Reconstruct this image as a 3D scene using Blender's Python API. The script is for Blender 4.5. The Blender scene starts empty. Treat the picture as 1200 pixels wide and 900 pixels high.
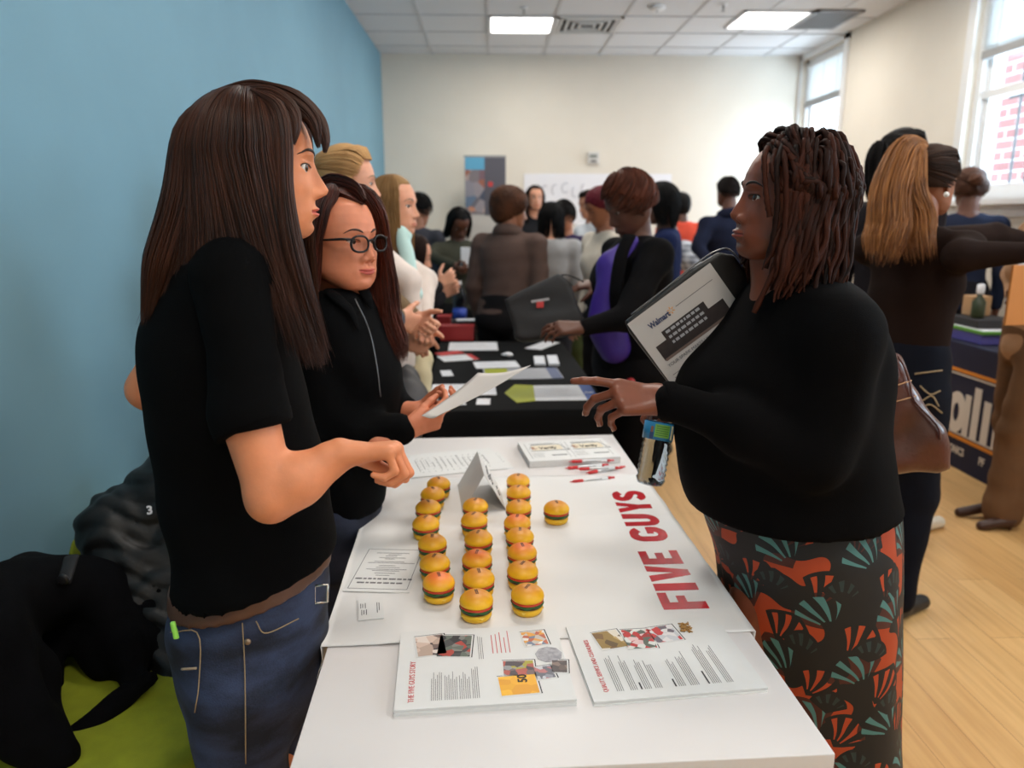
import bpy, bmesh, math, random
import numpy as np
from math import sin, cos, radians, pi, atan2, sqrt
from mathutils import Vector, Matrix
random.seed(7); np.random.seed(7)
SC = bpy.context.scene
COL = SC.collection
# ---------------------------------------------------------------- camera, world, lights, exposure
F_PX = 870.0; PITCH = radians(12.6); YAW = radians(1.6); CAM = np.array([0.0, 0.0, 1.5])
cd = bpy.data.cameras.new('camera'); cam = bpy.data.objects.new('camera', cd); COL.objects.link(cam)
cd.sensor_width = 36.0; cd.lens = F_PX / 1200 * 36; cd.clip_start = 0.05
cam.location = CAM; cam.rotation_euler = (pi/2 - PITCH, 0, -YAW)
SC.camera = cam
cd.dof.use_dof = True; cd.dof.focus_distance = 1.35; cd.dof.aperture_fstop = 3.2
SC.view_settings.view_transform = 'Standard'; SC.view_settings.look = 'None'
SC.view_settings.exposure = 0.12; SC.view_settings.gamma = 1; SC.view_settings.use_curve_mapping = False
w = bpy.data.worlds.new('sky'); SC.world = w; w.use_nodes = True
w.node_tree.nodes['Background'].inputs[0].default_value = (0.80, 0.88, 1.0, 1)
w.node_tree.nodes['Background'].inputs[1].default_value = 6.0
PANEL_W = 17.0      # watts of each ceiling light
WIN_W = 75.0        # daylight pushed in through a window

def P(px, py, d):
    """world point seen at photo pixel (px,py) at depth d along the camera axis"""
    F = np.array([sin(YAW)*cos(PITCH), cos(YAW)*cos(PITCH), -sin(PITCH)])
    R = np.array([cos(YAW), -sin(YAW), 0.0]); U = np.cross(R, F)
    return CAM + d*(F + R*(px-600)/F_PX + U*(450-py)/F_PX)
def PZ(px, py, z):
    a = P(px, py, 1.0) - CAM; return CAM + a*((z-CAM[2])/a[2])
def A(*v): return np.array(v, float)

# ---------------------------------------------------------------- object helpers
def tag(o, label=None, cat=None, group=None, kind=None):
    if label: o['label'] = label
    if cat: o['category'] = cat
    if group: o['group'] = group
    if kind: o['kind'] = kind
    return o
def empty(name, loc=(0, 0, 0), rz=0.0, label=None, cat=None, group=None):
    o = bpy.data.objects.new(name, None); COL.objects.link(o); o.empty_display_size = .1
    o.location = Vector([float(c) for c in loc]); o.rotation_euler = (0, 0, rz)
    return tag(o, label, cat, group)
def mesh(name, verts, faces, mat, parent=None, smooth=True, uv=None, inv=None):
    """verts are world coordinates when parent is None or inv is given"""
    me = bpy.data.meshes.new(name)
    v = np.asarray(verts, float)
    me.from_pydata([tuple(p) for p in v.tolist()], [], faces if isinstance(faces, list) else faces.tolist())
    me.update()
    if smooth: me.polygons.foreach_set('use_smooth', [True]*len(me.polygons))
    if uv is not None:
        l = me.uv_layers.new(name='UVMap'); idx = np.zeros(len(me.loops), int); me.loops.foreach_get('vertex_index', idx)
        l.data.foreach_set('uv', np.asarray(uv, float)[idx].ravel())
    o = bpy.data.objects.new(name, me); COL.objects.link(o)
    if mat: me.materials.append(mat)
    if parent:
        o.parent = parent
        if inv: o.matrix_parent_inverse = parent.matrix_basis.inverted()
    return o
def wmesh(name, verts, faces, mat, parent=None, **k):
    """mesh whose verts are world coordinates, parented to a placed empty"""
    if parent is not None:
        root = parent
        M = root.matrix_basis.copy()
        while root.parent: root = root.parent; M = root.matrix_basis @ M
        Mi = np.array(M.inverted()); v = np.asarray(verts, float)
        verts = v @ Mi[:3, :3].T + Mi[:3, 3]
    return mesh(name, verts, faces, mat, parent, **k)
class MB:
    def __init__(s): s.v = []; s.f = []; s.n = 0
    def add(s, v, f):
        v = np.asarray(v, float); s.v.append(v); s.f += [[i+s.n for i in q] for q in f]; s.n += len(v); return s
    def V(s): return np.concatenate(s.v)
    def box(s, c, size, rz=0.0, R=None, bev=0.0):
        hx, hy, hz = [q/2 for q in size]
        if bev > 0:
            bm = bmesh.new(); bmesh.ops.create_cube(bm, size=1)
            for q in bm.verts: q.co = Vector((q.co.x*size[0], q.co.y*size[1], q.co.z*size[2]))
            bmesh.ops.bevel(bm, geom=bm.edges[:], offset=min(bev, min(size)*.45), segments=2, affect='EDGES', profile=.6)
            v = np.array([q.co[:] for q in bm.verts]); f = [[q.index for q in p.verts] for p in bm.faces]; bm.free()
        else:
            v = np.array([[x, y, z] for x in (-hx, hx) for y in (-hy, hy) for z in (-hz, hz)])
            f = [[0, 1, 3, 2], [4, 6, 7, 5], [0, 4, 5, 1], [2, 3, 7, 6], [0, 2, 6, 4], [1, 5, 7, 3]]
        if R is not None: v = v @ np.asarray(R).T
        elif rz: c_, s_ = cos(rz), sin(rz); v = v @ np.array([[c_, s_, 0], [-s_, c_, 0], [0, 0, 1]])
        return s.add(v + np.asarray(c, float), f)
    def tube(s, pts, r, n=8, cap=True, flat=1.0, closed=False):
        v, f = tube(pts, r, n, cap, flat, closed); return s.add(v, f)
    def lathe(s, prof, n=24, c=(0, 0, 0), R=None):
        a = np.linspace(0, 2*pi, n, endpoint=False); v = []
        for r, z in prof: v.append(np.stack([r*np.cos(a), r*np.sin(a), np.full(n, z)], 1))
        v = np.concatenate(v); m = len(prof); f = []
        for i in range(m-1):
            for j in range(n): k = (j+1) % n; f.append([i*n+j, i*n+k, (i+1)*n+k, (i+1)*n+j])
        f.append(list(range(n))[::-1]); f.append([(m-1)*n+j for j in range(n)])
        if R is not None: v = v @ np.asarray(R).T
        return s.add(v + np.asarray(c, float), f)
    def quad(s, a, b, c, d): return s.add([a, b, c, d], [[0, 1, 2, 3]])
    def obj(s, name, mat, parent=None, world=False, smooth=False, **k):
        return (wmesh if world else mesh)(name, s.V(), s.f, mat, parent, smooth=smooth, **k)
def norm(v): v = np.asarray(v, float); return v/(np.linalg.norm(v)+1e-12)
def tube(pts, r, n=8, cap=True, flat=1.0, closed=False):
    p = np.asarray(pts, float); m = len(p); r = np.broadcast_to(np.asarray(r, float), (m,))
    t = np.gradient(p, axis=0); t /= np.linalg.norm(t, axis=1)[:, None]+1e-12
    up = A(0, 0, 1) if abs(t[0][2]) < .9 else A(1, 0, 0)
    a = norm(np.cross(t[0], up)); V = []
    for i in range(m):
        a = norm(a - t[i]*(a@t[i])); b = np.cross(t[i], a)
        an = np.linspace(0, 2*pi, n, endpoint=False)
        V.append(p[i] + r[i]*(np.cos(an)[:, None]*a + flat*np.sin(an)[:, None]*b))
    V = np.concatenate(V); f = []
    for i in range(m-1 + (1 if closed else 0)):
        i2 = (i+1) % m
        for j in range(n): k = (j+1) % n; f.append([i*n+j, i*n+k, i2*n+k, i2*n+j])
    if cap and not closed: f.append(list(range(n))[::-1]); f.append([(m-1)*n+j for j in range(n)])
    return V, f
def spline(pts, n):
    p = np.asarray(pts, float)
    if len(p) == 2: return p[0] + (p[1]-p[0])*np.linspace(0, 1, n)[:, None]
    q = np.vstack([2*p[0]-p[1], p, 2*p[-1]-p[-2]]); t = np.linspace(0, len(p)-1-1e-9, n); i = t.astype(int); u = (t-i)[:, None]
    a, b, c, d = q[i], q[i+1], q[i+2], q[i+3]
    return .5*((2*b)+(-a+c)*u+(2*a-5*b+4*c-d)*u**2+(-a+3*b-3*c+d)*u**3)

# ---------------------------------------------------------------- materials
MATS = {}
def lin(c): return tuple([((x/255)/12.92 if x/255 <= .04045 else ((x/255+.055)/1.055)**2.4) for x in c]) + (1,)
def newmat(name):
    m = bpy.data.materials.new(name); m.use_nodes = True; nt = m.node_tree
    return m, nt, nt.nodes['Principled BSDF']
def N(nt, t, **k):
    n = nt.nodes.new(t)
    for a, b in k.items():
        if a.startswith('i_'): n.inputs[int(a[2:]) if a[2:].isdigit() else a[2:].replace('_', ' ')].default_value = b
        else: setattr(n, a, b)
    return n
def setin(b, **k):
    for a, v in k.items(): b.inputs[a.replace('_', ' ')].default_value = v
def mat(name, rgb, rough=.6, var=0.0, scale=20.0, bump=0.0, bscale=60.0, metal=0.0, spec=.5, sheen=0.0, stretch=(1, 1, 1), coat=0.0, rgb2=None, sss=0.0):
    if name in MATS: return MATS[name]
    m, nt, b = newmat(name); MATS[name] = m; L = nt.links
    setin(b, Base_Color=lin(rgb), Roughness=rough, Metallic=metal)
    b.inputs['Specular IOR Level'].default_value = spec; b.inputs['Sheen Weight'].default_value = sheen; b.inputs['Coat Weight'].default_value = coat
    if sss: b.inputs['Subsurface Weight'].default_value = sss; b.inputs['Subsurface Radius'].default_value = (.012, .005, .003); b.inputs['Subsurface Scale'].default_value = 1
    tc = N(nt, 'ShaderNodeTexCoord'); mp = N(nt, 'ShaderNodeMapping'); mp.inputs['Scale'].default_value = stretch; L.new(tc.outputs['Object'], mp.inputs[0])
    no = N(nt, 'ShaderNodeTexNoise'); no.inputs['Scale'].default_value = scale; no.inputs['Detail'].default_value = 4; L.new(mp.outputs[0], no.inputs['Vector'])
    if var or rgb2:
        mx = N(nt, 'ShaderNodeMix', data_type='RGBA'); c = lin(rgb); d = lin(rgb2) if rgb2 else tuple(min(1, x*(1-var)) for x in c[:3])+(1,)
        mx.inputs[6].default_value = c; mx.inputs[7].default_value = d
        mr = N(nt, 'ShaderNodeMapRange'); mr.inputs[1].default_value = .35; mr.inputs[2].default_value = .65
        L.new(no.outputs[0], mr.inputs[0]); L.new(mr.outputs[0], mx.inputs[0]); L.new(mx.outputs[2], b.inputs['Base Color'])
    if bump:
        n2 = N(nt, 'ShaderNodeTexNoise'); n2.inputs['Scale'].default_value = bscale; n2.inputs['Detail'].default_value = 3; L.new(mp.outputs[0], n2.inputs['Vector'])
        bu = N(nt, 'ShaderNodeBump'); bu.inputs['Strength'].default_value = bump; bu.inputs['Distance'].default_value = .004
        L.new(n2.outputs[0], bu.inputs['Height']); L.new(bu.outputs[0], b.inputs['Normal'])
    return m
def emit(name, rgb, s):
    m, nt, b = newmat(name); b.inputs['Base Color'].default_value = (.8, .8, .8, 1)
    b.inputs['Emission Color'].default_value = lin(rgb); b.inputs['Emission Strength'].default_value = s; return m
def glass(name, rgb=(235, 245, 250), rough=0.02, mix=.35):
    m, nt, b = newmat(name); nt.nodes.remove(b); L = nt.links; out = nt.nodes['Material Output']
    t = N(nt, 'ShaderNodeBsdfTransparent'); t.inputs[0].default_value = lin(rgb); g = N(nt, 'ShaderNodeBsdfGlossy'); g.inputs['Roughness'].default_value = rough
    fr = N(nt, 'ShaderNodeLayerWeight'); fr.inputs[0].default_value = .25; mx = N(nt, 'ShaderNodeMixShader'); mm = N(nt, 'ShaderNodeMath', operation='MULTIPLY'); mm.inputs[1].default_value = mix; L.new(fr.outputs[1], mm.inputs[0])
    L.new(mm.outputs[0], mx.inputs[0]); L.new(t.outputs[0], mx.inputs[1]); L.new(g.outputs[0], mx.inputs[2]); L.new(mx.outputs[0], out.inputs[0]); return m
def hairmat(name, c1, c2, rough=.38, tipz=None):
    if name in MATS: return MATS[name]
    m, nt, b = newmat(name); MATS[name] = m; L = nt.links
    g = N(nt, 'ShaderNodeNewGeometry'); cr = N(nt, 'ShaderNodeMix', data_type='RGBA')
    cr.inputs[6].default_value = lin(c1); cr.inputs[7].default_value = lin(c2)
    no = N(nt, 'ShaderNodeTexNoise'); no.inputs['Scale'].default_value = 9; tc = N(nt, 'ShaderNodeTexCoord'); L.new(tc.outputs['Object'], no.inputs['Vector'])
    ad = N(nt, 'ShaderNodeMath', operation='MULTIPLY'); L.new(g.outputs['Random Per Island'], ad.inputs[0]); ad.inputs[1].default_value = .75
    a2 = N(nt, 'ShaderNodeMath', operation='ADD'); L.new(ad.outputs[0], a2.inputs[0])
    mr = N(nt, 'ShaderNodeMapRange'); mr.inputs[1].default_value = .4; mr.inputs[2].default_value = .7; mr.inputs[4].default_value = .3; L.new(no.outputs[0], mr.inputs[0]); L.new(mr.outputs[0], a2.inputs[1])
    L.new(a2.outputs[0], cr.inputs[0]); L.new(cr.outputs[2], b.inputs['Base Color'])
    setin(b, Roughness=rough); b.inputs['Specular IOR Level'].default_value = .28 if rough < .5 else .12
    return m

white_paint = mat('white_trim_paint', (225, 225, 225), .45, bump=.05)
cream = mat('cream_wall_paint', (226, 219, 207), .85, var=.03, scale=3, bump=.08, bscale=250)
blue = mat('blue_wall_paint', (112, 152, 170), .75, var=.04, scale=3, bump=.08, bscale=250)
black_cloth = mat('black_cloth', (12, 12, 13), .85, var=.2, scale=8, bump=.15, bscale=400, spec=.15)
paper = mat('white_paper', (226, 225, 223), .7, var=.02, scale=30)
ink = mat('grey_print', (105, 104, 106), .8); ink_dark = mat('dark_print', (45, 44, 48), .7); ink_red = mat('red_print', (190, 60, 60), .7); ink_pink = mat('pale_red_print', (206, 112, 112), .7)

# ---------------------------------------------------------------- room
XL, XR, YB, YF, H = -1.19, 3.46, 8.72, -3.2, 3.25
def struct(o): o['kind'] = 'structure'; return o
# floor: maple planks
m, nt, b = newmat('maple_planks'); L = nt.links; tc = N(nt, 'ShaderNodeTexCoord'); mp = N(nt, 'ShaderNodeMapping'); mp.inputs['Rotation'].default_value = (0, 0, pi/2); L.new(tc.outputs['Object'], mp.inputs[0])
bt = N(nt, 'ShaderNodeTexBrick'); bt.inputs['Scale'].default_value = 1; bt.inputs['Brick Width'].default_value = 1.2; bt.inputs['Row Height'].default_value = .14; bt.inputs['Mortar Size'].default_value = .0012
bt.inputs['Color1'].default_value = lin((222, 180, 122)); bt.inputs['Color2'].default_value = lin((206, 160, 102)); bt.inputs['Mortar'].default_value = lin((160, 118, 76)); bt.offset = .37
L.new(mp.outputs[0], bt.inputs[0]); wv = N(nt, 'ShaderNodeTexNoise'); wv.inputs['Scale'].default_value = 2; wv.inputs['Detail'].default_value = 6
mp2 = N(nt, 'ShaderNodeMapping'); mp2.inputs['Scale'].default_value = (18, 1.2, 1); L.new(tc.outputs['Object'], mp2.inputs[0]); L.new(mp2.outputs[0], wv.inputs['Vector'])
mx = N(nt, 'ShaderNodeMix', data_type='RGBA', blend_type='MULTIPLY'); mx.inputs[0].default_value = .35; L.new(bt.outputs[0], mx.inputs[6]); cr = N(nt, 'ShaderNodeValToRGB'); cr.color_ramp.elements[0].position = .35; cr.color_ramp.elements[0].color = (.62, .5, .38, 1); cr.color_ramp.elements[1].position = .6
L.new(wv.outputs[0], cr.inputs[0]); L.new(cr.outputs[0], mx.inputs[7]); L.new(mx.outputs[2], b.inputs['Base Color']); setin(b, Roughness=.38)
struct(MB().box(((XL+XR)/2, (YB+YF)/2, -.05), (XR-XL+.4, YB-YF+.4, .1)).obj('floor', m))
# ceiling
m, nt, b = newmat('ceiling_tile'); L = nt.links; setin(b, Base_Color=lin((212, 213, 216)), Roughness=.9)
tc = N(nt, 'ShaderNodeTexCoord'); no = N(nt, 'ShaderNodeTexNoise'); no.inputs['Scale'].default_value = 90; L.new(tc.outputs['Object'], no.inputs['Vector']); bu = N(nt, 'ShaderNodeBump'); bu.inputs['Strength'].default_value = .3; bu.inputs['Distance'].default_value = .003; L.new(no.outputs[0], bu.inputs['Height']); L.new(bu.outputs[0], b.inputs['Normal'])
struct(MB().box(((XL+XR)/2, (YB+YF)/2, H+.05), (XR-XL+.4, YB-YF+.4, .1)).obj('ceiling', m))
mb = MB(); T = .608
x = -.014 - 1*T
while x < XR: mb.box((x, (YB+YF)/2, H-.003), (.024, YB-YF, .008)); x += T
y = YB - .0 - T
YT = []
y = 7.715 + T
while y > YF: mb.box(((XL+XR)/2, y, H-.004), (XR-XL, .024, .008)); YT.append(y); y -= T
struct(mb.obj('trim_1', mat('ceiling_grid_metal', (192, 193, 196), .5)))
# walls
struct(MB().box((XL-.06, (YB+YF)/2, H/2), (.12, YB-YF+.24, H)).obj('wall_left', blue))
struct(MB().box(((XL+XR)/2, YB+.06, H/2), (XR-XL, .12, H)).obj('wall_back', cream))
struct(MB().box(((XL+XR)/2, YF-.06, H/2), (XR-XL, .12, H)).obj('wall_front', cream))
TH = .24
wins = [(7.66, 8.66, .80, 3.19), (4.30, 5.60, 1.62, 3.15), (1.0, 2.2, 1.62, 3.15), (-2.2, -1.0, 1.62, 3.15)]
mb = MB(); ys = sorted(wins); prev = YF
for (a, c, z0, z1) in ys:
    mb.box((XR+TH/2, (prev+a)/2, H/2), (TH, a-prev, H)); mb.box((XR+TH/2, (a+c)/2, z0/2), (TH, c-a, z0)); mb.box((XR+TH/2, (a+c)/2, (z1+H)/2), (TH, c-a, H-z1)); prev = c
mb.box((XR+TH/2, (prev+YB)/2, H/2), (TH, YB-prev, H))
struct(mb.obj('wall_right', cream))
mb = MB().box((XR-.008, (YB+YF)/2, .06), (.016, YB-YF, .12)); struct(mb.obj('baseboard_right', white_paint))
mb = MB().box(((XL+XR)/2, YB-.008, .06), (XR-XL, .016, .12)); struct(mb.obj('baseboard_back', white_paint))
mb = MB().box((XL+.008, (YB+YF)/2, .06), (.016, YB-YF, .12)); struct(mb.obj('baseboard_left', white_paint))
pane_m = glass('window_glass'); blind_m = mat('blind_slat', (205, 205, 203), .5)
for i, (a, c, z0, z1) in enumerate(wins):
    n = i+1; fr = MB(); X = XR+.10
    for yy in (a+.03, c-.03): fr.box((X, yy, (z0+z1)/2), (.12, .06, z1-z0))
    for zz in (z0+.03, z1-.03): fr.box((X, (a+c)/2, zz), (.12, c-a, .06))
    zm = z0 + (z1-z0)*.48
    fr.box((X, (a+c)/2, zm), (.08, c-a, .055)); 
    for yy in (a+.085, c-.085): fr.box((X+.01, yy, (z0+z1)/2), (.05, .05, z1-z0-.1))
    for zz in (z0+.085, z1-.085): fr.box((X+.01, (a+c)/2, zz), (.05, c-a-.1, .05))
    # casing on the wall face and sill
    for yy in (a-.04, c+.04): fr.box((XR-.01, yy, (z0+z1)/2), (.02, .09 if c < 8 or yy < 8 else .05, z1-z0+.1))
    fr.box((XR-.01, (a+c)/2, z1+.03), (.02, c-a+.17, .06))
    w_ = struct(fr.obj('window_%d' % n, white_paint))
    s_ = MB().box((XR-.02, (a+c)/2, z0-.015), (.14, c-a+.2, .03)).box((XR-.008, (a+c)/2, z0-.07), (.016, c-a+.14, .08)).obj('window_sill', white_paint, w_)
    MB().box((X+.02, (a+c)/2, (z0+z1)/2), (.006, c-a-.12, z1-z0-.12)).obj('pane', pane_m, w_)
    bm_ = MB(); zb = z1-.06; drop = {0: .42, 1: .47}.get(i, .5); bl = MB()
    t_ = empty('window_blind', (XR+.03, (a+c)/2, z1-.06), 0, ['white slatted blind half lowered in the far corner window', 'white slatted blind raised over the brick view window', 'white slatted blind on the window beside the camera', 'white slatted blind on the window behind the camera'][i], 'blind')
    k = 0; wd = c-a-.13
    while k*.022 < drop-.06:
        bl.box((0, 0, -.05-k*.022), (.026, wd, .0015), R=np.array([[cos(.5), 0, sin(.5)], [0, 1, 0], [-sin(.5), 0, cos(.5)]])); k += 1
    bl.obj('slats', blind_m, t_); MB().box((0, 0, -.02), (.045, wd, .04), bev=.003).obj('head_rail', blind_m, t_)
    MB().box((0, 0, -drop), (.03, wd, .055), bev=.003).obj('bottom_rail', mat('blind_rail', (150, 150, 150), .5), t_)
    for q in (-.3, 0, .3): MB().box((-.014, q*wd*1.2, -drop/2), (.002, .012, drop)).obj('ladder_tape', blind_m, t_)
    if i == 0: continue
    bars = MB()
    for q in np.linspace(a+.1, c-.1, 8): bars.box((XR+.32, q, (z0+z1)/2), (.014, .014, z1-z0+.1))
    for zz in (z0+.08, z1-.1, zm): bars.box((XR+.32, (a+c)/2, zz), (.012, c-a+.05, .02))
    tag(bars.obj('window_guard', mat('black_iron', (45, 45, 50), .5)), ['', 'black iron bars outside the window showing brick', 'black iron bars outside the window beside the camera', 'black iron bars outside the window behind the camera'][i], 'window bars')
# brick building outside
m, nt, b = newmat('outside_brick'); L = nt.links; tc = N(nt, 'ShaderNodeTexCoord'); mp = N(nt, 'ShaderNodeMapping'); mp.inputs['Rotation'].default_value = (0, pi/2, 0)
sx = N(nt, 'ShaderNodeSeparateXYZ'); cx = N(nt, 'ShaderNodeCombineXYZ'); L.new(tc.outputs['Object'], sx.inputs[0]); L.new(sx.outputs[1], cx.inputs[0]); L.new(sx.outputs[2], cx.inputs[1])
bt = N(nt, 'ShaderNodeTexBrick'); bt.inputs['Scale'].default_value = 1; bt.inputs['Brick Width'].default_value = .30; bt.inputs['Row Height'].default_value = .11; bt.inputs['Mortar Size'].default_value = .012
bt.inputs['Color1'].default_value = lin((150, 88, 84)); bt.inputs['Color2'].default_value = lin((165, 105, 98)); bt.inputs['Mortar'].default_value = lin((215, 205, 200)); L.new(cx.outputs[0], bt.inputs[0]); L.new(bt.outputs[0], b.inputs['Base Color'])
tag(MB().box((5.6, 8.3, 2), (.3, 3.3, 7)).obj('brick_building', m), 'red brick building wall outside the right hand window', 'building')
# window daylight
for i, (a, c, z0, z1) in enumerate(wins):
    ld = bpy.data.lights.new('window_daylight', 'AREA'); ld.shape = 'RECTANGLE'; ld.size = z1-z0; ld.size_y = c-a; ld.energy = WIN_W; ld.color = (.88, .94, 1)
    lo = bpy.data.objects.new('window_daylight', ld); COL.objects.link(lo); lo.location = (XR+.45, (a+c)/2, (z0+z1)/2); lo.rotation_euler = (0, pi/2, 0)
# ceiling fixtures
tube_white = emit('fluorescent_diffuser', (255, 252, 246), 5.0); mt_w = mat('fixture_metal', (230, 230, 232), .4)
def fixture(x, y, lab):
    t = empty('ceiling_light', (x, y, H), 0, lab, 'ceiling light')
    fr = MB(); s = .60
    for q in (-1, 1): fr.box((q*(s/2-.012), 0, -.010), (.024, s, .016)); fr.box((0, q*(s/2-.012), -.010), (s, .024, .016))
    fr.obj('frame', mt_w, t); MB().box((0, 0, -.007), (s-.04, s-.04, .006)).obj('diffuser', tube_white, t)
    ld = bpy.data.lights.new('tube_light', 'AREA'); ld.size = .54; ld.energy = PANEL_W; ld.color = (1, .93, .84)
    lo = bpy.data.objects.new('tube_light', ld); COL.objects.link(lo); lo.location = (x, y, H-.03)
fixture(.290, 7.41, 'square ceiling light left of the air vent')
fixture(2.50, 7.18, 'square ceiling light beside the dark return grille')
for (x, y, l) in [(.290, 4.97, 'square ceiling light over the black clothed table'), (2.50, 4.97, 'square ceiling light over the right hand aisle'), (.290, 2.54, 'square ceiling light over the far end of the white table'), (2.5, 2.54, 'square ceiling light right of the white table'), (.29, .1, 'square ceiling light over the camera'), (2.5, .1, 'square ceiling light right of the camera'), (.29, -2.2, 'square ceiling light at the rear of the room')]: fixture(x, y, l)
# vents
def vent(x, y, sx, sy, dark, lab, nm):
    t = empty(nm, (x, y, H), 0, lab, 'air vent')
    fr = MB()
    for q in (-1, 1): fr.box((q*(sx/2-.015), 0, -.011), (.03, sy, .018)); fr.box((0, q*(sy/2-.015), -.011), (sx, .03, .018))
    fm = mat('vent_metal', (205, 205, 205), .4) if not dark else mat('grille_metal', (140, 140, 142), .5)
    fr.obj('frame', fm, t); MB().box((0, 0, -.004), (sx-.03, sy-.03, .004)).obj('backing', mat('vent_shadow', (70, 70, 72), .8), t)
    lv = MB()
    if dark:
        for q in np.linspace(-sy/2+.04, sy/2-.04, 18): lv.box((0, q, -.012), (sx-.06, .011, .010))
    else:
        for k in range(4):
            s = .50-.12*k
            for q in (-1, 1): lv.box((q*s/2, 0, -.012-.001*k), (.02, s, .016)); lv.box((0, q*s/2, -.012-.001*k), (s, .02, .016))
    lv.obj('louvers', fm, t)
vent(.90, 7.41, .6, .6, False, 'square louvered air vent beside the left ceiling light', 'air_vent')
vent(3.02, 7.15, .42, .62, True, 'dark grey return air grille near the right wall', 'return_grille')
for (px, py, l) in [(614, 9, 'small sprinkler head left of the ceiling vent'), (848, 5, 'small sprinkler head above the tall right hand light')]:
    q = PZ(px, py, H); t = empty('sprinkler', q, 0, l, 'sprinkler'); MB().lathe([(.035, -.001), (.035, -.006), (.02, -.012)], 16).obj('escutcheon', mt_w, t)
    MB().lathe([(.010, -.010), (.010, -.03), (.006, -.034), (.006, -.05), (.018, -.052), (.018, -.056)], 12).obj('head', mat('sprinkler_metal', (150, 150, 152), .3, metal=.6), t)
q = PZ(770, 7, H); t = empty('smoke_detector', q, 0, 'round white smoke detector on the ceiling', 'smoke detector'); MB().lathe([(.07, -.001), (.07, -.02), (.055, -.035), (.02, -.04)], 24).obj('housing', mt_w, t, smooth=True); MB().lathe([(.012, -.038), (.012, -.044)], 12).obj('sensor_button', mat('blind_rail', (150, 150, 150)), t)
# back wall objects
t = empty('thermostat', (1.16, YB, 2.16), 0, 'small white thermostat box on the back wall', 'thermostat')
MB().box((0, -.02, 0), (.13, .04, .13), bev=.008).obj('housing', mat('thermostat_plastic', (205, 203, 200), .5), t); MB().box((0, -.042, .02), (.08, .004, .035)).obj('display', mat('lcd', (120, 125, 120), .3), t); MB().box((0, -.042, -.035), (.06, .006, .02)).obj('button', mat('vent_shadow', (70, 70, 72)), t)
t = empty('wall_poster', (1.22, YB-.006, 1.76), 0, 'long white paper banner with faint handwriting on the back wall', 'poster')
MB().box((0, 0, -.05), (1.68, .006, .56)).obj('paper_sheet', mat('poster_paper', (232, 232, 238), .7), t)
mb = MB(); rr = random.Random(3)
for k in range(11):
    cx_ = -.60+.115*k; cz = .06-.0*k+rr.uniform(-.03, .03)-.004*k; an = np.linspace(rr.uniform(0, 2), rr.uniform(4, 6.3), 10); mb.tube([(cx_+.04*cos(q)*rr.uniform(.8, 1.1), -.006, cz+.055*sin(q)) for q in an], .004, 5)
mb.obj('handwriting', mat('marker_ink', (150, 152, 165), .8), t)
# roll up banner
t = empty('roll_up_banner', (-.06, 8.35, 0), 0, 'tall roll up banner with photo column and grey panel by the back wall', 'banner')
MB().box((0, 0, .04), (.50, .16, .08), bev=.01).obj('base', mat('sprinkler_metal', (150, 150, 152)), t)
MB().box((0, .012, 1.1), (.44, .003, 2.04)).obj('lower_panel', mat('banner_pale', (190, 185, 180), .7), t)
m, nt, b = newmat('banner_print'); L = nt.links; tc = N(nt, 'ShaderNodeTexCoord'); vo = N(nt, 'ShaderNodeTexVoronoi'); vo.inputs['Scale'].default_value = 9; L.new(tc.outputs['Object'], vo.inputs['Vector']); cr = N(nt, 'ShaderNodeValToRGB'); e = cr.color_ramp.elements; e[0].color = lin((60, 70, 90)); e[1].color = lin((190, 130, 100))
for p_, c_ in ((.3, (170, 150, 145)), (.55, (90, 110, 135)), (.8, (130, 70, 60))): q = cr.color_ramp.elements.new(p_); q.color = lin(c_)
sp = N(nt, 'ShaderNodeSeparateColor'); L.new(vo.outputs['Color'], sp.inputs[0]); L.new(sp.outputs[0], cr.inputs[0]); L.new(cr.outputs[0], b.inputs['Base Color'])
MB().box((-.11, .008, 1.80), (.21, .004, .52)).obj('photo_column', m, t); MB().box((-.11, .005, 2.08), (.21, .004, .14)).obj('sky_picture', mat('banner_sky', (90, 160, 195), .6), t); MB().box((.11, .008, 1.84), (.23, .004, .62)).obj('grey_panel', mat('banner_grey', (82, 80, 90), .6), t); MB().box((.06, .004, 1.86), (.05, .004, .05)).obj('red_mark', ink_red, t); MB().tube([(0, .02, .05), (0, .02, 2.15)], .008).obj('pole', mat('sprinkler_metal', (150, 150, 152)), t); MB().box((0, .01, 2.15), (.46, .02, .02)).obj('top_rail', mat('sprinkler_metal', (150, 150, 152)), t)
# ---------------------------------------------------------------- implicit surfaces (surface nets)
def smin(a, b, k):
    h = np.clip(.5+.5*(b-a)/k, 0, 1); return b*(1-h)+a*h-k*h*(1-h)
def cap(a, b, ra, rb=None):
    a = np.asarray(a, float); b = np.asarray(b, float); rb = ra if rb is None else rb
    def f(p):
        ba = b-a; L2 = ba@ba+1e-12; h = np.clip(((p-a)@ba)/L2, 0, 1)
        d = p-a-h[..., None]*ba; return np.sqrt((d*d).sum(-1))-(ra+(rb-ra)*h)
    m = max(ra, rb); f.lo = np.minimum(a, b)-m; f.hi = np.maximum(a, b)+m; return f
def ell(c, r, R=None):
    c = np.asarray(c, float); r = np.asarray(r, float); R = np.eye(3) if R is None else np.asarray(R)
    def f(p):
        q = (p-c)@R; k0 = np.sqrt(((q/r)**2).sum(-1)); k1 = np.sqrt(((q/(r*r))**2).sum(-1))+1e-9; return k0*(k0-1)/k1
    m = r.max(); f.lo = c-m; f.hi = c+m; return f
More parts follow.
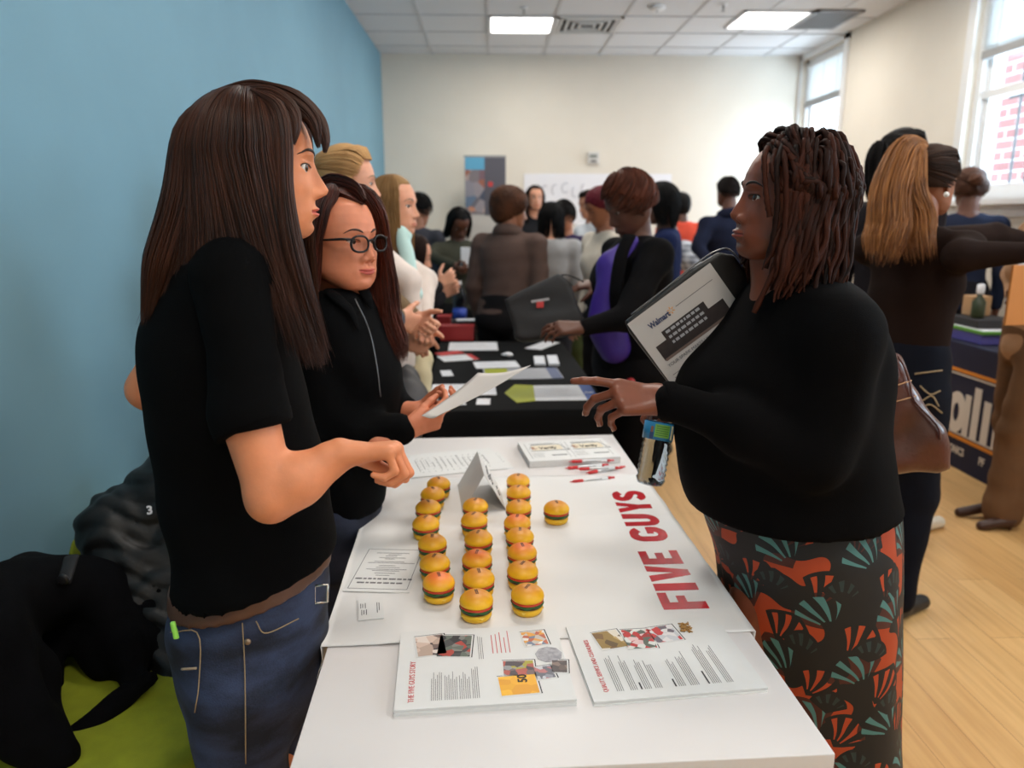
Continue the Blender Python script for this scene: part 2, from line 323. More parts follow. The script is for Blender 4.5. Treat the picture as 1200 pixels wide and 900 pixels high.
def loft(secs, F=None, p=2.0):
    """secs: (z, cx, cy, rx, ry) in a local frame; F = 3x3 whose columns are the local axes in world, with origin o"""
    s = np.array(sorted(secs), float); R, o = F if F else (np.eye(3), np.zeros(3))
    zz = np.linspace(s[0, 0], s[-1, 0], 80)
    cols = []
    for k in range(1, 5):   # smooth interpolation
        y = s[:, k]; x = s[:, 0]; m_ = np.gradient(y, x) if len(x) > 2 else np.full(len(x), (y[-1]-y[0])/(x[-1]-x[0]))
        i = np.clip(np.searchsorted(x, zz)-1, 0, len(x)-2); h = x[i+1]-x[i]; t = (zz-x[i])/h
        cols.append((2*t**3-3*t**2+1)*y[i]+(t**3-2*t**2+t)*h*m_[i]+(-2*t**3+3*t**2)*y[i+1]+(t**3-t**2)*h*m_[i+1])
    def f(P_):
        q = (P_-o)@R; z = q[..., 2]; cx, cy, rx, ry = [np.interp(z, zz, c) for c in cols]
        k = (np.abs((q[..., 0]-cx)/rx)**p+np.abs((q[..., 1]-cy)/ry)**p)**(1/p); d = (k-1)*np.minimum(rx, ry)
        e = np.maximum(zz[0]-z, z-zz[-1]); return np.maximum(d, e)+0*d
    mx = np.max(np.abs(s[:, 1:3]), 0)+np.max(s[:, 3:5]); r = float(np.hypot(mx[0], mx[1]))
    f.lo = o+A(-r, -r, zz[0]); f.hi = o+A(r, r, zz[-1])
    # tighter box from sampled outline
    an = np.linspace(0, 2*pi, 16); pts = np.array([[c0+a_*cos(t), c1+b_*sin(t), z] for z, c0, c1, a_, b_ in s for t in an])@R.T+o
    f.lo = pts.min(0)-.03; f.hi = pts.max(0)+.03; return f
def nets(prims, vox, k=.02, cut=None, disp=None, pad=None):
    """prims: list of fields or (field, blend). returns verts, quads"""
    prims = [q if isinstance(q, tuple) else (q, k) for q in prims]
    lo = np.min([q[0].lo for q in prims], 0)-2.5*vox; hi = np.max([q[0].hi for q in prims], 0)+2.5*vox
    n = np.ceil((hi-lo)/vox).astype(int)+1; ax = [lo[i]+vox*np.arange(n[i]) for i in range(3)]
    F = np.full(tuple(n), 1.0)
    for f, kk in prims:     # evaluate each primitive only near its own box
        i0 = np.maximum(((f.lo-kk*1.5-lo)/vox).astype(int)-2, 0); i1 = np.minimum(((f.hi+kk*1.5-lo)/vox).astype(int)+3, n)
        G = np.stack(np.meshgrid(ax[0][i0[0]:i1[0]], ax[1][i0[1]:i1[1]], ax[2][i0[2]:i1[2]], indexing='ij'), -1)
        sl = tuple(slice(i0[j], i1[j]) for j in range(3)); F[sl] = smin(F[sl], f(G), kk)
    if cut or disp:
        G = np.stack(np.meshgrid(*ax, indexing='ij'), -1)
        if disp: near = np.abs(F) < .05; F[near] += disp(G[near])
        for c in (cut or []): F = np.maximum(F, c(G))
    s = F < 0; g = [slice(0, -1), slice(1, None)]
    cnt = np.zeros(tuple(n-1), np.int32); acc = np.zeros(tuple(n-1)+(3,))
    C8 = [(i, j, l) for i in (0, 1) for j in (0, 1) for l in (0, 1)]
    for a in C8:
        for d in range(3):
            if a[d]: continue
            b = list(a); b[d] = 1
            Fa = F[g[a[0]], g[a[1]], g[a[2]]]; Fb = F[g[b[0]], g[b[1]], g[b[2]]]
            m = (Fa < 0) != (Fb < 0); t = np.where(m, Fa/np.where(m, Fa-Fb, 1), 0)
            for e in range(3): acc[..., e] += np.where(m, a[e]+(t if e == d else 0), 0)
            cnt += m
    act = cnt > 0; idx = -np.ones(cnt.shape, int); idx[act] = np.arange(act.sum())
    ijk = np.argwhere(act); V = lo+vox*(ijk+acc[act]/cnt[act][:, None])
    Q = []
    for d in range(3):
        u, v = [(1, 2), (2, 0), (0, 1)][d]
        sa = [slice(1, -1)]*3; sb = [slice(1, -1)]*3; sa[d] = slice(0, -1); sb[d] = slice(1, None)
        A0 = s[tuple(sa)]; B0 = s[tuple(sb)]; e = np.argwhere(A0 != B0)
        if not len(e): continue
        pos = A0[tuple(e.T)]; off = np.ones(3, int); off[d] = 0; e = e+off
        eu = np.zeros(3, int); eu[u] = 1; ev = np.zeros(3, int); ev[v] = 1
        q = np.stack([idx[tuple((e-eu-ev).T)], idx[tuple((e-ev).T)], idx[tuple(e.T)], idx[tuple((e-eu).T)]], 1)
        q[~pos] = q[~pos][:, ::-1]; Q.append(q)
    Q = np.concatenate(Q); Q = Q[(Q >= 0).all(1)]
    # one relaxing pass
    S = np.zeros_like(V); c = np.zeros(len(V))
    for a, b in ((0, 1), (1, 2), (2, 3), (3, 0)):
        np.add.at(S, Q[:, a], V[Q[:, b]]); np.add.at(c, Q[:, a], 1); np.add.at(S, Q[:, b], V[Q[:, a]]); np.add.at(c, Q[:, b], 1)
    V = V*.5+.5*S/np.maximum(c, 1)[:, None]
    return V, Q
def folds(seed, amp=.004, f=(9, 9, 22)):
    r = np.random.RandomState(seed); K = [(r.randn(3)*np.array(f)*1.2, r.rand()*6.28) for _ in range(5)]
    def g(p):
        t = sum(np.sin(p@k+ph) for k, ph in K)/3; return amp*np.sign(t)*np.abs(t)**.7*(-1)
    return g

# ---------------------------------------------------------------- head
def smooth01(x): x = np.clip(x, 0, 1); return x*x*(3-2*x)
HT = np.array([  # z, front, back, half width
 (.116, -.012, -.014, .001), (.114, .012, -.036, .020), (.109, .030, -.056, .034), (.099, .050, -.075, .049), (.083, .068, -.088, .062), (.063, .0795, -.096, .0700),
 (.042, .0865, -.098, .0735), (.022, .0885, -.098, .0745), (.006, .0865, -.096, .074), (-.008, .0845, -.091, .0725), (-.022, .0845, -.083, .0705), (-.038, .0850, -.072, .068),
 (-.054, .0850, -.064, .0655), (-.070, .0835, -.052, .0620), (-.084, .0815, -.036, .0555), (-.096, .0785, -.016, .0470), (-.105, .0740, .006, .036), (-.112, .066, .028, .024), (-.1155, .050, .046, .001)])
def G1(x, c, s): return np.exp(-((x-c)/s)**2)
def head_mesh(res=110, nose=1.0, nosew=1.0, lips=1.0, cheek=1.0, jaw=1.0, wide=1.0, open_mouth=0.0, chin=1.0, eyes=True, eo=1.0, smile=0.0):
    nr = res; u = np.linspace(0, 1, nr); zz = .116-.2315*(u-.035*np.sin(2*pi*u)*0)
    # concentrate rings at the poles
    zz = -.0+np.where(True, .00025+.11575*np.cos(pi*u), 0) if res < 70 else np.interp(u, [0, .10, .25, .9, 1], [.116, .098, .045, -.104, -.1155])
    if res >= 70:
        zz = np.concatenate([.116-.018*smooth01(np.linspace(0, 1, 12))[:-1]*1.0, np.linspace(.098, -.104, res), -.104-.0115*(np.linspace(0, 1, 9)[1:])**.7]); nr = len(zz)
    x = HT[::-1, 0]; F, B, W = [np.interp(zz, x, HT[::-1, k]) for k in (1, 2, 3)]
    # smooth tables a bit
    for a in (F, B, W):
        for _ in range(2): a[1:-1] = .25*a[:-2]+.5*a[1:-1]+.25*a[2:]
    W = W*np.where(zz < -.02, 1+(jaw-1)*smooth01((-zz-.02)/.05), 1)*wide
    na = int(res*1.25); ph = np.linspace(-pi, pi, na, endpoint=False)
    ph = ph-.42*np.sin(ph)            # denser at the front
    t = smooth01((-.03-zz)/.06); xc = (1-t)*(-.012)+t*(F+B)/2; xc[0] = -.013; xc[-1] = .05
    c, s = np.cos(ph), np.sin(ph); pw = 2.25
    den = (np.abs(c)**pw+np.abs(s)**pw)**(1/pw)
    X = xc[:, None]+np.where(c[None] > 0, (F-xc)[:, None], (xc-B)[:, None])*(c/den)[None]
    Y = W[:, None]*(s/den)[None]; Z = np.repeat(zz[:, None], na, 1)
    fw = smooth01((c/den+.05)/.5)[None]*np.ones_like(X)
    Ya = np.abs(Y)
    nz = lambda z: np.interp(z, [-.056, -.050, -.046, -.041, -.034, -.024, -.012, 0, .010, .02], [0, .002, .011, .0205, .0245, .0195, .0125, .0065, .002, 0])
    nw = lambda z: np.interp(z, [-.055, -.045, -.035, -.02, 0, .02], [.010, .0115, .0115, .0085, .0065, .008])*nosew
    D = nose*nz(Z)*np.exp(-(Ya/nw(Z))**2.2)
    D += .0075*nosew*G1(Ya, .0145*nosew, .0062)*G1(Z, -.041, .0075)       # nostril wings
    D -= .006*G1(Ya, .0072*nosew, .0032)*G1(Z, -.0475, .0030)
    D -= .0095*G1(Ya, .031, .017)*G1(Z, .001, .0125)                        # sockets
    D += .0030*G1(Ya, .027, .020)*G1(Z, .0215, .008)                        # brow
    D += .0075*G1(Ya, .0350, .0165)*G1(Z, -.0005, .0095)                     # lids
    D += cheek*.0045*G1(Ya, .044, .017)*G1(Z, -.030, .017)
    D += .0035*G1(Ya, 0, .030)*G1(Z, -.068, .018)                           # muzzle
    lw = smooth01((.027-Ya)/.012)
    lt = np.sqrt(np.clip(1-(Ya/.0255)**2, 0.0, 1)); zm = -.0690+(-.0012+.0042*smile)*np.minimum(Ya/.025, 1.2)**2; zu = zm+.0008+.0056*lt*(1-.12*G1(Ya, 0, .004)); zl = zm-.0008-.0068*lt
    D += lips*(.0046*G1(Z, (zu+zm)/2+.0006, .0012+.0034*lt)*lt+.0056*G1(Z, (zl+zm)/2-.0006, .0014+.0040*lt)*lt)
    D += .0012*G1(Z, zu, .0012)*lt
    D -= (.0050+.006*open_mouth)*G1(Z, zm, .0017+.0016*open_mouth)*smooth01((.029-Ya)/.006)
    D += .0022*G1(Ya, .031, .006)*G1(Z, -.070, .010)
    D -= .0030*G1(Z, -.0855, .0050)*G1(Ya, 0, .020)
    D += chin*.0050*G1(Z, -.100, .0110)*G1(Ya, 0, .017)
    D -= .0015*G1(Ya, .0, .0035)*G1(Z, -.055, .005)
    if eyes:
        dy = (Ya-.0315)/.0150; ah = (.0050*eo)*np.sqrt(np.clip(1-dy**2, 0, 1)); ez = Z-(.0005+.0012*dy)
        ins = smooth01((ah-np.abs(ez))/.0016)*(np.abs(dy) < 1); D -= .0075*ins
        D += .0016*G1(ez, .0075, .0018)*smooth01((1.15-np.abs(dy))/.3)      # lid fold
    X = X+D*fw
    lipm = smooth01((zu+.0010-Z)/.0018)*smooth01((Z-zl+.0010)/.0018)*smooth01(lt/.35)*(X > .05)
    V = np.stack([X, Y, Z], -1).reshape(-1, 3)
    I = np.arange(nr*na).reshape(nr, na); J = np.roll(I, -1, 1)
    Q = np.stack([I[:-1], I[1:], J[1:], J[:-1]], -1).reshape(-1, 4)
    return V, Q, lipm.ravel()
def skin_mat(name, rgb, lip, rough=.5):
    if name in MATS: return MATS[name]
    m = mat(name, rgb, rough, var=.10, scale=35, bump=.06, bscale=300, sss=.0); nt = m.node_tree; L = nt.links; b = nt.nodes['Principled BSDF']
    at = N(nt, 'ShaderNodeAttribute', attribute_name='lip'); mx = N(nt, 'ShaderNodeMix', data_type='RGBA')
    src = b.inputs['Base Color'].links[0].from_socket; L.new(src, mx.inputs[6]); mx.inputs[7].default_value = lin(lip); L.new(at.outputs['Fac'], mx.inputs[0]); L.new(mx.outputs[2], b.inputs['Base Color'])
    b.inputs['Subsurface Weight'].default_value = .12; b.inputs['Subsurface Radius'].default_value = (.01, .004, .002); b.inputs['Subsurface Scale'].default_value = 1.0
    return m
def rotm(yaw=0, pitch=0, roll=0):   # head frame: x forward, y left, z up; pitch > 0 looks up
    return np.array(Matrix.Rotation(yaw, 3, 'Z') @ Matrix.Rotation(-pitch, 3, 'Y') @ Matrix.Rotation(roll, 3, 'X'))
eye_white = mat('eye_white', (215, 208, 200), .25); eye_iris = mat('eye_iris', (62, 40, 26), .2); pupil_m = mat('eye_pupil', (12, 10, 10), .1)

# ---------------------------------------------------------------- hand
def hand(wr, d, n, side, curl=((.3, .4, .3),)*4, thumb=(.6, .7, .3), tcurl=.3, s=1.0, spread=.06):
    d = norm(d); n = norm(n-d*(np.dot(n, d))); l = np.cross(d, n)*(1 if side == 'R' else -1); wr = np.asarray(wr, float)
    pr = []; tips = []
    for i, (off, kd, L3, r) in enumerate([(.029, .088, (.042, .025, .019), .0088), (.0095, .092, (.046, .029, .020), .0090), (-.0105, .087, (.042, .027, .020), .0085), (-.029, .078, (.033, .020, .018), .0074)]):
        k = wr+(d*kd+l*off)*s; pr.append((cap(wr+(d*.012+l*off*.55)*s, k, .0135*s, .0118*s), .012*s))
        a = 0; p = k; sp = norm(d+l*spread*(1.5-i)*.8)
        for j in range(3):
            a += curl[min(i, len(curl)-1)][j]; q = p+(sp*cos(a)+n*sin(a))*L3[j]*s
            pr.append((cap(p, q, r*(1.02-.09*j)*s, r*(.93-.09*j)*s), .0035*s)); p = q
        tips.append((p, sp*cos(a)+n*sin(a), norm(n*cos(a)-sp*sin(a)), r*s))
    t0 = wr+(d*.022+l*.022+n*.006)*s; td = norm(d*thumb[0]+l*thumb[1]+n*thumb[2]); q = t0+td*.042*s
    pr.append((cap(t0-td*.008, q, .0155*s, .0118*s), .012*s)); td2 = norm(td*(1-tcurl)+d*tcurl*.7+n*tcurl*.4-l*tcurl*.4); q2 = q+td2*.031*s; pr.append((cap(q, q2, .0112*s, .0102*s), .004*s))
    td3 = norm(td2*.85+d*.2*tcurl-l*.2*tcurl); q3 = q2+td3*.023*s; pr.append((cap(q2, q3, .0104*s, .0082*s), .004*s))
    pr.append((cap(wr-d*.02*s+l*.009*s, wr+d*.03*s+l*.009*s, .0175*s, .015*s), .012*s)); pr.append((cap(wr-d*.02*s-l*.009*s, wr+d*.03*s-l*.012*s, .0175*s, .014*s), .012*s))
    return pr, tips
FIST = ((1.3, 1.5, 1.0),)*4
RELAX = ((.35, .45, .3), (.42, .5, .35), (.5, .55, .35), (.55, .6, .4))

# ---------------------------------------------------------------- hair
def strands(paths, r, n=4, taper=True):
    """paths: array (m, k, 3) -> one mesh of thin tubes, vectorised"""
    p = np.asarray(paths, float); m, k, _ = p.shape; r = np.broadcast_to(np.asarray(r, float), (m,))
    t = np.gradient(p, axis=1); t /= np.linalg.norm(t, axis=2)[..., None]+1e-9
    ref = A(.31, .52, .1); a = np.cross(t, ref); a /= np.linalg.norm(a, axis=2)[..., None]+1e-9; b = np.cross(t, a)
    prof = np.interp(np.linspace(0, 1, k), [0, .1, .8, 1], [.6, 1, .85, .15]) if taper else np.interp(np.linspace(0, 1, k), [0, .05, .93, 1], [.8, 1, .9, .3])
    an = np.arange(n)*2*pi/n
    V = p[:, :, None, :]+(r[:, None]*prof[None])[..., None, None]*(np.cos(an)[None, None, :, None]*a[:, :, None]+np.sin(an)[None, None, :, None]*b[:, :, None])
    I = np.arange(m*k*n).reshape(m, k, n); J = np.roll(I, -1, 2)
    Q = np.stack([I[:, :-1], J[:, :-1], J[:, 1:], I[:, 1:]], -1).reshape(-1, 4)
    return V.reshape(-1, 3), Q
def bundle(guide, rad, num, r=.0012, k=16, flat=1.0, seed=0, freq=0.0, wav=0.0, tipspread=0.0, ends=.1):
    """hair strands around a guide curve; rad = radius along the guide"""
    rs = np.random.RandomState(seed); g = spline(guide, k); R = np.interp(np.linspace(0, 1, k), np.linspace(0, 1, len(rad)), rad)
    t = np.gradient(g, axis=0); t /= np.linalg.norm(t, axis=1)[:, None]; ref = A(0, 1, 0); a = np.cross(t, ref); a /= np.linalg.norm(a, axis=1)[:, None]+1e-9; b = np.cross(t, a)
    q = np.sqrt(rs.rand(num)); th = rs.rand(num)*2*pi; u = q*np.cos(th); v = q*np.sin(th)*flat
    tw = rs.randn(num, 1)*.25*np.linspace(0, 1, k)
    U = u[:, None]*np.cos(tw)-v[:, None]*np.sin(tw); Vv = u[:, None]*np.sin(tw)+v[:, None]*np.cos(tw)
    p = g[None]+R[None, :, None]*(U[..., None]*a[None]+Vv[..., None]*b[None])
    if wav: ph = rs.rand(num, 1)*6.28*.35; s = np.linspace(0, 1, k)[None]; p += (wav*s*np.sin(freq*s*6.28+ph))[..., None]*a[None]+(wav*.6*s*np.cos(freq*s*6.28+ph*2))[..., None]*b[None]
    cut = 1-rs.rand(num)*ends; idx = cut[:, None]*np.linspace(0, k-1, k)[None]; i0 = np.minimum(idx.astype(int), k-2); fr = (idx-i0)[..., None]
    ar = np.arange(num)[:, None]; p = p[ar, i0]*(1-fr)+p[ar, i0+1]*fr
    return p, r
def scalp(az, el, lift=0.0, wide=1.0):
    """point on the skull, az 0 = forward, pi/2 = left, el = elevation above ear line"""
    az = np.asarray(az, float); el = np.asarray(el, float)
    fx = np.where(np.cos(az) > 0, .085, .092)
    return np.stack([-.006+(fx+lift)*np.cos(el)*np.cos(az), (.0735*wide+lift)*np.cos(el)*np.sin(az), .020+(.096+lift)*np.sin(el)], -1)
def curtain(num, az0, az1, el_root, tip, lift=.012, r=.0012, k=18, seed=0, part=0.0, jit=.006, el_end=-.15, wide=1.0, wav=0.0, freq=2.0, rootf=None):
    """strands that start at a part line on the crown, follow the skull and hang to tip(az) in head coordinates"""
    rs = np.random.RandomState(seed); az = az0+(az1-az0)*rs.rand(num); lf = lift*(.35+.65*rs.rand(num)); P_ = []
    for a, l in zip(az, lf):
        e0 = el_root+rs.randn()*.05; es = np.linspace(e0, el_end, 7); pts = [scalp(a, e, l*(.3+.7*i/6), wide) for i, e in enumerate(es)]
        if part: pts[0] = pts[0]*.5+.5*(A(pts[0][0], part, .020+(.097+l)*1.0))
        T_ = np.asarray(tip(a))+rs.randn(3)*jit; mid = (pts[-1]*.45+T_*.55); mid[:2] += (pts[-1][:2]-T_[:2])*.12
        g = spline(pts+[mid, T_], k)
        if wav: s = np.clip((np.linspace(0, 1, k)-.3)/.7, 0, 1); ph = a*3+rs.rand()*.8; g += (wav*s*np.sin(freq*6.28*s+ph))[:, None]*A(cos(a+1.57), sin(a+1.57), 0)+(wav*s*np.cos(freq*6.28*s+ph))[:, None]*A(cos(a), sin(a), 0)*.7
        P_.append(g)
    return np.array(P_), r
def skullcap(grow=.008, res=40, hairline=None, wide=1.0):
    """solid under-hair cap in head coordinates; hairline(az)-> lowest elevation"""
    az = np.linspace(-pi, pi, res, endpoint=False); V = []
    n = 14
    for i in range(n):
        s = i/(n-1)
        for a in az: e = pi/2*(1-s)+hairline(a)*s; V.append(scalp(a, e, grow*(1 if i < n-1 else -.6), wide))
    I = np.arange(n*res).reshape(n, res); J = np.roll(I, -1, 1)
    return np.array(V), np.stack([I[:-1], I[1:], J[1:], J[:-1]], -1).reshape(-1, 4)

# ---------------------------------------------------------------- person
def frame(yaw, o): c, s = cos(yaw), sin(yaw); return (np.array([[c, -s, 0], [s, c, 0], [0, 0, 1.]]), np.asarray(o, float))
def toW(fr, p): return np.asarray(p, float)@fr[0].T+fr[1]
def combine(parts):
    v = []; f = []; n = 0
    for V, Q in parts: v.append(V); f.append(np.asarray(Q)+n); n += len(V)
    return np.concatenate(v), np.concatenate(f)
TORSO = [(.455, 0, 0, .085, .10), (.49, -.01, 0, .115, .150), (.53, -.012, 0, .118, .168), (.57, -.005, 0, .108, .158), (.615, .0, 0, .095, .135), (.66, .004, 0, .097, .138), (.71, .012, 0, .112, .150), (.75, .008, 0, .108, .155), (.79, -.002, 0, .092, .150), (.82, -.008, 0, .068, .10), (.838, -.010, 0, .055, .06)]
def finish_head(t, H, R, s, skin, opt, brow=(40, 26, 18), res=110, body_parts=()):
    V, Q, lip = head_mesh(res=res, **opt); V = (V*s)@R.T+H
    parts = [(V, Q)]
    for sg in (-1, 1):      # ears
        W = .0735*opt.get('wide', 1); c = A(-.012, sg*(W-.0035), -.014); Re = np.array(Matrix.Rotation(-.2, 3, 'Y') @ Matrix.Rotation(sg*-.35, 3, 'Z'))
        if res >= 60:
            Ve, Qe = nets([(ell(c+A(0, sg*.004, .0), (.018, .0065, .031), Re), .003), (cap(c+A(.006, 0, -.02), c+A(.004, sg*.001, -.028), .007, .008), .006)], .0022, cut=[lambda p, c=c, sg=sg, Re=Re: -ell(c+A(.001, sg*.011, .004), (.011, .007, .019), Re)(p)])
        else: Ve, Qe = nets([(ell(c+A(0, sg*.004, .0), (.018, .0065, .030), Re), .003)], .005)
        parts.append(((Ve*s)@R.T+H, Qe))
    nh = sum(len(p[0]) for p in parts)
    Vb, Qb = combine(list(parts)+list(body_parts))
    o = wmesh('body', Vb, Qb, skin, t)
    at = o.data.attributes.new('lip', 'FLOAT', 'POINT'); a = np.zeros(len(Vb)); a[:len(lip)] = lip; at.data.foreach_set('value', a)
    if True:
        for sg in (-1, 1):
            c = A(.0660, sg*.0308, .0003); mb = MB(); ir = MB(); pu = MB(); cdir = norm((CAM-H)@R); gz = norm(opt_gaze.get(t.name, norm(A(1, 0, -.06)+A(*(cdir*A(0, .45, .1)))*(cdir[0] > -.5))))
            u = np.linspace(0, pi, 15); v = np.linspace(0, 2*pi, 24, endpoint=False); S = A(*[[sin(a_)*cos(b_), sin(a_)*sin(b_), cos(a_)] for a_ in u for b_ in v])
            Iq = np.arange(15*24).reshape(15, 24); Jq = np.roll(Iq, -1, 1); q4 = np.stack([Iq[:-1], Iq[1:], Jq[1:], Jq[:-1]], -1).reshape(-1, 4)
            eo = wmesh('eye', ((S*.0122+c)*s)@R.T+H, q4, eye_white, t)
            zx = gz; xx = norm(np.cross(A(0, 0, 1), zx)); yy = np.cross(zx, xx); F3 = np.stack([xx, yy, zx], 1)
            for nm, rr_, m_ in (('iris', .0060, eye_iris), ('pupil', .0026, pupil_m)):
                kk = 6; a_ = np.linspace(0, 2*pi, 20, endpoint=False); vv = []
                for i in range(kk):
                    th = math.asin(rr_/.0122)*i/(kk-1); rad = .0123+(.0001 if nm == 'pupil' else 0)
                    vv.append(np.stack([rad*sin(th)*np.cos(a_), rad*sin(th)*np.sin(a_), np.full(20, rad*cos(th))], 1))
                vv = np.concatenate(vv)@F3.T+c; Iq2 = np.arange(kk*20).reshape(kk, 20); Jq2 = np.roll(Iq2, -1, 1)
                wmesh(nm, (vv*s)@R.T+H, np.stack([Iq2[:-1], Iq2[1:], Jq2[1:], Jq2[:-1]], -1).reshape(-1, 4), m_, eo)
            # brow and lashes
            bm_ = mat('brow_%d_%d' % (brow[0], brow[1]), brow, .7)
            ys = np.linspace(-.018, .022, 10); bp = [(A(.0860-.10*max(0, abs(.030+y_)-.022)*.9-.9*max(0, y_)*.25, sg*(.031+y_), .0215+.006*(1-((y_-.004)/.020)**2)-.003*(y_ > .01)*(y_-.01)/.01)) for y_ in ys]
            V0 = head_lookup(opt, [(b_[1], b_[2]) for b_ in bp]); bp = [A(x_+.0006, b_[1], b_[2]) for x_, b_ in zip(V0, bp)]
            Vt, ft = tube(bp, [.0008, .0015, .0019, .0020, .0019, .0018, .0015, .0012, .0009, .0005], 6, flat=1.4); wmesh('eyebrow', (Vt*s)@R.T+H, ft, bm_, t)
            yl = np.linspace(-.0155, .0165, 12); lz = [.0005+.0012*(y_/.015)+.0050*opt.get('eo', 1)*sqrt(max(0, 1-(y_/.0165)**2)) for y_ in yl]; X0 = head_lookup(opt, [(sg*(.0315+y_), z_+.0012) for y_, z_ in zip(yl, lz)])
            Vt, ft = tube([A(x_+.0003, sg*(.0315+y_), z_) for x_, y_, z_ in zip(X0, yl, lz)], .0010, 5); wmesh('eyelashes', (Vt*s)@R.T+H, ft, mat('lash', (18, 14, 12), .6), t)
    return o
_hl = {}
opt_gaze = {}
def head_lookup(opt, yz):
    key = str(sorted(opt.items()))
    if key not in _hl: _hl[key] = head_mesh(res=110, **opt)[0]
    V = _hl[key]; V = V[V[:, 0] > .02]; out = []
    for y, z in yz: d = (V[:, 1]-y)**2+(V[:, 2]-z)**2; i = np.argsort(d)[:4]; out.append(V[i, 0].max() if False else V[i, 0].mean())
    return out
def seed_of(s): return sum(ord(c)*(i+1) for i, c in enumerate(s)) % 10000
def add_hair(t, name, parts, m, H, R, s, local=True):
    """parts: list of (paths, r) in head coordinates (local) or world"""
    vs = []
    for pt in parts:
        if len(pt) == 2 and isinstance(pt[1], (float, int)) or np.ndim(pt[1]) == 1: V, Q = strands(pt[0], pt[1])
        else: V, Q = pt
        vs.append((V, Q))
    V, Q = combine(vs)
    if local: V = (V*s)@R.T+H
    return wmesh(name, V, Q, m, t)

def person(label, head, yaw, skin, top, bottom, hair, girth=1.0, pitch=0.0, hyaw=0.0, roll=0.0, arms=None, lean=0.0, legs='trousers', shoes=(25, 24, 24), hstyle='short', res=48, s=1.0, group=None,
           vox=.013, opt=None, hairc2=None, feet=None, hipy=0.0, hscale=1.0, collar=None, topmat=None, hands=True, hem=.50, floor_z=0.0):
    """a standing figure whose head centre is at `head`; lower body straight beneath, lean shifts hips backward"""
    H = np.asarray(head, float); hs = H[2]+.115*s; h = min(max(hs, 1.50), 1.86); dz = hs-h      # short ones are bent over: the trunk is compressed
    fx = A(cos(yaw), sin(yaw), 0); base = H-fx*(.035+lean); base[2] = 0
    t = empty('person', base, yaw, label, 'person', group); fr = frame(yaw, base); opt = opt or {}
    if pitch < -.25: opt = dict(opt, eo=.45)
    sk = skin_mat('skin_%d_%d_%d' % skin, skin, tuple(int(c*.78) if i else int(c*.9) for i, c in enumerate(skin)))
    def zf(z): return z*h+dz*min(1, max(0, (z-.30)/.35))       # absolute height of a body landmark
    def lx(z): return lean*smooth01((z-.50)/.34)
    w_ = lambda g0, dr=0: [(zf(z), cx*h+lx(z), cy, rx*h/1.63*g0+dr, ry*h/1.63*(.55+.45*g0)+dr) for z, cx, cy, rx, ry in TORSO]
    g = girth; K = h/1.63
    sh = {q: A(lx(.80), q*.168*K*(.7+.3*g), zf(.803)) for q in (-1, 1)}
    arms = arms or {}; J = {}
    for q, nm in ((1, 'L'), (-1, 'R')):
        a = arms.get(nm)
        if a is None: e, w2 = sh[q]+A(-.03, q*.045, -.27*K), sh[q]+A(.05, q*.06, -.50*K)
        else: e, w2 = [((np.asarray(v, float)-fr[1])@fr[0]) for v in a[:2]]
        J[nm] = (sh[q], e, w2, a)
    hips = {q: A(0, q*.085*K*(.6+.4*g), zf(.50)) for q in (-1, 1)}
    ft = {q: A(.02*q if feet is None else feet[0 if q > 0 else 1][0], q*.10 if feet is None else feet[0 if q > 0 else 1][1], floor_z) for q in (-1, 1)}
    Lf = lambda pr: pr
    body = []; nk = (((H-fr[1])@fr[0])-A(.030, 0, .075*s)); body.append((cap(nk+A(-.004, 0, .03), A(lx(.83)-.012, 0, zf(.815)), .052*s, .062*K), .03)); body.append((loft(w_(g, -.014)), .03))
    tp = [(loft(w_(g, .004)), .03)]
    rK = lambda p: np.where(np.hypot(p[..., 0]-lx(.83), p[..., 1]) < .115*K, p[..., 2]-zf(.848), -1.0)
    for q, nm in ((1, 'L'), (-1, 'R')):
        a0, e, w2, a = J[nm]; rr = K*(.75+.25*g)
        body += [(cap(A(lx(.8), q*.05, zf(.81)), a0, .045*rr, .045*rr), .03), (cap(a0, e, .040*rr, .034*rr), .015), (cap(e, w2, .034*rr, .024), .015)]
        tp += [(cap(A(lx(.83)-.01, q*.035, zf(.822)), a0-A(0, 0, .012), .046*rr, .054*rr), .04), (cap(a0, e, .058*rr, .048*rr), .03), (cap(e, e+(w2-e)*.92, .048*rr, .036), .02)]
        if hands: dd = norm(w2-e) if not (a and len(a) > 2 and a[2]) else fr[0].T@norm(a[2]['d']); nn = fr[0].T@np.asarray(a[2]['n'], float) if (a and len(a) > 2 and a[2]) else A(0, -q, 0); body += hand(w2, dd, nn, nm, (RELAX if a is None else ((1.0, 1.3, .8), (1.1, 1.3, .8), (1.15, 1.3, .8), (1.2, 1.3, .8))) if not (a and len(a) > 2 and a[2]) else a[2].get('curl', RELAX))[0]
    lg = []
    for q in (-1, 1):
        kn = (hips[q]*.48+ft[q]*.52)+A(.02, 0, 0); kn[2] = zf(.28); an = ft[q]+A(-.03, 0, .085)
        body += [(cap(hips[q], kn, .07*K*g, .05*K), .02), (cap(kn, an, .048*K, .034*K), .02)]
        lg += [(cap(hips[q]-A(0, 0, .0), kn, .086*K*g, .064*K*(.5+.5*g)), .03), (cap(kn, an+A(0, 0, .0), .062*K, .052*K if legs != 'flared' else .085*K), .03)]
        lg += []
    bz = [(z, cx, cy, rx+.004, ry+.004) for z, cx, cy, rx, ry in w_(g) if z < zf(.63)]
    # body
    Vb, Qb = nets(body, min(vox, .008) if hands and vox < .012 else .0095, .015); 
    R = rotm(yaw+hyaw, pitch, roll); Hh = H
    finish_head(t, Hh, R, s, sk, opt, res=res, brow=tuple(int(c*.6) for c in hair), body_parts=[(toW(fr, Vb), Qb)])
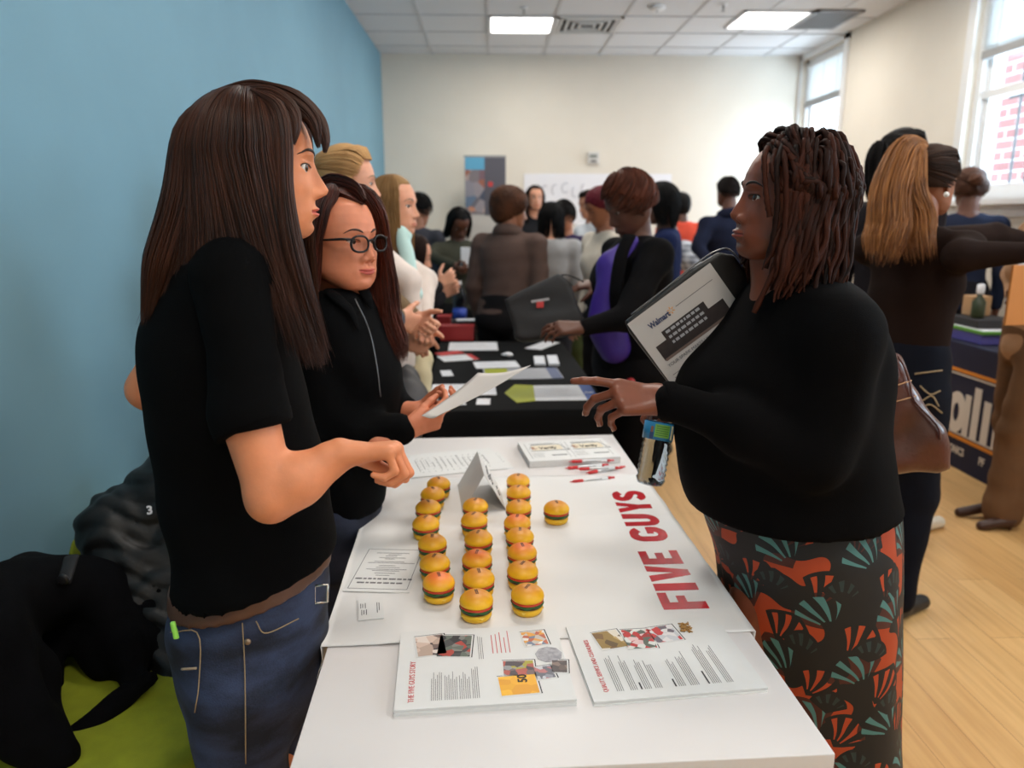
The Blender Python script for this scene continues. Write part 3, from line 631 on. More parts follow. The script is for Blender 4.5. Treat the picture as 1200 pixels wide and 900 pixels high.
    # top
    sd = seed_of(label); V, Q = nets(tp, vox, .03, disp=folds(sd, .005), cut=[lambda p: zf(hem)-p[..., 2], rK])
    wmesh('top', toW(fr, V), Q, topmat or mat('cloth_%d_%d_%d' % top, top, .88, var=.12, scale=14, bump=.2, bscale=260, spec=.10), t)
    if collar:
        an_ = np.linspace(0, 2*pi, 22, endpoint=False); Vt, f_ = tube([A(lx(.83)-.012+.066*K*cos(a_), .070*K*sin(a_), zf(.846)-.016*cos(a_)) for a_ in an_], .020*collar, 10, closed=True, flat=1.5); wmesh('collar', toW(fr, Vt), f_, topmat or mat('cloth_%d_%d_%d' % top, top), t)
    bm_ = mat('cloth_%d_%d_%d' % bottom, bottom, .88, var=.15, scale=12, bump=.2, bscale=300, spec=.15)
    if legs == 'skirt': V, Q = nets([loft([(zf(.20), 0, 0, .17*g, .2*g), (zf(.35), 0, 0, .16*g, .2*g)]+bz)], vox, .03, disp=folds(sd+1, .006, (14, 14, 3)))
    else: V, Q = nets(lg+[(loft(bz), .03)], vox, .03, disp=folds(sd+1, .004))
    wmesh('skirt' if legs == 'skirt' else 'trousers', toW(fr, V), Q, bm_, t)
    for q in ((-1, 1) if shoes else ()):
        o = ft[q]; V, Q = nets([(cap(o+A(-.06, 0, .035), o+A(.13, 0, .028), .036, .030), .02), (cap(o+A(-.05, 0, .07), o+A(-.02, 0, .05), .036, .04), .02)], .009, cut=[lambda p: floor_z+.002-p[..., 2]])
        wmesh('shoe', toW(fr, V), Q, mat('shoe_%d_%d_%d' % shoes, shoes, .5), t)
    # hair
    hm = hairmat('hair_%d_%d_%d' % hair, hair, hairc2 or tuple(int(c*.55) for c in hair), .6); sd = seed_of(label)
    I3 = np.eye(3)
    if hstyle == 'short':
        hl = lambda a: .42+.0*a if abs(a) < .75 else (.25 if abs(a) < 1.25 else -.35)
        hl2 = lambda a: .45*smooth01((1.35-abs(a))/.6)-.38*smooth01((abs(a)-1.3)/.6); cv = skullcap(.019, hairline=hl2)
        p1 = curtain(320, -pi, pi, 1.35, lambda a: scalp(a, hl2(a)+.05, .022), .020, .0016, 9, sd, el_end=.1 if False else 0.0)
        rs = np.random.RandomState(sd); pp = []
        for i in range(420):
            a = rs.uniform(-pi, pi); e1 = hl2(a); e0 = rs.uniform(e1, 1.5); pp.append([scalp(a+.25*k_*(1 if sd % 2 else -1), max(e1-.05, e0-.16*k_), .016+.009*sin(pi*min(k_, 2.6)/3)) for k_ in range(4)])
        add_hair(t, 'hair', [cv, (np.array(pp), .0022)], hm, Hh, R, s)
    elif hstyle == 'afro':
        rs = np.random.RandomState(sd); pr = [(ell(A(-.02, 0, .045), (.118*hscale, .108*hscale, .098*hscale)), .02), (ell(A(-.05, 0, -.01), (.08, .095*hscale, .085)), .03)]
        nn = lambda p: .004*(np.sin(p[..., 0]*210+2*np.sin(p[..., 1]*160))*np.sin(p[..., 1]*190+p[..., 2]*90)*np.sin(p[..., 2]*200))
        V, Q = nets(pr, .005, .02, disp=nn, cut=[lambda p: -ell(A(.095, 0, -.035), (.062, .085, .085))(p)]); add_hair(t, 'hair', [(V, Q.astype(int))], hm, Hh, R, s)
    elif hstyle in ('long', 'bob'):
        hl2 = lambda a: .62*smooth01((1.2-abs(a))/.5)-.45*smooth01((abs(a)-1.15)/.5); cv = skullcap(.011, hairline=hl2)
        zt = -.30 if hstyle == 'long' else -.11
        tip = lambda a: A((-.045 if abs(a) > 1.9 else .035-.06*(abs(a)-1)), .085*np.sign(a)*min(1, abs(sin(a))+.25), zt-(.03*abs(a)-.03))
        f1 = [curtain(420, q*.95, q*pi, 1.45, tip, .028, .0020, 13, sd+i, jit=.008, wav=.004) for i, q in enumerate((-1, 1))]
        add_hair(t, 'hair', [cv]+f1, hm, Hh, R, s)
    elif hstyle in ('ponytail', 'bun'):
        hl2 = lambda a: .55*smooth01((1.35-abs(a))/.6)-.35*smooth01((abs(a)-1.2)/.5); cv = skullcap(.017, hairline=hl2); rs = np.random.RandomState(sd); K0 = A(-.108, 0, .045); pp = []
        for i in range(360):
            a = rs.uniform(-pi, pi); p0 = scalp(a, hl2(a), .019); e_ = [p0]
            for u in (.33, .66): q = p0*(1-u)+K0*u; q = q-A(-.006, 0, .02); q = q/np.linalg.norm(q/A(.113, .099, .122))+A(-.006, 0, .02); e_.append(q)
            pp.append(spline(e_+[K0-A(.006, 0, 0)], 9))
        L_ = [cv, (np.array(pp), .0018)]
        if hstyle == 'ponytail': L_.append(bundle([K0, K0+A(-.035, 0, .008), K0+A(-.06, 0, -.05), K0+A(-.05, 0, -.16), K0+A(-.03, 0, -.24)], [.012, .024, .03, .028, .012], 160, .0018, 14, seed=sd))
        else:
            V, Q = nets([ell(K0+A(-.02, 0, .025), (.038, .042, .036))], .005, .01, disp=lambda p: .003*np.sin(p[..., 2]*200+p[..., 1]*120)); L_.append((V, Q))
        add_hair(t, 'hair', L_, hm, Hh, R, s); Vt, f_ = tube([K0+A(-.004, .016*cos(a), .016*sin(a)) for a in np.linspace(0, 2*pi, 14, endpoint=False)], .005, 6, closed=True); wmesh('hair_tie', (Vt*s)@R.T+Hh, f_, mat('hair_tie', (20, 20, 22), .7), t)
    return t
# ---------------------------------------------------------------- lettering and flat things
def text_v(body, size, R=None, o=(0, 0, 0), bold=0.0, depth=.0004, align='LEFT', sx=1.0, shear=0.0):
    c = bpy.data.curves.new('lettering', 'FONT'); c.body = body; c.size = size; c.extrude = depth; c.offset = bold; c.align_x = align; c.shear = shear; c.resolution_u = 3
    ob = bpy.data.objects.new('lettering', c); COL.objects.link(ob); dg = bpy.context.evaluated_depsgraph_get(); me = bpy.data.meshes.new_from_object(ob.evaluated_get(dg))
    v = np.array([q.co[:] for q in me.vertices]); f = [list(p.vertices) for p in me.polygons]
    bpy.data.objects.remove(ob); bpy.data.curves.remove(c); bpy.data.meshes.remove(me)
    v = v*A(sx, 1, 1)
    if R is not None: v = v@np.asarray(R).T
    return v+np.asarray(o, float), f
def lines(mb, x, y, w, n, dy, th=.0012, z=.0003, seed=0, ragged=.25):
    rs = random.Random(seed)
    for i in range(n):
        ww = w*(1-rs.random()*ragged); mb.box((x+ww/2, y-i*dy, z), (ww, th, .0003))
def fit(px, z):      # near left, near right, far right, far left photo corners -> centre, angle, width, length
    p = [PZ(a, b, z) for a, b in px]; c = sum(p)/4; u = (p[1]-p[0]+p[2]-p[3])/2; v = (p[3]-p[0]+p[2]-p[1])/2
    return c, atan2(u[1], u[0]), np.linalg.norm(u[:2]), np.linalg.norm(v[:2])
def picture(name, cols, scale=60, seed=0):
    m, nt, b = newmat(name); L = nt.links; tc = N(nt, 'ShaderNodeTexCoord'); vo = N(nt, 'ShaderNodeTexVoronoi'); vo.inputs['Scale'].default_value = scale
    mp = N(nt, 'ShaderNodeMapping'); mp.inputs['Location'].default_value = (seed*1.7, seed*.9, 0); L.new(tc.outputs['Object'], mp.inputs[0]); L.new(mp.outputs[0], vo.inputs['Vector'])
    sp = N(nt, 'ShaderNodeSeparateColor'); L.new(vo.outputs['Color'], sp.inputs[0]); cr = N(nt, 'ShaderNodeValToRGB'); cr.color_ramp.interpolation = 'CONSTANT'
    e = cr.color_ramp.elements; e[0].color = lin(cols[0]); e[1].position = .999; e[1].color = lin(cols[-1])
    for i, c in enumerate(cols[1:]): q = e.new((i+1)/len(cols)); q.color = lin(c)
    L.new(sp.outputs[0], cr.inputs[0]); L.new(cr.outputs[0], b.inputs['Base Color']); setin(b, Roughness=.5); return m
TZ = .74
# ---------------------------------------------------------------- white table
lam = mat('white_laminate', (224, 219, 217), .33, var=.015, scale=4)
TA = radians(2.2); near_r = A(.496, .922, 0); W_T, L_T = .785, 1.635
u_, v_ = A(cos(TA), sin(TA), 0), A(-sin(TA), cos(TA), 0); TC = near_r-u_*W_T/2+v_*L_T/2
t = empty('white_table', TC, TA, 'long white laminate table in the foreground carrying the toy burgers', 'table')
MB().box((0, 0, TZ-.016), (W_T, L_T, .032), bev=.002).obj('tabletop', lam, t)
ap = MB()
for q in (-1, 1): ap.box((q*(W_T/2-.07), 0, TZ-.062), (.025, L_T-.16, .06)); ap.box((0, q*(L_T/2-.09), TZ-.062), (W_T-.14, .025, .06))
ap.obj('frame', mat('table_frame_metal', (200, 200, 200), .35, metal=.4), t)
for i in (-1, 1):
    for j in (-1, 1): MB().box((i*(W_T/2-.07), j*(L_T/2-.09), (TZ-.05)/2), (.04, .04, TZ-.05), bev=.004).obj('leg', mat('table_frame_metal', (200, 200, 200)), t)
def onT(uu, vv, z=TZ): q = TC+u_*uu+v_*vv; q[2] = z; return q
# banner cloth with FIVE GUYS lettering
bann = mat('vinyl_banner_cloth', (228, 226, 224), .5, var=.02, scale=6, spec=.4)
n1 = MB(); v0 = -L_T/2+.325; v1 = v0+.88; nu, nv = 60, 80; uu = np.linspace(-W_T/2-.012, W_T/2+.010, nu); vv = np.linspace(v0, v1, nv); V = []
def banz(a, b):
    return .0022+.0018*(np.sin(b*21+3*a)*np.sin(a*9+b*5)+.6*np.sin(b*47-a*13)*smooth01((a+.1)/.4))*.8+.0016*np.exp(-((a+.27)/.02)**2)+.0012*np.exp(-((b-.05-.1*a)/.012)**2)
for b_ in vv:
    for a_ in uu: V.append(onT(a_, b_, TZ+max(.0012, banz(a_, b_))))
I = np.arange(nu*nv).reshape(nv, nu); Q = np.stack([I[:-1, :-1], I[:-1, 1:], I[1:, 1:], I[1:, :-1]], -1).reshape(-1, 4).tolist()
# hanging side flaps
for e_, sg in ((0, -1), (nu-1, 1)):
    base_ = len(V); 
    for b_ in vv:
        for k_ in range(1, 7): q = onT(uu[e_]+sg*.0012*k_+sg*.004*sin(b_*20+k_), b_, TZ-.012*k_-.001); V.append(q)
    for j in range(nv-1):
        for k_ in range(6):
            a1 = I[j, e_] if k_ == 0 else base_+j*6+k_-1; a2 = I[j+1, e_] if k_ == 0 else base_+(j+1)*6+k_-1; b1 = base_+j*6+k_; b2 = base_+(j+1)*6+k_
            Q.append([int(a1), int(a2), int(b2), int(b1)] if sg > 0 else [int(a1), int(b1), int(b2), int(a2)])
bn = empty('banner_cloth', onT(0, (v0+v1)/2), TA, 'white vinyl banner with red FIVE GUYS letters spread over the white table', 'banner')
o = wmesh('cloth_sheet', V, Q, bann, bn); sm = o.modifiers.new('thickness', 'SOLIDIFY'); sm.thickness = .0008; sm.offset = 1
red_v = mat('red_vinyl_letters', (200, 38, 48), .22, var=.25, scale=30, coat=.3)
G_ = {  # block letters as bars (x0, y0, x1, y1) or slanted quads, x reading direction, y up, unit cap height
 'F': [(0, 0, .26, 1), (.26, .40, .50, .60), (.26, .79, .62, 1)], 'I': [(0, 0, .25, 1)], 'E': [(0, 0, .26, 1), (.26, 0, .62, .21), (.26, .40, .52, .60), (.26, .79, .62, 1)],
 'V': [((0, 1), (.25, 1), (.40, .02), (.23, 0)), ((.45, 1), (.70, 1), (.47, 0), (.30, .02))], 'Y': [(.23, 0, .48, .42), ((0, 1), (.25, 1), (.44, .36), (.23, .38)), ((.46, 1), (.71, 1), (.48, .38), (.27, .36))]}
def barmesh(q, fn):
    if not isinstance(q[0], tuple): x0_, y0_, x1_, y1_ = q; q = ((x0_, y1_), (x1_, y1_), (x1_, y0_), (x0_, y0_))
    a, b_, c, d = [np.array(k_, float) for k_ in q]; n_ = 7; v = []
    for i in range(n_):
        for j in range(n_): s_, t_ = i/(n_-1), j/(n_-1); p_ = (a*(1-s_)+b_*s_)*(1-t_)+(d*(1-s_)+c*s_)*t_; v.append(fn(p_))
    return v, [[i*n_+j, i*n_+j+1, (i+1)*n_+j+1, (i+1)*n_+j] for i in range(n_-1) for j in range(n_-1)]
def arcpts(cx, cy, rx, ry, a0, a1, n): return [(cx+rx*cos(radians(a0+(a1-a0)*i/(n-1))), cy+ry*sin(radians(a0+(a1-a0)*i/(n-1)))) for i in range(n)]
def ribbon(pts, w):
    p = np.array(pts); t_ = np.gradient(p, axis=0); t_ /= np.linalg.norm(t_, axis=1)[:, None]; nn = np.stack([-t_[:, 1], t_[:, 0]], 1)*w/2; return (p+nn), (p-nn)
rib = {'G': arcpts(.36, .64, .235, .25, 25, 180, 12)+arcpts(.36, .36, .235, .25, 180, 360, 14)+[(.595, .44), (.595, .50)],
       'U': [(.125, 1), (.125, .7)]+arcpts(.35, .34, .225, .225, 180, 360, 12)+[(.575, .7), (.575, 1)],
       'S': arcpts(.34, .71, .205, .185, 10, 250, 12)+arcpts(.34, .29, .215, .185, 60, -170, 12)}
Lf = TA+pi/2; capH = .092; adv = {'F': .69, 'I': .34, 'V': .76, 'E': .72, ' ': .40, 'G': .80, 'U': .80, 'Y': .76, 'S': .72}
x0 = -L_T/2+.412; scx = 1.07; pos = 0; total = sum(adv[c] for c in 'FIVE GUYS'); scx = .655/total/capH
ucap = W_T/2-.050      # baseline distance to the right table edge
def letter_pt(px_, py_, zz=.0): a_ = ucap-py_*capH+.0035*px_; b_ = x0+px_*capH*scx; return onT(a_, b_, TZ+max(.0012, float(banz(a_, b_)))+.0011+zz)
for ch in 'FIVE GUYS':
    if ch == ' ': pos += adv[ch]; continue
    mb = MB()
    if ch in G_:
        mm_ = MB()
        for q in G_[ch]: mm_.add(*barmesh(q, lambda p_: letter_pt(pos+p_[0], p_[1])))
        v, f = mm_.V(), mm_.f
    else:
        a1, a2 = ribbon(rib[ch], .25); k = len(a1); v = [letter_pt(pos+q[0], min(1.0, max(0, q[1]))) for q in a1]+[letter_pt(pos+q[0], min(1.0, max(0, q[1]))) for q in (a1+a2)/2]+[letter_pt(pos+q[0], min(1.0, max(0, q[1]))) for q in a2]; f = [[r_*k+i, r_*k+i+1, (r_+1)*k+i+1, (r_+1)*k+i] for r_ in range(2) for i in range(k-1)]
        if ch == 'G':
            b0 = len(v); v += [letter_pt(pos+a_, b_) for a_, b_ in ((.38, .34), (.70, .34), (.70, .52), (.38, .52))]; f.append([b0, b0+1, b0+2, b0+3])
    o = wmesh('letter', v, f, red_v, bn, smooth=False); sm = o.modifiers.new('thickness', 'SOLIDIFY'); sm.thickness = .0006; sm.offset = 0
    pos += adv[ch]
# ---------------------------------------------------------------- toy burgers
def bun_mat(name, c_top, c_side):
    m, nt, b = newmat(name); L = nt.links; tc = N(nt, 'ShaderNodeTexCoord'); sx = N(nt, 'ShaderNodeSeparateXYZ'); L.new(tc.outputs['Object'], sx.inputs[0])
    no = N(nt, 'ShaderNodeTexNoise'); no.inputs['Scale'].default_value = 40; L.new(tc.outputs['Object'], no.inputs['Vector']); ma = N(nt, 'ShaderNodeMath', operation='MULTIPLY_ADD'); ma.inputs[1].default_value = .012; L.new(no.outputs[0], ma.inputs[0]); L.new(sx.outputs[2], ma.inputs[2])
    mr = N(nt, 'ShaderNodeMapRange'); mr.inputs[1].default_value = .046; mr.inputs[2].default_value = .062; L.new(ma.outputs[0], mr.inputs[0]); mx = N(nt, 'ShaderNodeMix', data_type='RGBA'); mx.inputs[6].default_value = lin(c_side); mx.inputs[7].default_value = lin(c_top); L.new(mr.outputs[0], mx.inputs[0]); L.new(mx.outputs[2], b.inputs['Base Color']); setin(b, Roughness=.42); return m
bunA = bun_mat('bun_foam_brown', (214, 134, 44), (250, 190, 26)); bunB = bun_mat('bun_foam_red', (232, 110, 50), (248, 184, 34))
ybase = mat('bun_yellow', (244, 190, 36), .45); patty = mat('patty_brown', (62, 34, 20), .6); lettuce = mat('lettuce_green', (38, 92, 40), .5); tom = mat('tomato_red', (206, 60, 30), .45); chs = mat('cheese_yellow', (245, 205, 90), .45)
def make_burger(bm_):
    t = empty('toy_burger', (0, 0, 0), 0)
    MB().lathe([(.020, 0), (.0270, .002), (.0302, .008), (.0300, .014), (.026, .0175)], 28).obj('bottom_bun', ybase, t, smooth=True)
    MB().lathe([(.026, .0165), (.0306, .0180), (.0306, .0210), (.026, .0225)], 28).obj('patty', patty, t, smooth=True)
    V, f = [], []; n = 56
    for k_, (r_, z_) in enumerate([(.024, .0210), (.0318, .0208), (.0324, .0236), (.0310, .0260), (.024, .0265)]):
        for i in range(n): a = 2*pi*i/n; V.append(((r_+.0009*sin(a*9)*(k_ in (1, 2, 3)))*cos(a), (r_+.0009*sin(a*9))*sin(a), z_+.0012*sin(a*7+k_*.4)*(r_ > .025)))
    for k_ in range(4):
        for i in range(n): j = (i+1) % n; f.append([k_*n+i, k_*n+j, (k_+1)*n+j, (k_+1)*n+i])
    mesh('lettuce', V, f, lettuce, t)
    MB().lathe([(.024, .0250), (.0318, .0262), (.0322, .0292), (.027, .0310)], 28).obj('tomato', tom, t, smooth=True)
    cm = MB()
    for a in (.3, 1.9, 3.4, 4.9): c, s = cos(a), sin(a); cm.add([(c*.024-s*.014, s*.024+c*.014, .0182), (c*.024+s*.014, s*.024-c*.014, .0182), (c*.0330, s*.0330, .0100), (c*.024-s*.014, s*.024+c*.014, .0170), (c*.024+s*.014, s*.024-c*.014, .0170), (c*.0312, s*.0312, .0090)], [[0, 1, 2], [3, 5, 4], [0, 2, 5, 3], [1, 4, 5, 2], [0, 3, 4, 1]])
    cm.obj('cheese', chs, t)
    pr = [(.0285, .0300), (.0320, .0315), (.0330, .0345), (.0322, .0390), (.0298, .0435), (.0255, .0480), (.0195, .0517), (.0125, .0540), (.006, .0550), (.0015, .0552)]
    MB().lathe(pr, 32).obj('top_bun', bm_, t, smooth=True)
    mk = MB()
    def dz(r): return float(np.interp(r, [a for a, b in pr][::-1], [b for a, b in pr][::-1]))
    for k_ in range(5):
        for s_ in (-1, 1): x_, y_ = s_*.0016, -.008+.0036*k_; mk.box((x_, y_, dz(math.hypot(x_, y_))+.0001), (.0022, .0024, .0006), rz=.2*k_)
    mk.obj('printed_mark', ink_dark, t)
    return t
protoA = make_burger(bunA); protoB = make_burger(bunB)
def clone(src):
    r = src.copy(); COL.objects.link(r)
    for ch in src.children:
        c = ch.copy(); COL.objects.link(c); c.parent = r
        for g in ch.children: d = g.copy(); COL.objects.link(d); d.parent = c
    return r
left = [(514, 571), (507, 583), (502, 599), (499, 618), (507, 641), (510, 665), (514, 688)]
mid = [(557, 597), (556, 614), (561, 636), (559, 660), (561, 683), (558, 709)]
right = [(607, 567), (608, 581), (608, 599), (606, 617), (609, 633), (612, 652), (612, 674), (618, 702)]
ords = ['first', 'second', 'third', 'fourth', 'fifth', 'sixth', 'seventh', 'eighth']
used = {0: False, 1: False}; rr = random.Random(5)
for nm, lst, reds in (('left', left, {6}), ('middle', mid, {3}), ('right', right, {3, 5})):
    for i, (px, py) in enumerate(lst):
        k = 1 if i in reds else 0; pr_ = protoB if k else protoA; o = pr_ if not used[k] else clone(pr_); used[k] = True
        q = PZ(px, py+1, TZ+.028); o.location = (q[0], q[1], TZ+.0035); o.rotation_euler = (rr.uniform(-.02, .02), rr.uniform(-.02, .02), rr.uniform(-.5, .5))
        j = len(lst)-1-i
        if j == 0: l = 'nearest toy foam burger of the %s row on the banner' % nm
        elif i == 0: l = 'farthest toy foam burger of the %s row on the banner' % nm
        else: l = 'toy foam burger, %s from the near end of the %s row' % (ords[j], nm)
        if k: l += ', reddish bun'
        tag(o, l, 'toy burger', 'toy burgers on the white table')
o = clone(protoA); q = PZ(652, 601, TZ+.028); o.location = (q[0], q[1], TZ+.0035); o.rotation_euler = (0, 0, .1); tag(o, 'toy foam burger standing alone right of the three rows', 'toy burger', 'toy burgers on the white table')
# ---------------------------------------------------------------- brochures (pages rotated so they read from the right)
def stack(name, corners, th, lab, cat, z=TZ, rot=True, mt=None, n=None, group=None):
    c, a, w_, l_ = fit(corners, z+th); t = empty(name, (c[0], c[1], z), a+(pi/2 if rot else 0), lab, cat, group)
    W2, L2 = (l_, w_) if rot else (w_, l_); mb = MB(); n = n or max(1, int(th/.003)); rs = random.Random(len(lab))
    for i in range(n): mb.box((rs.uniform(-.0015, .0015)*(i < n-1), rs.uniform(-.0015, .0015)*(i < n-1), th*(i+.5)/n), (W2, L2, th/n*.94))
    mb.obj('sheets', mt or paper, t); return t, W2, L2, th
def photo(t, x, y, w_, h_, rz, z, cols, seed, sc=60, border=True, name='photo_print'):
    p = None
    if border: p = MB().box((x+.0015, y-.0015, z+.0002), (w_+.006, h_+.006, .0003), rz=rz).obj(name, ink_dark, t); MB().box((x, y, z+.0005), (w_+.005, h_+.005, .0003), rz=rz).obj('white_border', paper, p)
    MB().box((x, y, z+.0009), (w_, h_, .0003), rz=rz).obj('picture' if p else name, picture('print_%d' % seed, cols, sc, seed), p or t)
t, W2, L2, th = stack('brochure_stack', [(459, 832), (674, 820), (653, 731), (472, 741)], .012, 'left brochure stack with a yellow picture near the table end', 'brochure stack', n=6)
pm = MB(); hw, hl = W2/2, L2/2
for (x, y, w_, n_) in ((-hw+.018, hl-.058, .075, 6), (-hw+.018, hl-.080, .075, 7), (-hw+.018, hl-.104, .072, 6), (-hw+.018, hl-.125, .10, 4)): lines(pm, x, y, w_, n_, .0032, .0009, th+.0002, int(y*1000) % 97, .3)
lines(pm, hw-.10, hl-.140, .085, 3, .0035, .0009, th+.0002, 5)
pm.obj('small_print', ink, t)
v, f = text_v('THE FIVE GUYS STORY', .0135, o=(-hw+.016, hl-.030, th+.0003), sx=.82); MB().add(v, f).obj('heading', ink_pink, t)
q_ = MB(); lines(q_, hw-.085, hl-.165, .07, 5, .0075, .0016, th+.0002, 9, .35); q_.obj('red_quote', ink_pink, t)
photo(t, hw-.050, hl-.055, .062, .050, .12, th, [(215, 190, 175), (60, 50, 55), (190, 165, 150), (120, 100, 95), (230, 215, 205)], 1, 55)
photo(t, hw-.056, hl-.098, .066, .058, -.10, th, [(70, 70, 72), (130, 130, 125), (45, 45, 50), (180, 70, 60), (100, 110, 100)], 2, 75)
photo(t, -hw+.045, hl-.200, .050, .062, .05, th, [(235, 170, 40), (245, 185, 50), (230, 160, 40), (240, 175, 45)], 3, 40)
v, f = text_v('50', .022, o=(-hw+.05, hl-.215, th+.0014), bold=.0004); MB().add(v, f).obj('number', ink_dark, t)
photo(t, -hw+.092, hl-.205, .040, .052, -.04, th, [(120, 100, 100), (80, 70, 75), (180, 90, 80), (150, 150, 150), (170, 160, 60)], 4, 80)
photo(t, hw-.045, hl-.243, .045, .042, .1, th, [(200, 190, 180), (225, 160, 70), (120, 130, 150), (190, 100, 70), (235, 230, 225)], 5, 90)
V_ = MB(); V_.lathe([(.024, th+.0001), (.024, th+.0008)], 9, c=(hw-.098, hl-.262, 0)); V_.obj('foil_picture', mat('foil_grey', (170, 168, 175), .4, var=.4, scale=90), t)
photo(t, hw-.150, hl-.247, .034, .030, .15, th, [(150, 150, 160), (190, 120, 120), (200, 200, 205), (110, 110, 120)], 6, 100)
photo(t, hw-.135, hl-.275, .034, .026, -.15, th, [(110, 95, 90), (140, 120, 110), (90, 80, 80)], 7, 90)
t, W2, L2, th = stack('brochure_stack', [(690, 824), (894, 805), (842, 722), (668, 733)], .008, 'right brochure stack with three red kitchen photos at the table end', 'brochure stack', n=4)
pm = MB(); hw, hl = W2/2, L2/2
for (x, y, w_, n_) in ((-hw+.022, hl-.045, .105, 4), (-hw+.022, hl-.068, .10, 4), (-hw+.022, hl-.092, .085, 4), (-hw+.022, hl-.110, .085, 4), (-hw+.022, hl-.150, .08, 4), (-hw+.022, hl-.170, .10, 5), (-hw+.022, hl-.208, .115, 5), (-hw+.022, hl-.232, .115, 4)): lines(pm, x, y, w_, n_, .0034, .0009, th+.0002, int(y*1000) % 91, .25)
pm.obj('small_print', ink, t)
bm2 = MB()
for y, w_ in ((.086, .018), (.144, .02), (.201, .035)): bm2.box((-hw+.022+w_/2, hl-y, th+.0004), (w_, .0024, .0004))
bm2.obj('bold_print', ink_dark, t)
v, f = text_v('QUALITY, SERVICE AND CLEANLINESS', .0112, o=(-hw+.022, hl-.030, th+.0003), sx=.80); MB().add(v, f).obj('heading', ink_pink, t)
photo(t, hw-.056, hl-.070, .056, .048, .14, th, [(150, 120, 60), (120, 85, 40), (190, 160, 100), (225, 215, 200), (100, 75, 40)], 8, 60)
photo(t, hw-.060, hl-.124, .062, .052, -.04, th, [(190, 45, 45), (220, 220, 215), (160, 40, 40), (90, 100, 90), (225, 190, 190)], 9, 90)
photo(t, hw-.050, hl-.176, .050, .050, .12, th, [(200, 200, 205), (200, 60, 60), (110, 100, 110), (225, 220, 220)], 10, 80)
fm = MB(); rs = random.Random(2)
for i in range(26): a = rs.uniform(0, 3); fm.box((hw-.035+rs.uniform(-.014, .014), hl-.222+rs.uniform(-.011, .011), th+.0012+rs.uniform(0, .0015)), (.011, .0024, .0012), rz=a)
fm.obj('fries_picture', mat('fries_tan', (178, 130, 60), .6, var=.4, scale=200), t)
# menu sheet, business cards
t, W2, L2, th = stack('menu_sheet', [(405, 692), (481, 695), (499, 642), (427, 641)], .0012, 'white bordered menu sheet with upside down printing at the table edge', 'paper', z=TZ+.0035, rot=False, n=1)
bd = MB(); a_, b_ = W2/2-.008, L2/2-.012
for q in (-1, 1): bd.box((q*a_, 0, th+.0002), (.0012, 2*b_, .0003)); bd.box((0, q*b_, th+.0002), (2*a_, .0012, .0003))
bd.obj('border', ink, t); pm = MB(); rs = random.Random(8)
for i, (y, w_) in enumerate([(.075, .10), (.067, .04), (.060, .035), (.051, .08), (.045, .03), (.032, .09), (.025, .14), (.012, .05), (.003, .07), (-.006, .12), (-.013, .08), (-.024, .06), (-.034, .04)]): pm.box((.004*rs.uniform(-1, 1), y, th+.0002), (w_*.75, .0016, .0003))
pm.obj('small_print', ink, t); pm = MB()
for y, w_ in ((-.050, .115), (-.068, .10)):
    x = -w_/2
    while x < w_/2: s_ = rs.uniform(.006, .016); pm.box((x+s_/2, y, th+.0002), (s_, .0055, .0003)); x += s_+.003
pm.obj('bold_print', ink, t)
t, W2, L2, th = stack('business_cards', [(421, 727), (452, 723), (447, 700), (419, 702)], .003, 'small stack of white business cards below the bordered menu', 'business cards', z=TZ+.003, rot=False, n=2)
pm = MB()
for x, w_, y in ((-.020, .018, .012), (-.016, .015, .012), (-.011, .020, .012), (-.018, .02, -.014), (-.014, .016, -.014), (-.009, .02, -.014), (.012, .040, 0), (.016, .03, .004)): pm.box((x, y, th+.0002), (.0013, w_, .0003))
pm.obj('small_print', ink_dark, t)
# printed sheets at the far left
t, W2, L2, th = stack('form_sheets', [(473, 560), (593, 549), (577, 524), (464, 535)], .004, 'loose white printed form sheets on the far left table corner', 'paper', rot=False, n=2)
pm = MB(); lines(pm, -W2/2+.03, L2/2-.02, .02, 1, .01, .001, th+.0002)
for i in range(14): pm.box((-W2/2+.055+i*.017, -.01+.008*(i % 3), th+.0003), (.0016, L2*.52-.02*(i % 4), .0003)); 
for i in range(12):
    for j in range(6): pm.box((-W2/2+.062+i*.019, -L2/2+.035+j*.026, th+.0003), (.004, .002, .0003))
pm.obj('small_print', ink, t)
t, W2, L2, th = stack('form_sheets', [(520, 563-8), (610-16, 547), (592, 530), (560, 533)], .002, 'white printed sheet half under the other form sheets', 'paper', rot=False, n=1); pm = MB(); lines(pm, W2/2-.03, L2/2-.02, .02, 8, .012, .0015, th+.0002); pm.obj('small_print', ink, t)
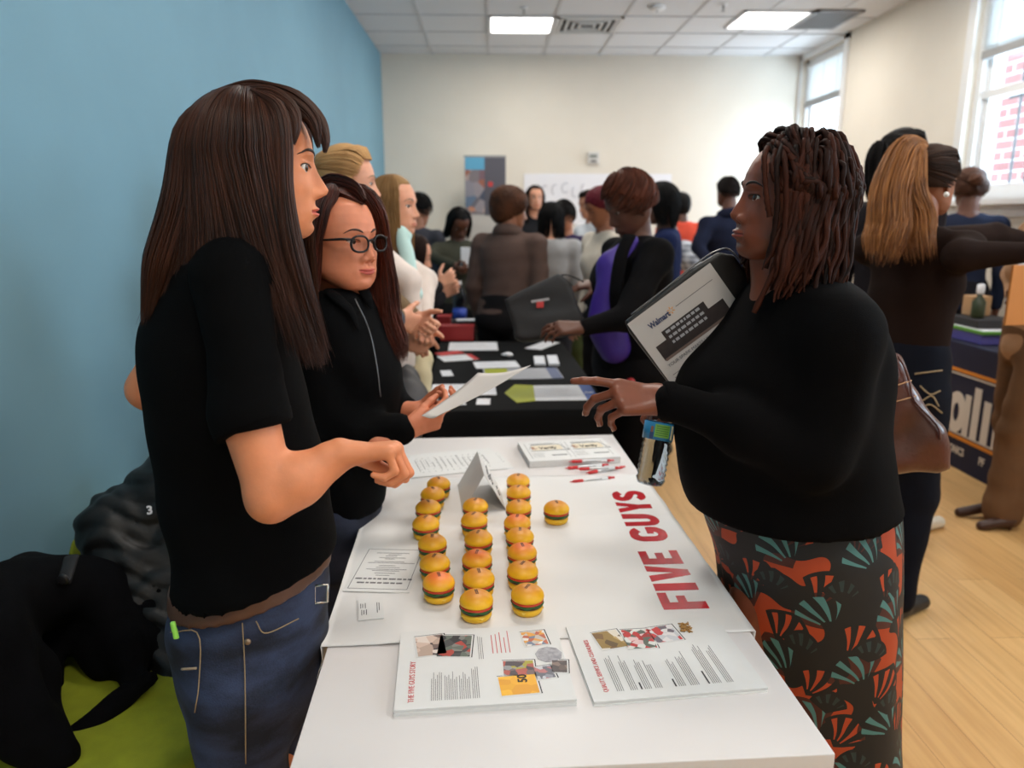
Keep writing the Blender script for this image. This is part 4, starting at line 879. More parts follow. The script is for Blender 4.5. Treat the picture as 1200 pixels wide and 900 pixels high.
# E-Verify stack
t, W2, L2, th = stack('flyer_stack', [(616, 541), (725, 535), (708, 513), (611, 518)], .022, 'thick white flyer stack printed E-Verify at the far table end', 'flyer stack', rot=False, n=12)
for k, q in enumerate((-1, 1)):
    cx_ = q*W2*.235; pm = MB(); wq = W2*.21
    for s_ in (-1, 1): pm.box((cx_+s_*wq, 0, th+.0002), (.001, L2*.78, .0003))
    lines(pm, cx_-.045, L2/2-.028, .09, 2, .010, .0018, th+.0002, 3+k); lines(pm, cx_-.055, -L2/2+.075, .045, 4, .012, .0012, th+.0002, 5+k); pm.box((cx_+.03, -L2/2+.05, th+.0002), (.05, .008, .0003)); pm.tube([(cx_-.055, .015, th+.0005), (cx_-.04, .06, th+.0005), (cx_+.05, .06, th+.0005), (cx_+.075, -.005, th+.0005), (cx_-.055, -.005, th+.0005)], .0008, 4)
    pm.obj('small_print', ink, t); MB().box((cx_+.005, .028, th+.0002), (.10, .05, .0002)).obj('tinted_panel', mat('beige_tint', (226, 214, 190), .7), t)
    v, f = text_v('Verify', .034, o=(cx_-.022, .012, th+.0005), bold=.0007, sx=.72); MB().add(v, f).obj('lettering', ink_dark, t)
    v, f = text_v('E-', .034, o=(cx_-.048, .012, th+.0005), bold=.0007, sx=.72); MB().add(v, f).obj('lettering', mat('brown_print', (150, 90, 60)), t)
# tent card
pa, pb, pc = PZ(535, 597+3, TZ), PZ(589, 596, TZ), None
top_n = P(562, 568, 1.95); top_f = P(555.5, 531, 2.08)
c0 = A(*PZ(538, 600, TZ)); c1 = A(*PZ(588, 597, TZ)); mid_ = (c0+c1)/2
t = empty('tent_card', (mid_[0], mid_[1]+.09, TZ), 0, 'folded white tent card standing behind the middle row of burgers', 'tent card')
hh = .105; hw2 = .060; ln = .205; Rz = np.array(Matrix.Rotation(radians(6), 3, 'Z')); th_ = .0012
V = np.array([(-hw2, -ln/2, .001), (0, -ln/2, hh), (hw2, -ln/2, .001), (-hw2, ln/2, .001), (0, ln/2, hh), (hw2, ln/2, .001)])@Rz.T
o = mesh('card', V, [[0, 1, 4, 3], [1, 2, 5, 4]], paper, t, smooth=False); sm = o.modifiers.new('thickness', 'SOLIDIFY'); sm.thickness = th_
pm = MB(); rs = random.Random(4); sl = norm(A(hw2, 0, -hh)); nrm = norm(A(hh, 0, hw2))
for ln_, (dd, n_) in enumerate(((.035, 9), (.052, 7), (.085, 5))):
    for i in range(n_): c = A(0, -.06+.014*i, hh)+sl*(dd+rs.uniform(-.003, .003))+nrm*.0016; pm.box(c@Rz.T, (.0008, .008, .006), R=Rz@np.array(Matrix.Rotation(.55, 3, 'Y')))
pm.obj('handwriting', ink, t)
# pens
pen_w = mat('pen_white_barrel', (232, 232, 232), .3); pen_r = mat('pen_red', (205, 48, 50), .35)
def make_pen():
    t = empty('pen', (0, 0, 0)); Rx = np.array(Matrix.Rotation(pi/2, 3, 'Y'))
    MB().lathe([(.0045, -.030), (.0050, -.02), (.0050, .050), (.0045, .052)], 12, R=Rx).obj('barrel', pen_w, t, smooth=True)
    MB().lathe([(.0012, -.070), (.0022, -.062), (.0052, -.058), (.0054, -.032), (.0048, -.029)], 12, R=Rx).obj('grip', pen_r, t, smooth=True)
    MB().lathe([(.0050, .050), (.0052, .058), (.0030, .061), (.0028, .072), (.0015, .073)], 12, R=Rx).obj('push_button', pen_r, t, smooth=True)
    MB().box((.036, 0, .0068), (.040, .0032, .0014), bev=.0004).box((.054, 0, .0055), (.005, .0034, .004)).obj('clip', pen_w, t); MB().box((.005, -.0049, .001), (.05, .0006, .0014)).obj('printed_mark', ink, t)
    return t
pp = make_pen(); first = True
for (x0_, y0_, x1_, y1_, dz_, l) in [(666, 567, 721, 561, 0, 'red and white pen lying apart in front of the pen pile'), (683, 557, 735, 548, .0, 'nearest pen of the pile, clip towards the burgers'), (670, 554, 733, 552, .006, 'pen crossing the middle of the pile'), (658, 551, 716, 546, .0, 'pen with its red tip farthest left in the pile'), (661, 547, 724, 545, .011, 'topmost pen of the pile beside the flyer stack'), (664, 543, 712, 543, .0, 'farthest pen of the pile touching the flyer stack')]:
    o = pp if first else clone(pp); first = False; a = PZ(x0_, y0_, TZ); b_ = PZ(x1_, y1_, TZ); c = (a+b_)/2; o.location = (c[0], c[1], TZ+.0052+dz_); o.rotation_euler = (0, 0, atan2(b_[1]-a[1], b_[0]-a[0])); tag(o, l, 'pen', 'red and white pens')
# ---------------------------------------------------------------- black clothed table with papers
def cloth_table(name, cx, cy, w_, l_, rz, lab, z=TZ):
    t = empty(name, (cx, cy, 0), rz, lab, 'table')
    MB().box((0, 0, z-.028), (w_-.02, l_-.02, .03), bev=.004).obj('tabletop', mat('table_grey_top', (120, 118, 116), .5), t)
    for i in (-1, 1):
        for j in (-1, 1): MB().tube([(i*(w_/2-.08), j*(l_/2-.12), .005), (i*(w_/2-.08), j*(l_/2-.12), z-.04)], .014, 10).obj('leg', mat('sprinkler_metal', (150, 150, 152)), t)
    n = 240; an = np.linspace(0, 1, n, endpoint=False); per = []
    P4 = np.array([(-w_/2, -l_/2), (w_/2, -l_/2), (w_/2, l_/2), (-w_/2, l_/2)]); Ls = [w_, l_, w_, l_]; tot = 2*(w_+l_)
    for a_ in an:
        d_ = a_*tot; k_ = 0
        while d_ > Ls[k_]: d_ -= Ls[k_]; k_ += 1
        p_ = P4[k_]+(P4[(k_+1) % 4]-P4[k_])*d_/Ls[k_]; e_ = (P4[(k_+1) % 4]-P4[k_])/Ls[k_]; per.append((p_, A(e_[1], -e_[0]), d_, min(d_, Ls[k_]-d_)))
    V = []; zs = [z, z-.006, z-.05, z-.2, z-.4, z-.6, .015]
    for i_, zz in enumerate(zs):
        for p_, nn, d_, ed in per:
            dep = (z-zz)/z; off = .002+.004*(i_ > 0)+dep*(.010+.012*sin(d_*26+1.3*sin(d_*7))+.03*math.exp(-(ed/.03)**2)); q = p_+nn*(off if i_ else 0)
            V.append((q[0], q[1], zz))
    f = []
    for i_ in range(len(zs)-1):
        for j in range(n): k_ = (j+1) % n; f.append([i_*n+j, (i_+1)*n+j, (i_+1)*n+k_, i_*n+k_])
    f.append(list(range(n)))
    return t, (V, f)
BT = radians(1.5); q0 = A(-.275, 2.90, 0); qb = A(.478, 2.92, 0); BW, BL = .76, 1.72
bu, bv = A(cos(BT), sin(BT), 0), A(-sin(BT), cos(BT), 0); BC = q0+bu*BW/2+bv*BL/2
t, (V, f) = cloth_table('display_table', BC[0], BC[1], BW, BL, BT, 'black clothed table covered with flyers behind the white table')
o = mesh('table_cloth', np.array(V), f, black_cloth, None, smooth=True); o.location = (BC[0], BC[1], .001); o.rotation_euler = (0, 0, BT); tag(o, 'black cloth draped to the floor over the flyer table', 'tablecloth')
o.data.polygons[-1].use_smooth = False
sm_ = mat('cloth_seam', (60, 60, 62), .8)
t2, (V, f) = cloth_table('display_table', -.36, 5.10, .50, .70, 0, 'second black clothed table beyond the flyer table')
o = mesh('table_cloth', np.array(V), f, black_cloth, None); o.location = (-.36, 5.10, .001); tag(o, 'black cloth over the second table with red boxes', 'tablecloth')
CZ = TZ+.0018
pale = mat('flyer_white', (222, 222, 226), .6); oliv = mat('flyer_olive_green', (160, 165, 40), .6); navy_p = mat('flyer_blue', (45, 80, 150), .6); greyp = mat('flyer_grey', (165, 165, 170), .6)
def flyer(corners, lab, mt=None, th=.0015, extra=None, name='flyer', cat='flyer', seed=0, prn=True):
    t, W2, L2, th = stack(name, corners, th, lab, cat, z=CZ, rot=False, n=1, mt=mt or pale, group='papers on the black cloth')
    if prn:
        pm = MB(); lines(pm, -W2*.38, L2*.30, W2*.7, 5, L2*.13, .0022, th+.0002, seed); pm.obj('small_print', greyp, t)
    return t, W2, L2, th
flyer([(502, 464), (581, 462), (581, 450), (509, 450)], 'white sheet at the near left corner of the black cloth', seed=1)
flyer([(503, 474), (511, 474), (513, 468), (507, 468)], 'small white card half behind the hands at the cloth corner', seed=2, prn=False)
flyer([(559, 474), (575, 474), (574, 467), (558, 467)], 'small white business card on the near edge of the black cloth', seed=3, prn=False)
flyer([(529, 475), (543, 474), (545, 468), (530, 469)], 'small white card partly under the held letter', seed=31, prn=False)
flyer([(518, 441), (531, 440), (529, 434), (516, 434)], 'tiny white card left of the olive and grey flyer', seed=4, prn=False)
t, W2, L2, th = flyer([(602, 472), (696, 466), (697, 453), (604, 450)], 'long white and blue flyer with an olive arrow end', seed=5)
hx = W2*.5
V = [(-hx-.045, -.0, th+.0004), (-hx+.0, -L2*.62, th+.0004), (-hx+.08, -L2*.52, th+.0004), (-hx+.095, L2*.5, th+.0004), (-hx+.01, L2*.58, th+.0004)]; mb = MB().add(V+[(a_, b_, c_-.0012) for a_, b_, c_ in V], [[0, 1, 2, 3, 4], [9, 8, 7, 6, 5]]+[[i, i+5, (i+1) % 5+5, (i+1) % 5] for i in range(5)]); mb.obj('olive_end', oliv, t); MB().box((hx-.025, 0, th+.0004), (.055, L2*1.01, .0008)).obj('blue_end', navy_p, t)
v, f_ = text_v('ASI', .03, o=(hx-.048, -.02, th+.001), bold=.0006); MB().add(v, f_).obj('lettering', pale, t)
t, W2, L2, th = flyer([(568, 445), (661, 443), (652, 431), (566, 432)], 'grey and olive flyer under the tip of the held letter', mt=greyp, seed=6)
MB().box((-W2*.33, 0, th+.0004), (W2*.3, L2*.98, .0006)).obj('olive_end', oliv, t); MB().box((W2*.42, 0, th+.0004), (W2*.14, L2, .0006)).obj('blue_end', mat('flyer_slate', (85, 95, 125), .6), t)
flyer([(557, 432), (608, 430), (606, 423), (555, 424)], 'white sheet behind the grey and olive flyer', seed=7)
t, W2, L2, th = flyer([(518, 424), (556, 421), (554, 415), (514, 417)], 'white and red folder left on the black cloth', seed=8); MB().box((W2*.46, 0, th+.0006), (W2*.16, L2, .001)).obj('red_end', ink_red, t)
flyer([(525, 411), (584, 410), (582, 401), (527, 401)], 'wide white sheet at the far left of the flyer table', seed=9)
flyer([(513, 417), (540, 413), (540, 411), (513, 413)], 'flat red strip folder beside the wide white sheet', mt=ink_red, th=.006, seed=10, prn=False)
flyer([(628, 426), (640, 426), (637, 417), (624, 417)], 'left one of the two small card stacks at the right', th=.012, seed=11, prn=False)
flyer([(644, 426), (656, 426), (652, 416), (640, 416)], 'right one of the two small card stacks', th=.012, seed=12, prn=False)
flyer([(626, 411), (648, 402), (645, 399), (623, 407)], 'white card lying below the black tote bag', seed=13, prn=False)
t = empty('crumpled_tissue', PZ(594, 418, CZ), 0, 'small crumpled white tissue in the middle of the black cloth', 'tissue'); V, Q = nets([ell(A(0, 0, .012), (.035, .025, .012))], .004, .01, disp=folds(4, .004, (60, 60, 60))); mesh('crumple', V, Q, pale, t)
def redbox(px, py, d, sx, sy, sz, lab, mt):
    q = PZ(px, py, CZ); t = empty('folder_box', (q[0], q[1], CZ), 0, lab, 'box'); MB().box((0, 0, sz/2), (sx, sy, sz), bev=.004).obj('box_body', mt, t); MB().box((0, 0, sz+.004), (sx+.008, sy+.008, .01), bev=.002).obj('lid', mt, t)
redbox(536, 398, 5.1, .21, .10, .085, 'red box at the near end of the second black table', mat('red_card', (150, 30, 32), .5))
redbox(521, 388, 5.9, .09, .12, .10, 'small red carton behind the red box', mat('red_card', (150, 30, 32)))
q = PZ(546, 385, CZ); t = empty('leaflet_pile', (q[0], q[1], CZ), .1, 'white leaflets on a black binder on the second table', 'leaflets'); MB().box((0, 0, .03), (.20, .12, .06)).obj('binder', ink_dark, t); MB().box((0, 0, .062), (.13, .09, .004)).obj('leaflet', pale, t)
# big water bottle far
q = PZ(539, 379, CZ); t = empty('water_bottle', (q[0], q[1], CZ), 0, 'large blue labelled water bottle on the second black table', 'bottle')
MB().lathe([(.045, 0), (.05, .01), (.05, .12), (.046, .13), (.05, .14), (.05, .20), (.03, .25), (.014, .27), (.014, .29)], 20).obj('bottle_body', glass('bottle_clear', (215, 220, 235)), t, smooth=True); MB().lathe([(.0515, .03), (.0515, .11)], 20).obj('bottle_label', mat('label_blue', (40, 70, 170), .5), t, smooth=True); MB().lathe([(.017, .285), (.017, .31)], 14).obj('bottle_cap', pale, t)
# ---------------------------------------------------------------- navy company table on the right
X0 = 2.85
t = empty('company_table', (X0+.295, 4.0, 0), 0, 'navy covered company table along the window wall', 'table')
MB().box((0, 0, .735), (.56, 1.45, .03), bev=.004).obj('tabletop', mat('table_grey_top', (120, 118, 116)), t)
for i in (-1, 1):
    for j in (-1, 1): MB().tube([(i*.22, j*.65, .005), (i*.22, j*.65, .72)], .014, 10).obj('leg', mat('sprinkler_metal', (150, 150, 152)), t)
navy = mat('navy_cloth', (14, 18, 52), .8, var=.2, scale=5)
t = empty('company_cover', (X0, 4.0, 0), 0, 'navy table cover with orange stripes and big white company letters', 'tablecloth')
cv = MB().box((-.006, 0, .38), (.008, 1.5, .75)).box((.285, 0, .757), (.58, 1.5, .008)).box((.285, -.75, .38), (.58, .008, .75)); cv.obj('cover_cloth', navy, t)
RT = np.array([(0, -1, 0), (0, 0, 1), (-1, 0, 0)], float).T
cream_l = mat('cream_lettering', (214, 205, 196), .7); orange_l = mat('orange_stripe', (214, 130, 30), .7)
def lxt(y, z): return A(-.0125, y-4.0, z)
sk_ = .0
for (z0, th_, m_) in ((.600, .020, orange_l), (.577, .008, cream_l), (.195, .022, orange_l), (.218, .008, cream_l)): MB().box((-.0118, 0, z0), (.003, 1.48, th_)).obj('stripe', m_, t)
mb = MB()
# a : bowl and stem, then l, i (heavy rounded letters)
def ring_letter(cx_, cz_, ro, ri, asp):
    n = 28; V = []; 
    for k_ in range(2):
        for rx_, rz_ in ((ro, ro*asp), (ri, ri*asp*1.5)):
            for i in range(n): a = 2*pi*i/n; V.append(lxt(cx_+rx_*cos(a), cz_+rz_*sin(a))-A(.0025*k_, 0, 0))
    f = [];
    for i in range(n): j = (i+1) % n; f += [[2*n+i, 2*n+j, 3*n+j, 3*n+i], [i, n+i, n+j, j], [i, j, 2*n+j, 2*n+i], [n+i, 3*n+i, 3*n+j, n+j]]
    return V, f
V, f = ring_letter(4.315, .345, .092, .028, 1.38); mb.add(V, f); mb.box(lxt(4.215, .345), (.003, .052, .25))
mb.box(lxt(4.135, .375), (.003, .060, .31)); mb.box(lxt(4.46, .345), (.003, .06, .25)); mb.box(lxt(4.04, .345), (.003, .06, .25)); mb.box(lxt(3.94, .345), (.003, .06, .25)); mb.obj('big_lettering', cream_l, t)
v, f = text_v('ELECTRONICS', .066, R=RT, o=lxt(4.50, .095), bold=.0018, sx=.72); MB().add(v, f).obj('lettering', cream_l, t)
v, f = text_v('PF', .066, R=RT, o=lxt(4.055, .095), bold=.0018, sx=.8); MB().add(v, f).obj('lettering', cream_l, t)
for (yy, zz, s3, mt, nm, l) in [(4.42, .765, (.3, .30, .06), mat('display_purple', (88, 84, 160), .5), 'display_box', 'purple display box on the navy table'), (4.42, .826, (.32, .34, .02), mat('display_green', (90, 150, 60), .5), 'green_tray', 'green edged white tray on the purple box'), (4.5, .85, (.26, .3, .05), ink_dark, 'black_case', 'black flat case on top of the green tray'), (4.58, .905, (.12, .1, .12), mat('carton_tan', (190, 150, 110), .7), 'carton', 'tan carton on the black case')]:
    t = empty(nm, (X0+.2, yy, zz), 0, l, nm.replace('_', ' ')); MB().box((0, 0, s3[2]/2), s3, bev=.004).obj('box_body', mt, t); MB().box((0, 0, s3[2]-.004), (s3[0]*.9, s3[1]*.9, .012), bev=.002).obj('lid', pale if 'green' in nm else mt, t)
q = A(X0+.12, 4.44, .905); t = empty('spray_bottle', q, 0, 'dark green bottle with white top beside the tan carton', 'bottle'); MB().lathe([(.035, 0), (.038, .01), (.038, .10), (.015, .13), (.015, .15)], 18).obj('bottle_body', mat('bottle_green_dark', (50, 60, 40), .3), t, smooth=True); MB().lathe([(.02, .145), (.022, .15), (.022, .20), (.012, .205)], 14).obj('bottle_cap', pale, t, smooth=True)
# striped leaflet and white card seen under the woman's chin
q = P(884, 322, 5.2); t = empty('leaflet_stand', (q[0], q[1], 0), 0, 'white leaflet stand with red striped picture far behind the chin', 'leaflet stand'); z_ = q[2]
MB().box((-.03, 0, z_), (.10, .006, .24)).obj('white_card', pale, t); sp_ = MB()
for k in range(5): sp_.box((.08, 0, z_+.055-.022*k), (.12, .006, .011), rz=0)
sp_.obj('red_stripe', ink_red, t); MB().box((.08, .004, z_+.01), (.12, .004, .12)).obj('striped_sheet', pale, t); MB().tube([(0, .01, .01), (0, .01, z_+.1)], .008).obj('pole', mat('sprinkler_metal', (150, 150, 152)), t); MB().lathe([(.14, 0), (.14, .012), (.02, .02)], 20).obj('base', mat('sprinkler_metal', (150, 150, 152)), t)
# ---------------------------------------------------------------- green chairs and coats at the blue wall
lime = mat('lime_upholstery', (142, 150, 22), .8, var=.12, scale=30, bump=.2, bscale=400); blackm = mat('black_plastic', (22, 22, 24), .45)
def chair(x, y, rz, lab):
    t = empty('lounge_chair', (x, y, 0), rz, lab, 'chair')
    V, Q = nets([(loft([(.38, 0, 0, .25, .27), (.40, 0, 0, .27, .29), (.45, 0, 0, .265, .285), (.46, 0, 0, .25, .27)], p=4.5), .01)], .012, .01); mesh('seat', V, Q, lime, t)
    V, Q = nets([(loft([(.44, -.255, 0, .03, .27), (.52, -.27, 0, .03, .28), (.62, -.285, 0, .028, .27), (.65, -.29, 0, .022, .24)], p=3.5), .01)], .012, .01); mesh('backrest', V, Q, lime, t)
    for s_ in (-1, 1):
        for u in (-1, 1): MB().tube([(u*.22, s_*.24, .39), (u*.25, s_*.26, .005)], .013, 10).obj('leg', blackm, t)
    return t
chair(-.84, 1.50, 0, 'lime green chair nearest the camera with a dark coat on its back')
chair(-.84, 2.14, 0, 'lime green chair under the quilted puffer jacket')
wool = mat('dark_wool_coat', (8, 8, 11), .9, var=.3, scale=20, bump=.3, bscale=200, spec=.08)
t = empty('wool_coat', (-1.0, 1.6, .45), 0, 'dark wool coat with buttoned strap slung over the nearer green chair', 'coat')
pr = [(cap(P(-45, 728, 1.46), P(40, 690, 1.74), .072, .085), .05), (cap(P(-20, 720, 1.52), P(100, 690, 1.84), .070, .07), .04), (cap(P(-20, 745, 1.46), P(25, 790, 1.55), .07, .07), .04), (cap(P(40, 688, 1.80), P(110, 700, 1.84), .075, .07), .05), (cap(P(-30, 770, 1.42), P(30, 860, 1.45), .075, .060), .05), (cap(P(30, 800, 1.58), P(68, 885, 1.46), .045, .04), .05), (cap(P(40, 700, 1.8), P(45, 800, 1.68), .075, .05), .04),
      (cap(P(115, 700, 1.83), P(150, 770, 1.75), .07, .05), .04), (cap(P(95, 740, 1.78), P(120, 785, 1.72), .045, .03), .03), (cap(P(150, 760, 1.74), P(160, 800, 1.68), .04, .03), .04), (cap(P(175, 795, 1.66), P(92, 862, 1.56), .024, .032), .02), (cap(P(185, 700, 1.9), P(200, 800, 1.78), .06, .05), .04)]
V, Q = nets(pr, .009, .04, disp=folds(12, .006, (18, 18, 18))); wmesh('coat_body', V, Q, wool, t); WOOL = (V, t)
puf = mat('black_quilted_nylon', (8, 8, 9), .5, bump=.15, bscale=90)
t = empty('puffer_jacket', (-.9, 2.0, .5), 0, 'black quilted puffer jacket hanging over the farther green chair', 'jacket')
pr = [(cap(P(140, 612, 1.98), P(235, 572, 2.08), .090, .095), .05), (cap(P(215, 570, 2.06), P(235, 700, 2.0), .12, .12), .06), (cap(P(128, 625, 1.96), P(170, 735, 1.88), .075, .07), .04), (cap(P(170, 735, 1.88), P(222, 818, 1.74), .07, .05), .04), (cap(P(150, 640, 1.98), P(220, 730, 1.92), .09, .10), .06)]
qd = lambda p: .010*(np.abs(np.sin(p[..., 2]*56+p[..., 1]*20+1.6*np.sin(p[..., 1]*19+p[..., 0]*23)))**.6-.75)*(-1)+.004*np.sin(p[..., 1]*60+p[..., 2]*35+2*np.sin(p[..., 0]*40))
V, Q = nets(pr, .007, .05, disp=qd); wmesh('jacket_shell', V, Q, puf, t); PUFF = (V, t)
# striped bag corner on the floor
q = PZ(8, 868, .0); t = empty('striped_bag', (-1.03, 1.12, 0), .3, 'white and brown striped paper bag on the floor at the left edge', 'bag'); MB().box((0, 0, .14), (.18, .14, .28), bev=.01).obj('bag_body', mat('bag_white', (200, 196, 195), .7), t); sp_ = MB()
for k in range(5): sp_.box((0, 0, .03+.028*k), (.186, .146, .014))
sp_.obj('brown_stripe', mat('bag_brown', (95, 55, 50), .7), t)
# coats on a chair behind the woman with glasses
t = empty('stacking_chair', (-.62, 3.55, 0), .2, 'dark stacking chair behind the woman with glasses', 'chair')
V, Q = nets([(loft([(.43, 0, 0, .21, .22), (.46, 0, 0, .21, .22)], p=4), .01)], .012, .01); mesh('seat', V, Q, blackm, t); V, Q = nets([(loft([(.5, -.22, 0, .015, .2), (.84, -.27, 0, .015, .2)], p=3.5), .01)], .01, .01); mesh('backrest', V, Q, blackm, t)
for s_ in (-1, 1):
    for u in (-1, 1): MB().tube([(u*.18, s_*.2, .44), (u*.2, s_*.22, .005)], .011, 8).obj('leg', blackm, t)
t = empty('fleece_jacket', (-.42, 3.45, .5), 0, 'cream fleece hood jacket heaped beside the black cloth table', 'jacket')
V, Q = nets([(cap(P(497, 418, 3.35), P(486, 450, 3.3), .045, .055), .03), (cap(P(488, 440, 3.3), P(484, 520, 3.2), .06, .07), .03)], .009, .03, disp=folds(31, .008, (40, 40, 40))); wmesh('fleece', V, Q, mat('cream_fleece', (205, 190, 155), .95, bump=.4, bscale=150), t)
t = empty('grey_jacket', (-.42, 3.1, .5), 0, 'grey jacket draped in front of the cream fleece', 'jacket')
V, Q = nets([(cap(P(470, 440, 3.0), P(484, 470, 2.9), .06, .06), .03), (cap(P(478, 470, 2.9), P(470, 540, 2.85), .06, .07), .03)], .009, .03, disp=folds(33, .010, (30, 30, 20))); wmesh('jacket_shell', V, Q, mat('grey_nylon', (72, 70, 72), .6), t)
# ---------------------------------------------------------------- foreground people
def PY(px, py, Y): a = P(px, py, 1.0)-CAM; return CAM+a*(Y/a[1])
def pyloft(rows, Y, yaw, p=2.0, o=None):
    """rows: (py, left px, right px, half thickness[, dY]) measured on the photo, at distance Y"""
    R = frame(yaw, (0, 0, 0))[0]; o = PY((rows[0][1]+rows[0][2])/2, rows[0][0], Y); o = A(o[0], o[1], 0); secs = []
    for r in rows:
        Yr = Y+(r[4] if len(r) > 4 else 0); a, b = PY(r[1], r[0], Yr), PY(r[2], r[0], Yr); c = ((a+b)/2-o)@R; secs.append((c[2], c[0], c[1], np.linalg.norm(b-a)/2*.985, r[3]))
    return loft(secs, (R, o), p)
def plane_cut(pt, nrm): pt = np.asarray(pt, float); nrm = norm(nrm); return lambda p: (p-pt)@nrm        # keeps the side the normal points away from
def polyprism(pts, thick, rnd=.01, nrm=None):
    """rounded slab with a polygon outline given by coplanar-ish world points"""
    p = np.asarray(pts, float); c = p.mean(0); n = norm(nrm if nrm is not None else np.cross(p[1]-p[0], p[2]-p[1])); u = norm(np.cross(A(0, 0, 1), n)); v = np.cross(n, u)
    q = np.stack([(p-c)@u, (p-c)@v], 1)
    def f(P_):
        d = P_-c; x = np.stack([d@u, d@v], -1); w_ = np.abs(d@n)-thick/2+rnd; best = np.full(x.shape[:-1], 1e9); ins = np.zeros(x.shape[:-1], bool)
        for i in range(len(q)):
            a, b = q[i], q[(i+1) % len(q)]; e = b-a; r = x-a; h = np.clip((r@e)/(e@e), 0, 1); dd = r-h[..., None]*e; best = np.minimum(best, (dd*dd).sum(-1))
            cond = (a[1] > x[..., 1]) != (b[1] > x[..., 1]); xi = (b[0]-a[0])*(x[..., 1]-a[1])/(b[1]-a[1]+1e-12)+a[0]; ins ^= cond & (x[..., 0] < xi)
        d2 = np.sqrt(best)*np.where(ins, -1, 1)+rnd; return np.minimum(np.maximum(d2, w_), 0)+np.sqrt(np.maximum(d2, 0)**2+np.maximum(w_, 0)**2)-rnd
    m = thick/2+.045; f.lo = p.min(0)-m; f.hi = p.max(0)+m; return f

# ================= woman in the black polo
skA = skin_mat('skin_polo_woman', (224, 142, 98), (196, 92, 76), .55); YA = 1.26; yA = radians(15)
HA = P(302, 197, 1.2); RA = rotm(yA, 0, 0)
t = empty('person', (HA[0], HA[1], 0), yA, 'woman in a black polo shirt and jeans with long straight dark brown hair', 'person'); TA_ = t
poloC = mat('black_polo_pique', (7, 7, 8), .9, var=.2, scale=12, bump=.35, bscale=700, spec=.08)
polo_rows = [(268, 262, 332, .06), (284, 242, 342, .11), (304, 218, 350, .145), (334, 194, 352, .155), (370, 172, 350, .150), (420, 168, 350, .148), (470, 174, 362, .145), (520, 181, 373, .135), (570, 189, 384, .130), (617, 202, 392, .145), (660, 204, 393, .165), (730, 202, 392, .17)]
shR = PY(270, 322, 1.15); elR = PY(318, 582, 1.06); wrR = PY(398, 533, 1.10)
shL = PY(262, 318, 1.38); elL = PY(173, 456, 1.42); wrL = PY(262, 520, 1.43)
# skin: torso core, neck, arms, hand
hp, tipsA = hand(wrR+A(.0, 0, 0), norm(A(.90, .12, .05)), A(.18, -.15, -1), 'R', curl=((1.15, 1.35, .8), (1.2, 1.4, .8), (1.25, 1.4, .8), (1.3, 1.4, .8)), thumb=(.8, .35, .55), tcurl=.5, s=.95)
arm, Qa = nets([(cap(PY(290, 480, 1.09), elR, .043, .035), .015), (cap(elR, elR+(wrR-elR)*.38, .034, .0375), .022), (cap(elR+(wrR-elR)*.38, wrR, .0375, .0265), .02), (ell(elR+A(-.002, 0, -.008), (.022, .026, .024)), .015)]+hp, .0032, .015)
core = [(x[0], x[1]+12+16*(x[0] > 560), x[2]-12-16*(x[0] > 560), x[3]-.014-.03*(x[0] > 560)) for x in polo_rows if x[0] >= 282]
armL, Ql = nets([(cap(PY(200, 400, 1.42), elL, .042, .036), .02), (cap(elL, wrL, .036, .026), .02)]+hand(wrL, norm(wrL-elL), A(0, -1, 0), 'L')[0], .004, .012)
legsA = [(820, 1.26, 288), ]
bodyA, Qb = nets([(pyloft(core, YA, yA), .02), (cap(HA+RA@A(-.032, 0, -.05), PY(297, 292, YA), .049, .056), .03), (cap(shL, PY(200, 400, 1.42), .042, .04), .02), (cap(shR, PY(290, 480, 1.09), .042, .042), .02),
   (cap(PY(300, 760, 1.20), PY(285, 1000, 1.2), .07, .05), .02), (cap(PY(300, 760, 1.36), PY(345, 1000, 1.34), .07, .05), .02)], .010, .02)
nk, Qn = nets([(cap(HA+RA@A(-.030, 0, -.045), PY(300, 280, YA), .050, .054), .02), (cap(HA+RA@A(.02, 0, -.095), PY(318, 292, YA), .020, .03), .04)], .005, .02)
opt_gaze[t.name] = A(1, -.50, -.05)
finish_head(t, HA, RA, 1.0, skA, dict(nose=1.02, lips=1.2, open_mouth=.35, wide=.97, smile=.4, eo=1.1), brow=(46, 28, 20), body_parts=[(arm, Qa), (armL, Ql), (bodyA, Qb), (nk, Qn)])
slv = plane_cut(PY(298, 504, 1.08), PY(322, 560, 1.06)-PY(290, 480, 1.09))
def folds2(seed, amp, ks):
    r = np.random.RandomState(seed); K = [(np.array(k), r.rand()*6.28) for k in ks]
    return lambda p: -amp*sum(np.sin(p@k+ph+1.1*np.sin(p@(k[[2, 0, 1]]*.4))) for k, ph in K)/len(K)
V, Q = nets([(pyloft(polo_rows, YA, yA), .02)], .008, .02, disp=folds2(3, .005, [(18, 6, 20), (-22, 10, 30), (9, 4, 44)]), cut=[plane_cut(PY(298, 705, 1.12), A(.24, -.0, -1))])
Vs, Qs = nets([(cap(PY(285, 300, 1.22), shR, .045, .052), .03), (cap(shR, PY(288, 440, 1.105), .054, .052), .02), (cap(PY(288, 440, 1.105), PY(292, 480, 1.088), .052, .053), .02), (cap(PY(292, 480, 1.088), PY(303, 530, 1.078), .056, .053), .02), (cap(PY(285, 292, 1.32), shL, .05, .056), .03), (cap(shL, PY(196, 412, 1.42), .060, .052), .02)], .006, .03, disp=folds2(5, .003, [(20, 10, 34), (-15, 8, 22)]),
   cut=[lambda p: np.where((p[..., 1] < 1.25) & (p[..., 2] < PY(298, 430, 1.08)[2]), slv(p), -1.0)])
Vp, Qp = combine([(V, Q), (Vs, Qs)]); polo = wmesh('polo_shirt', Vp, Qp, poloC, t)
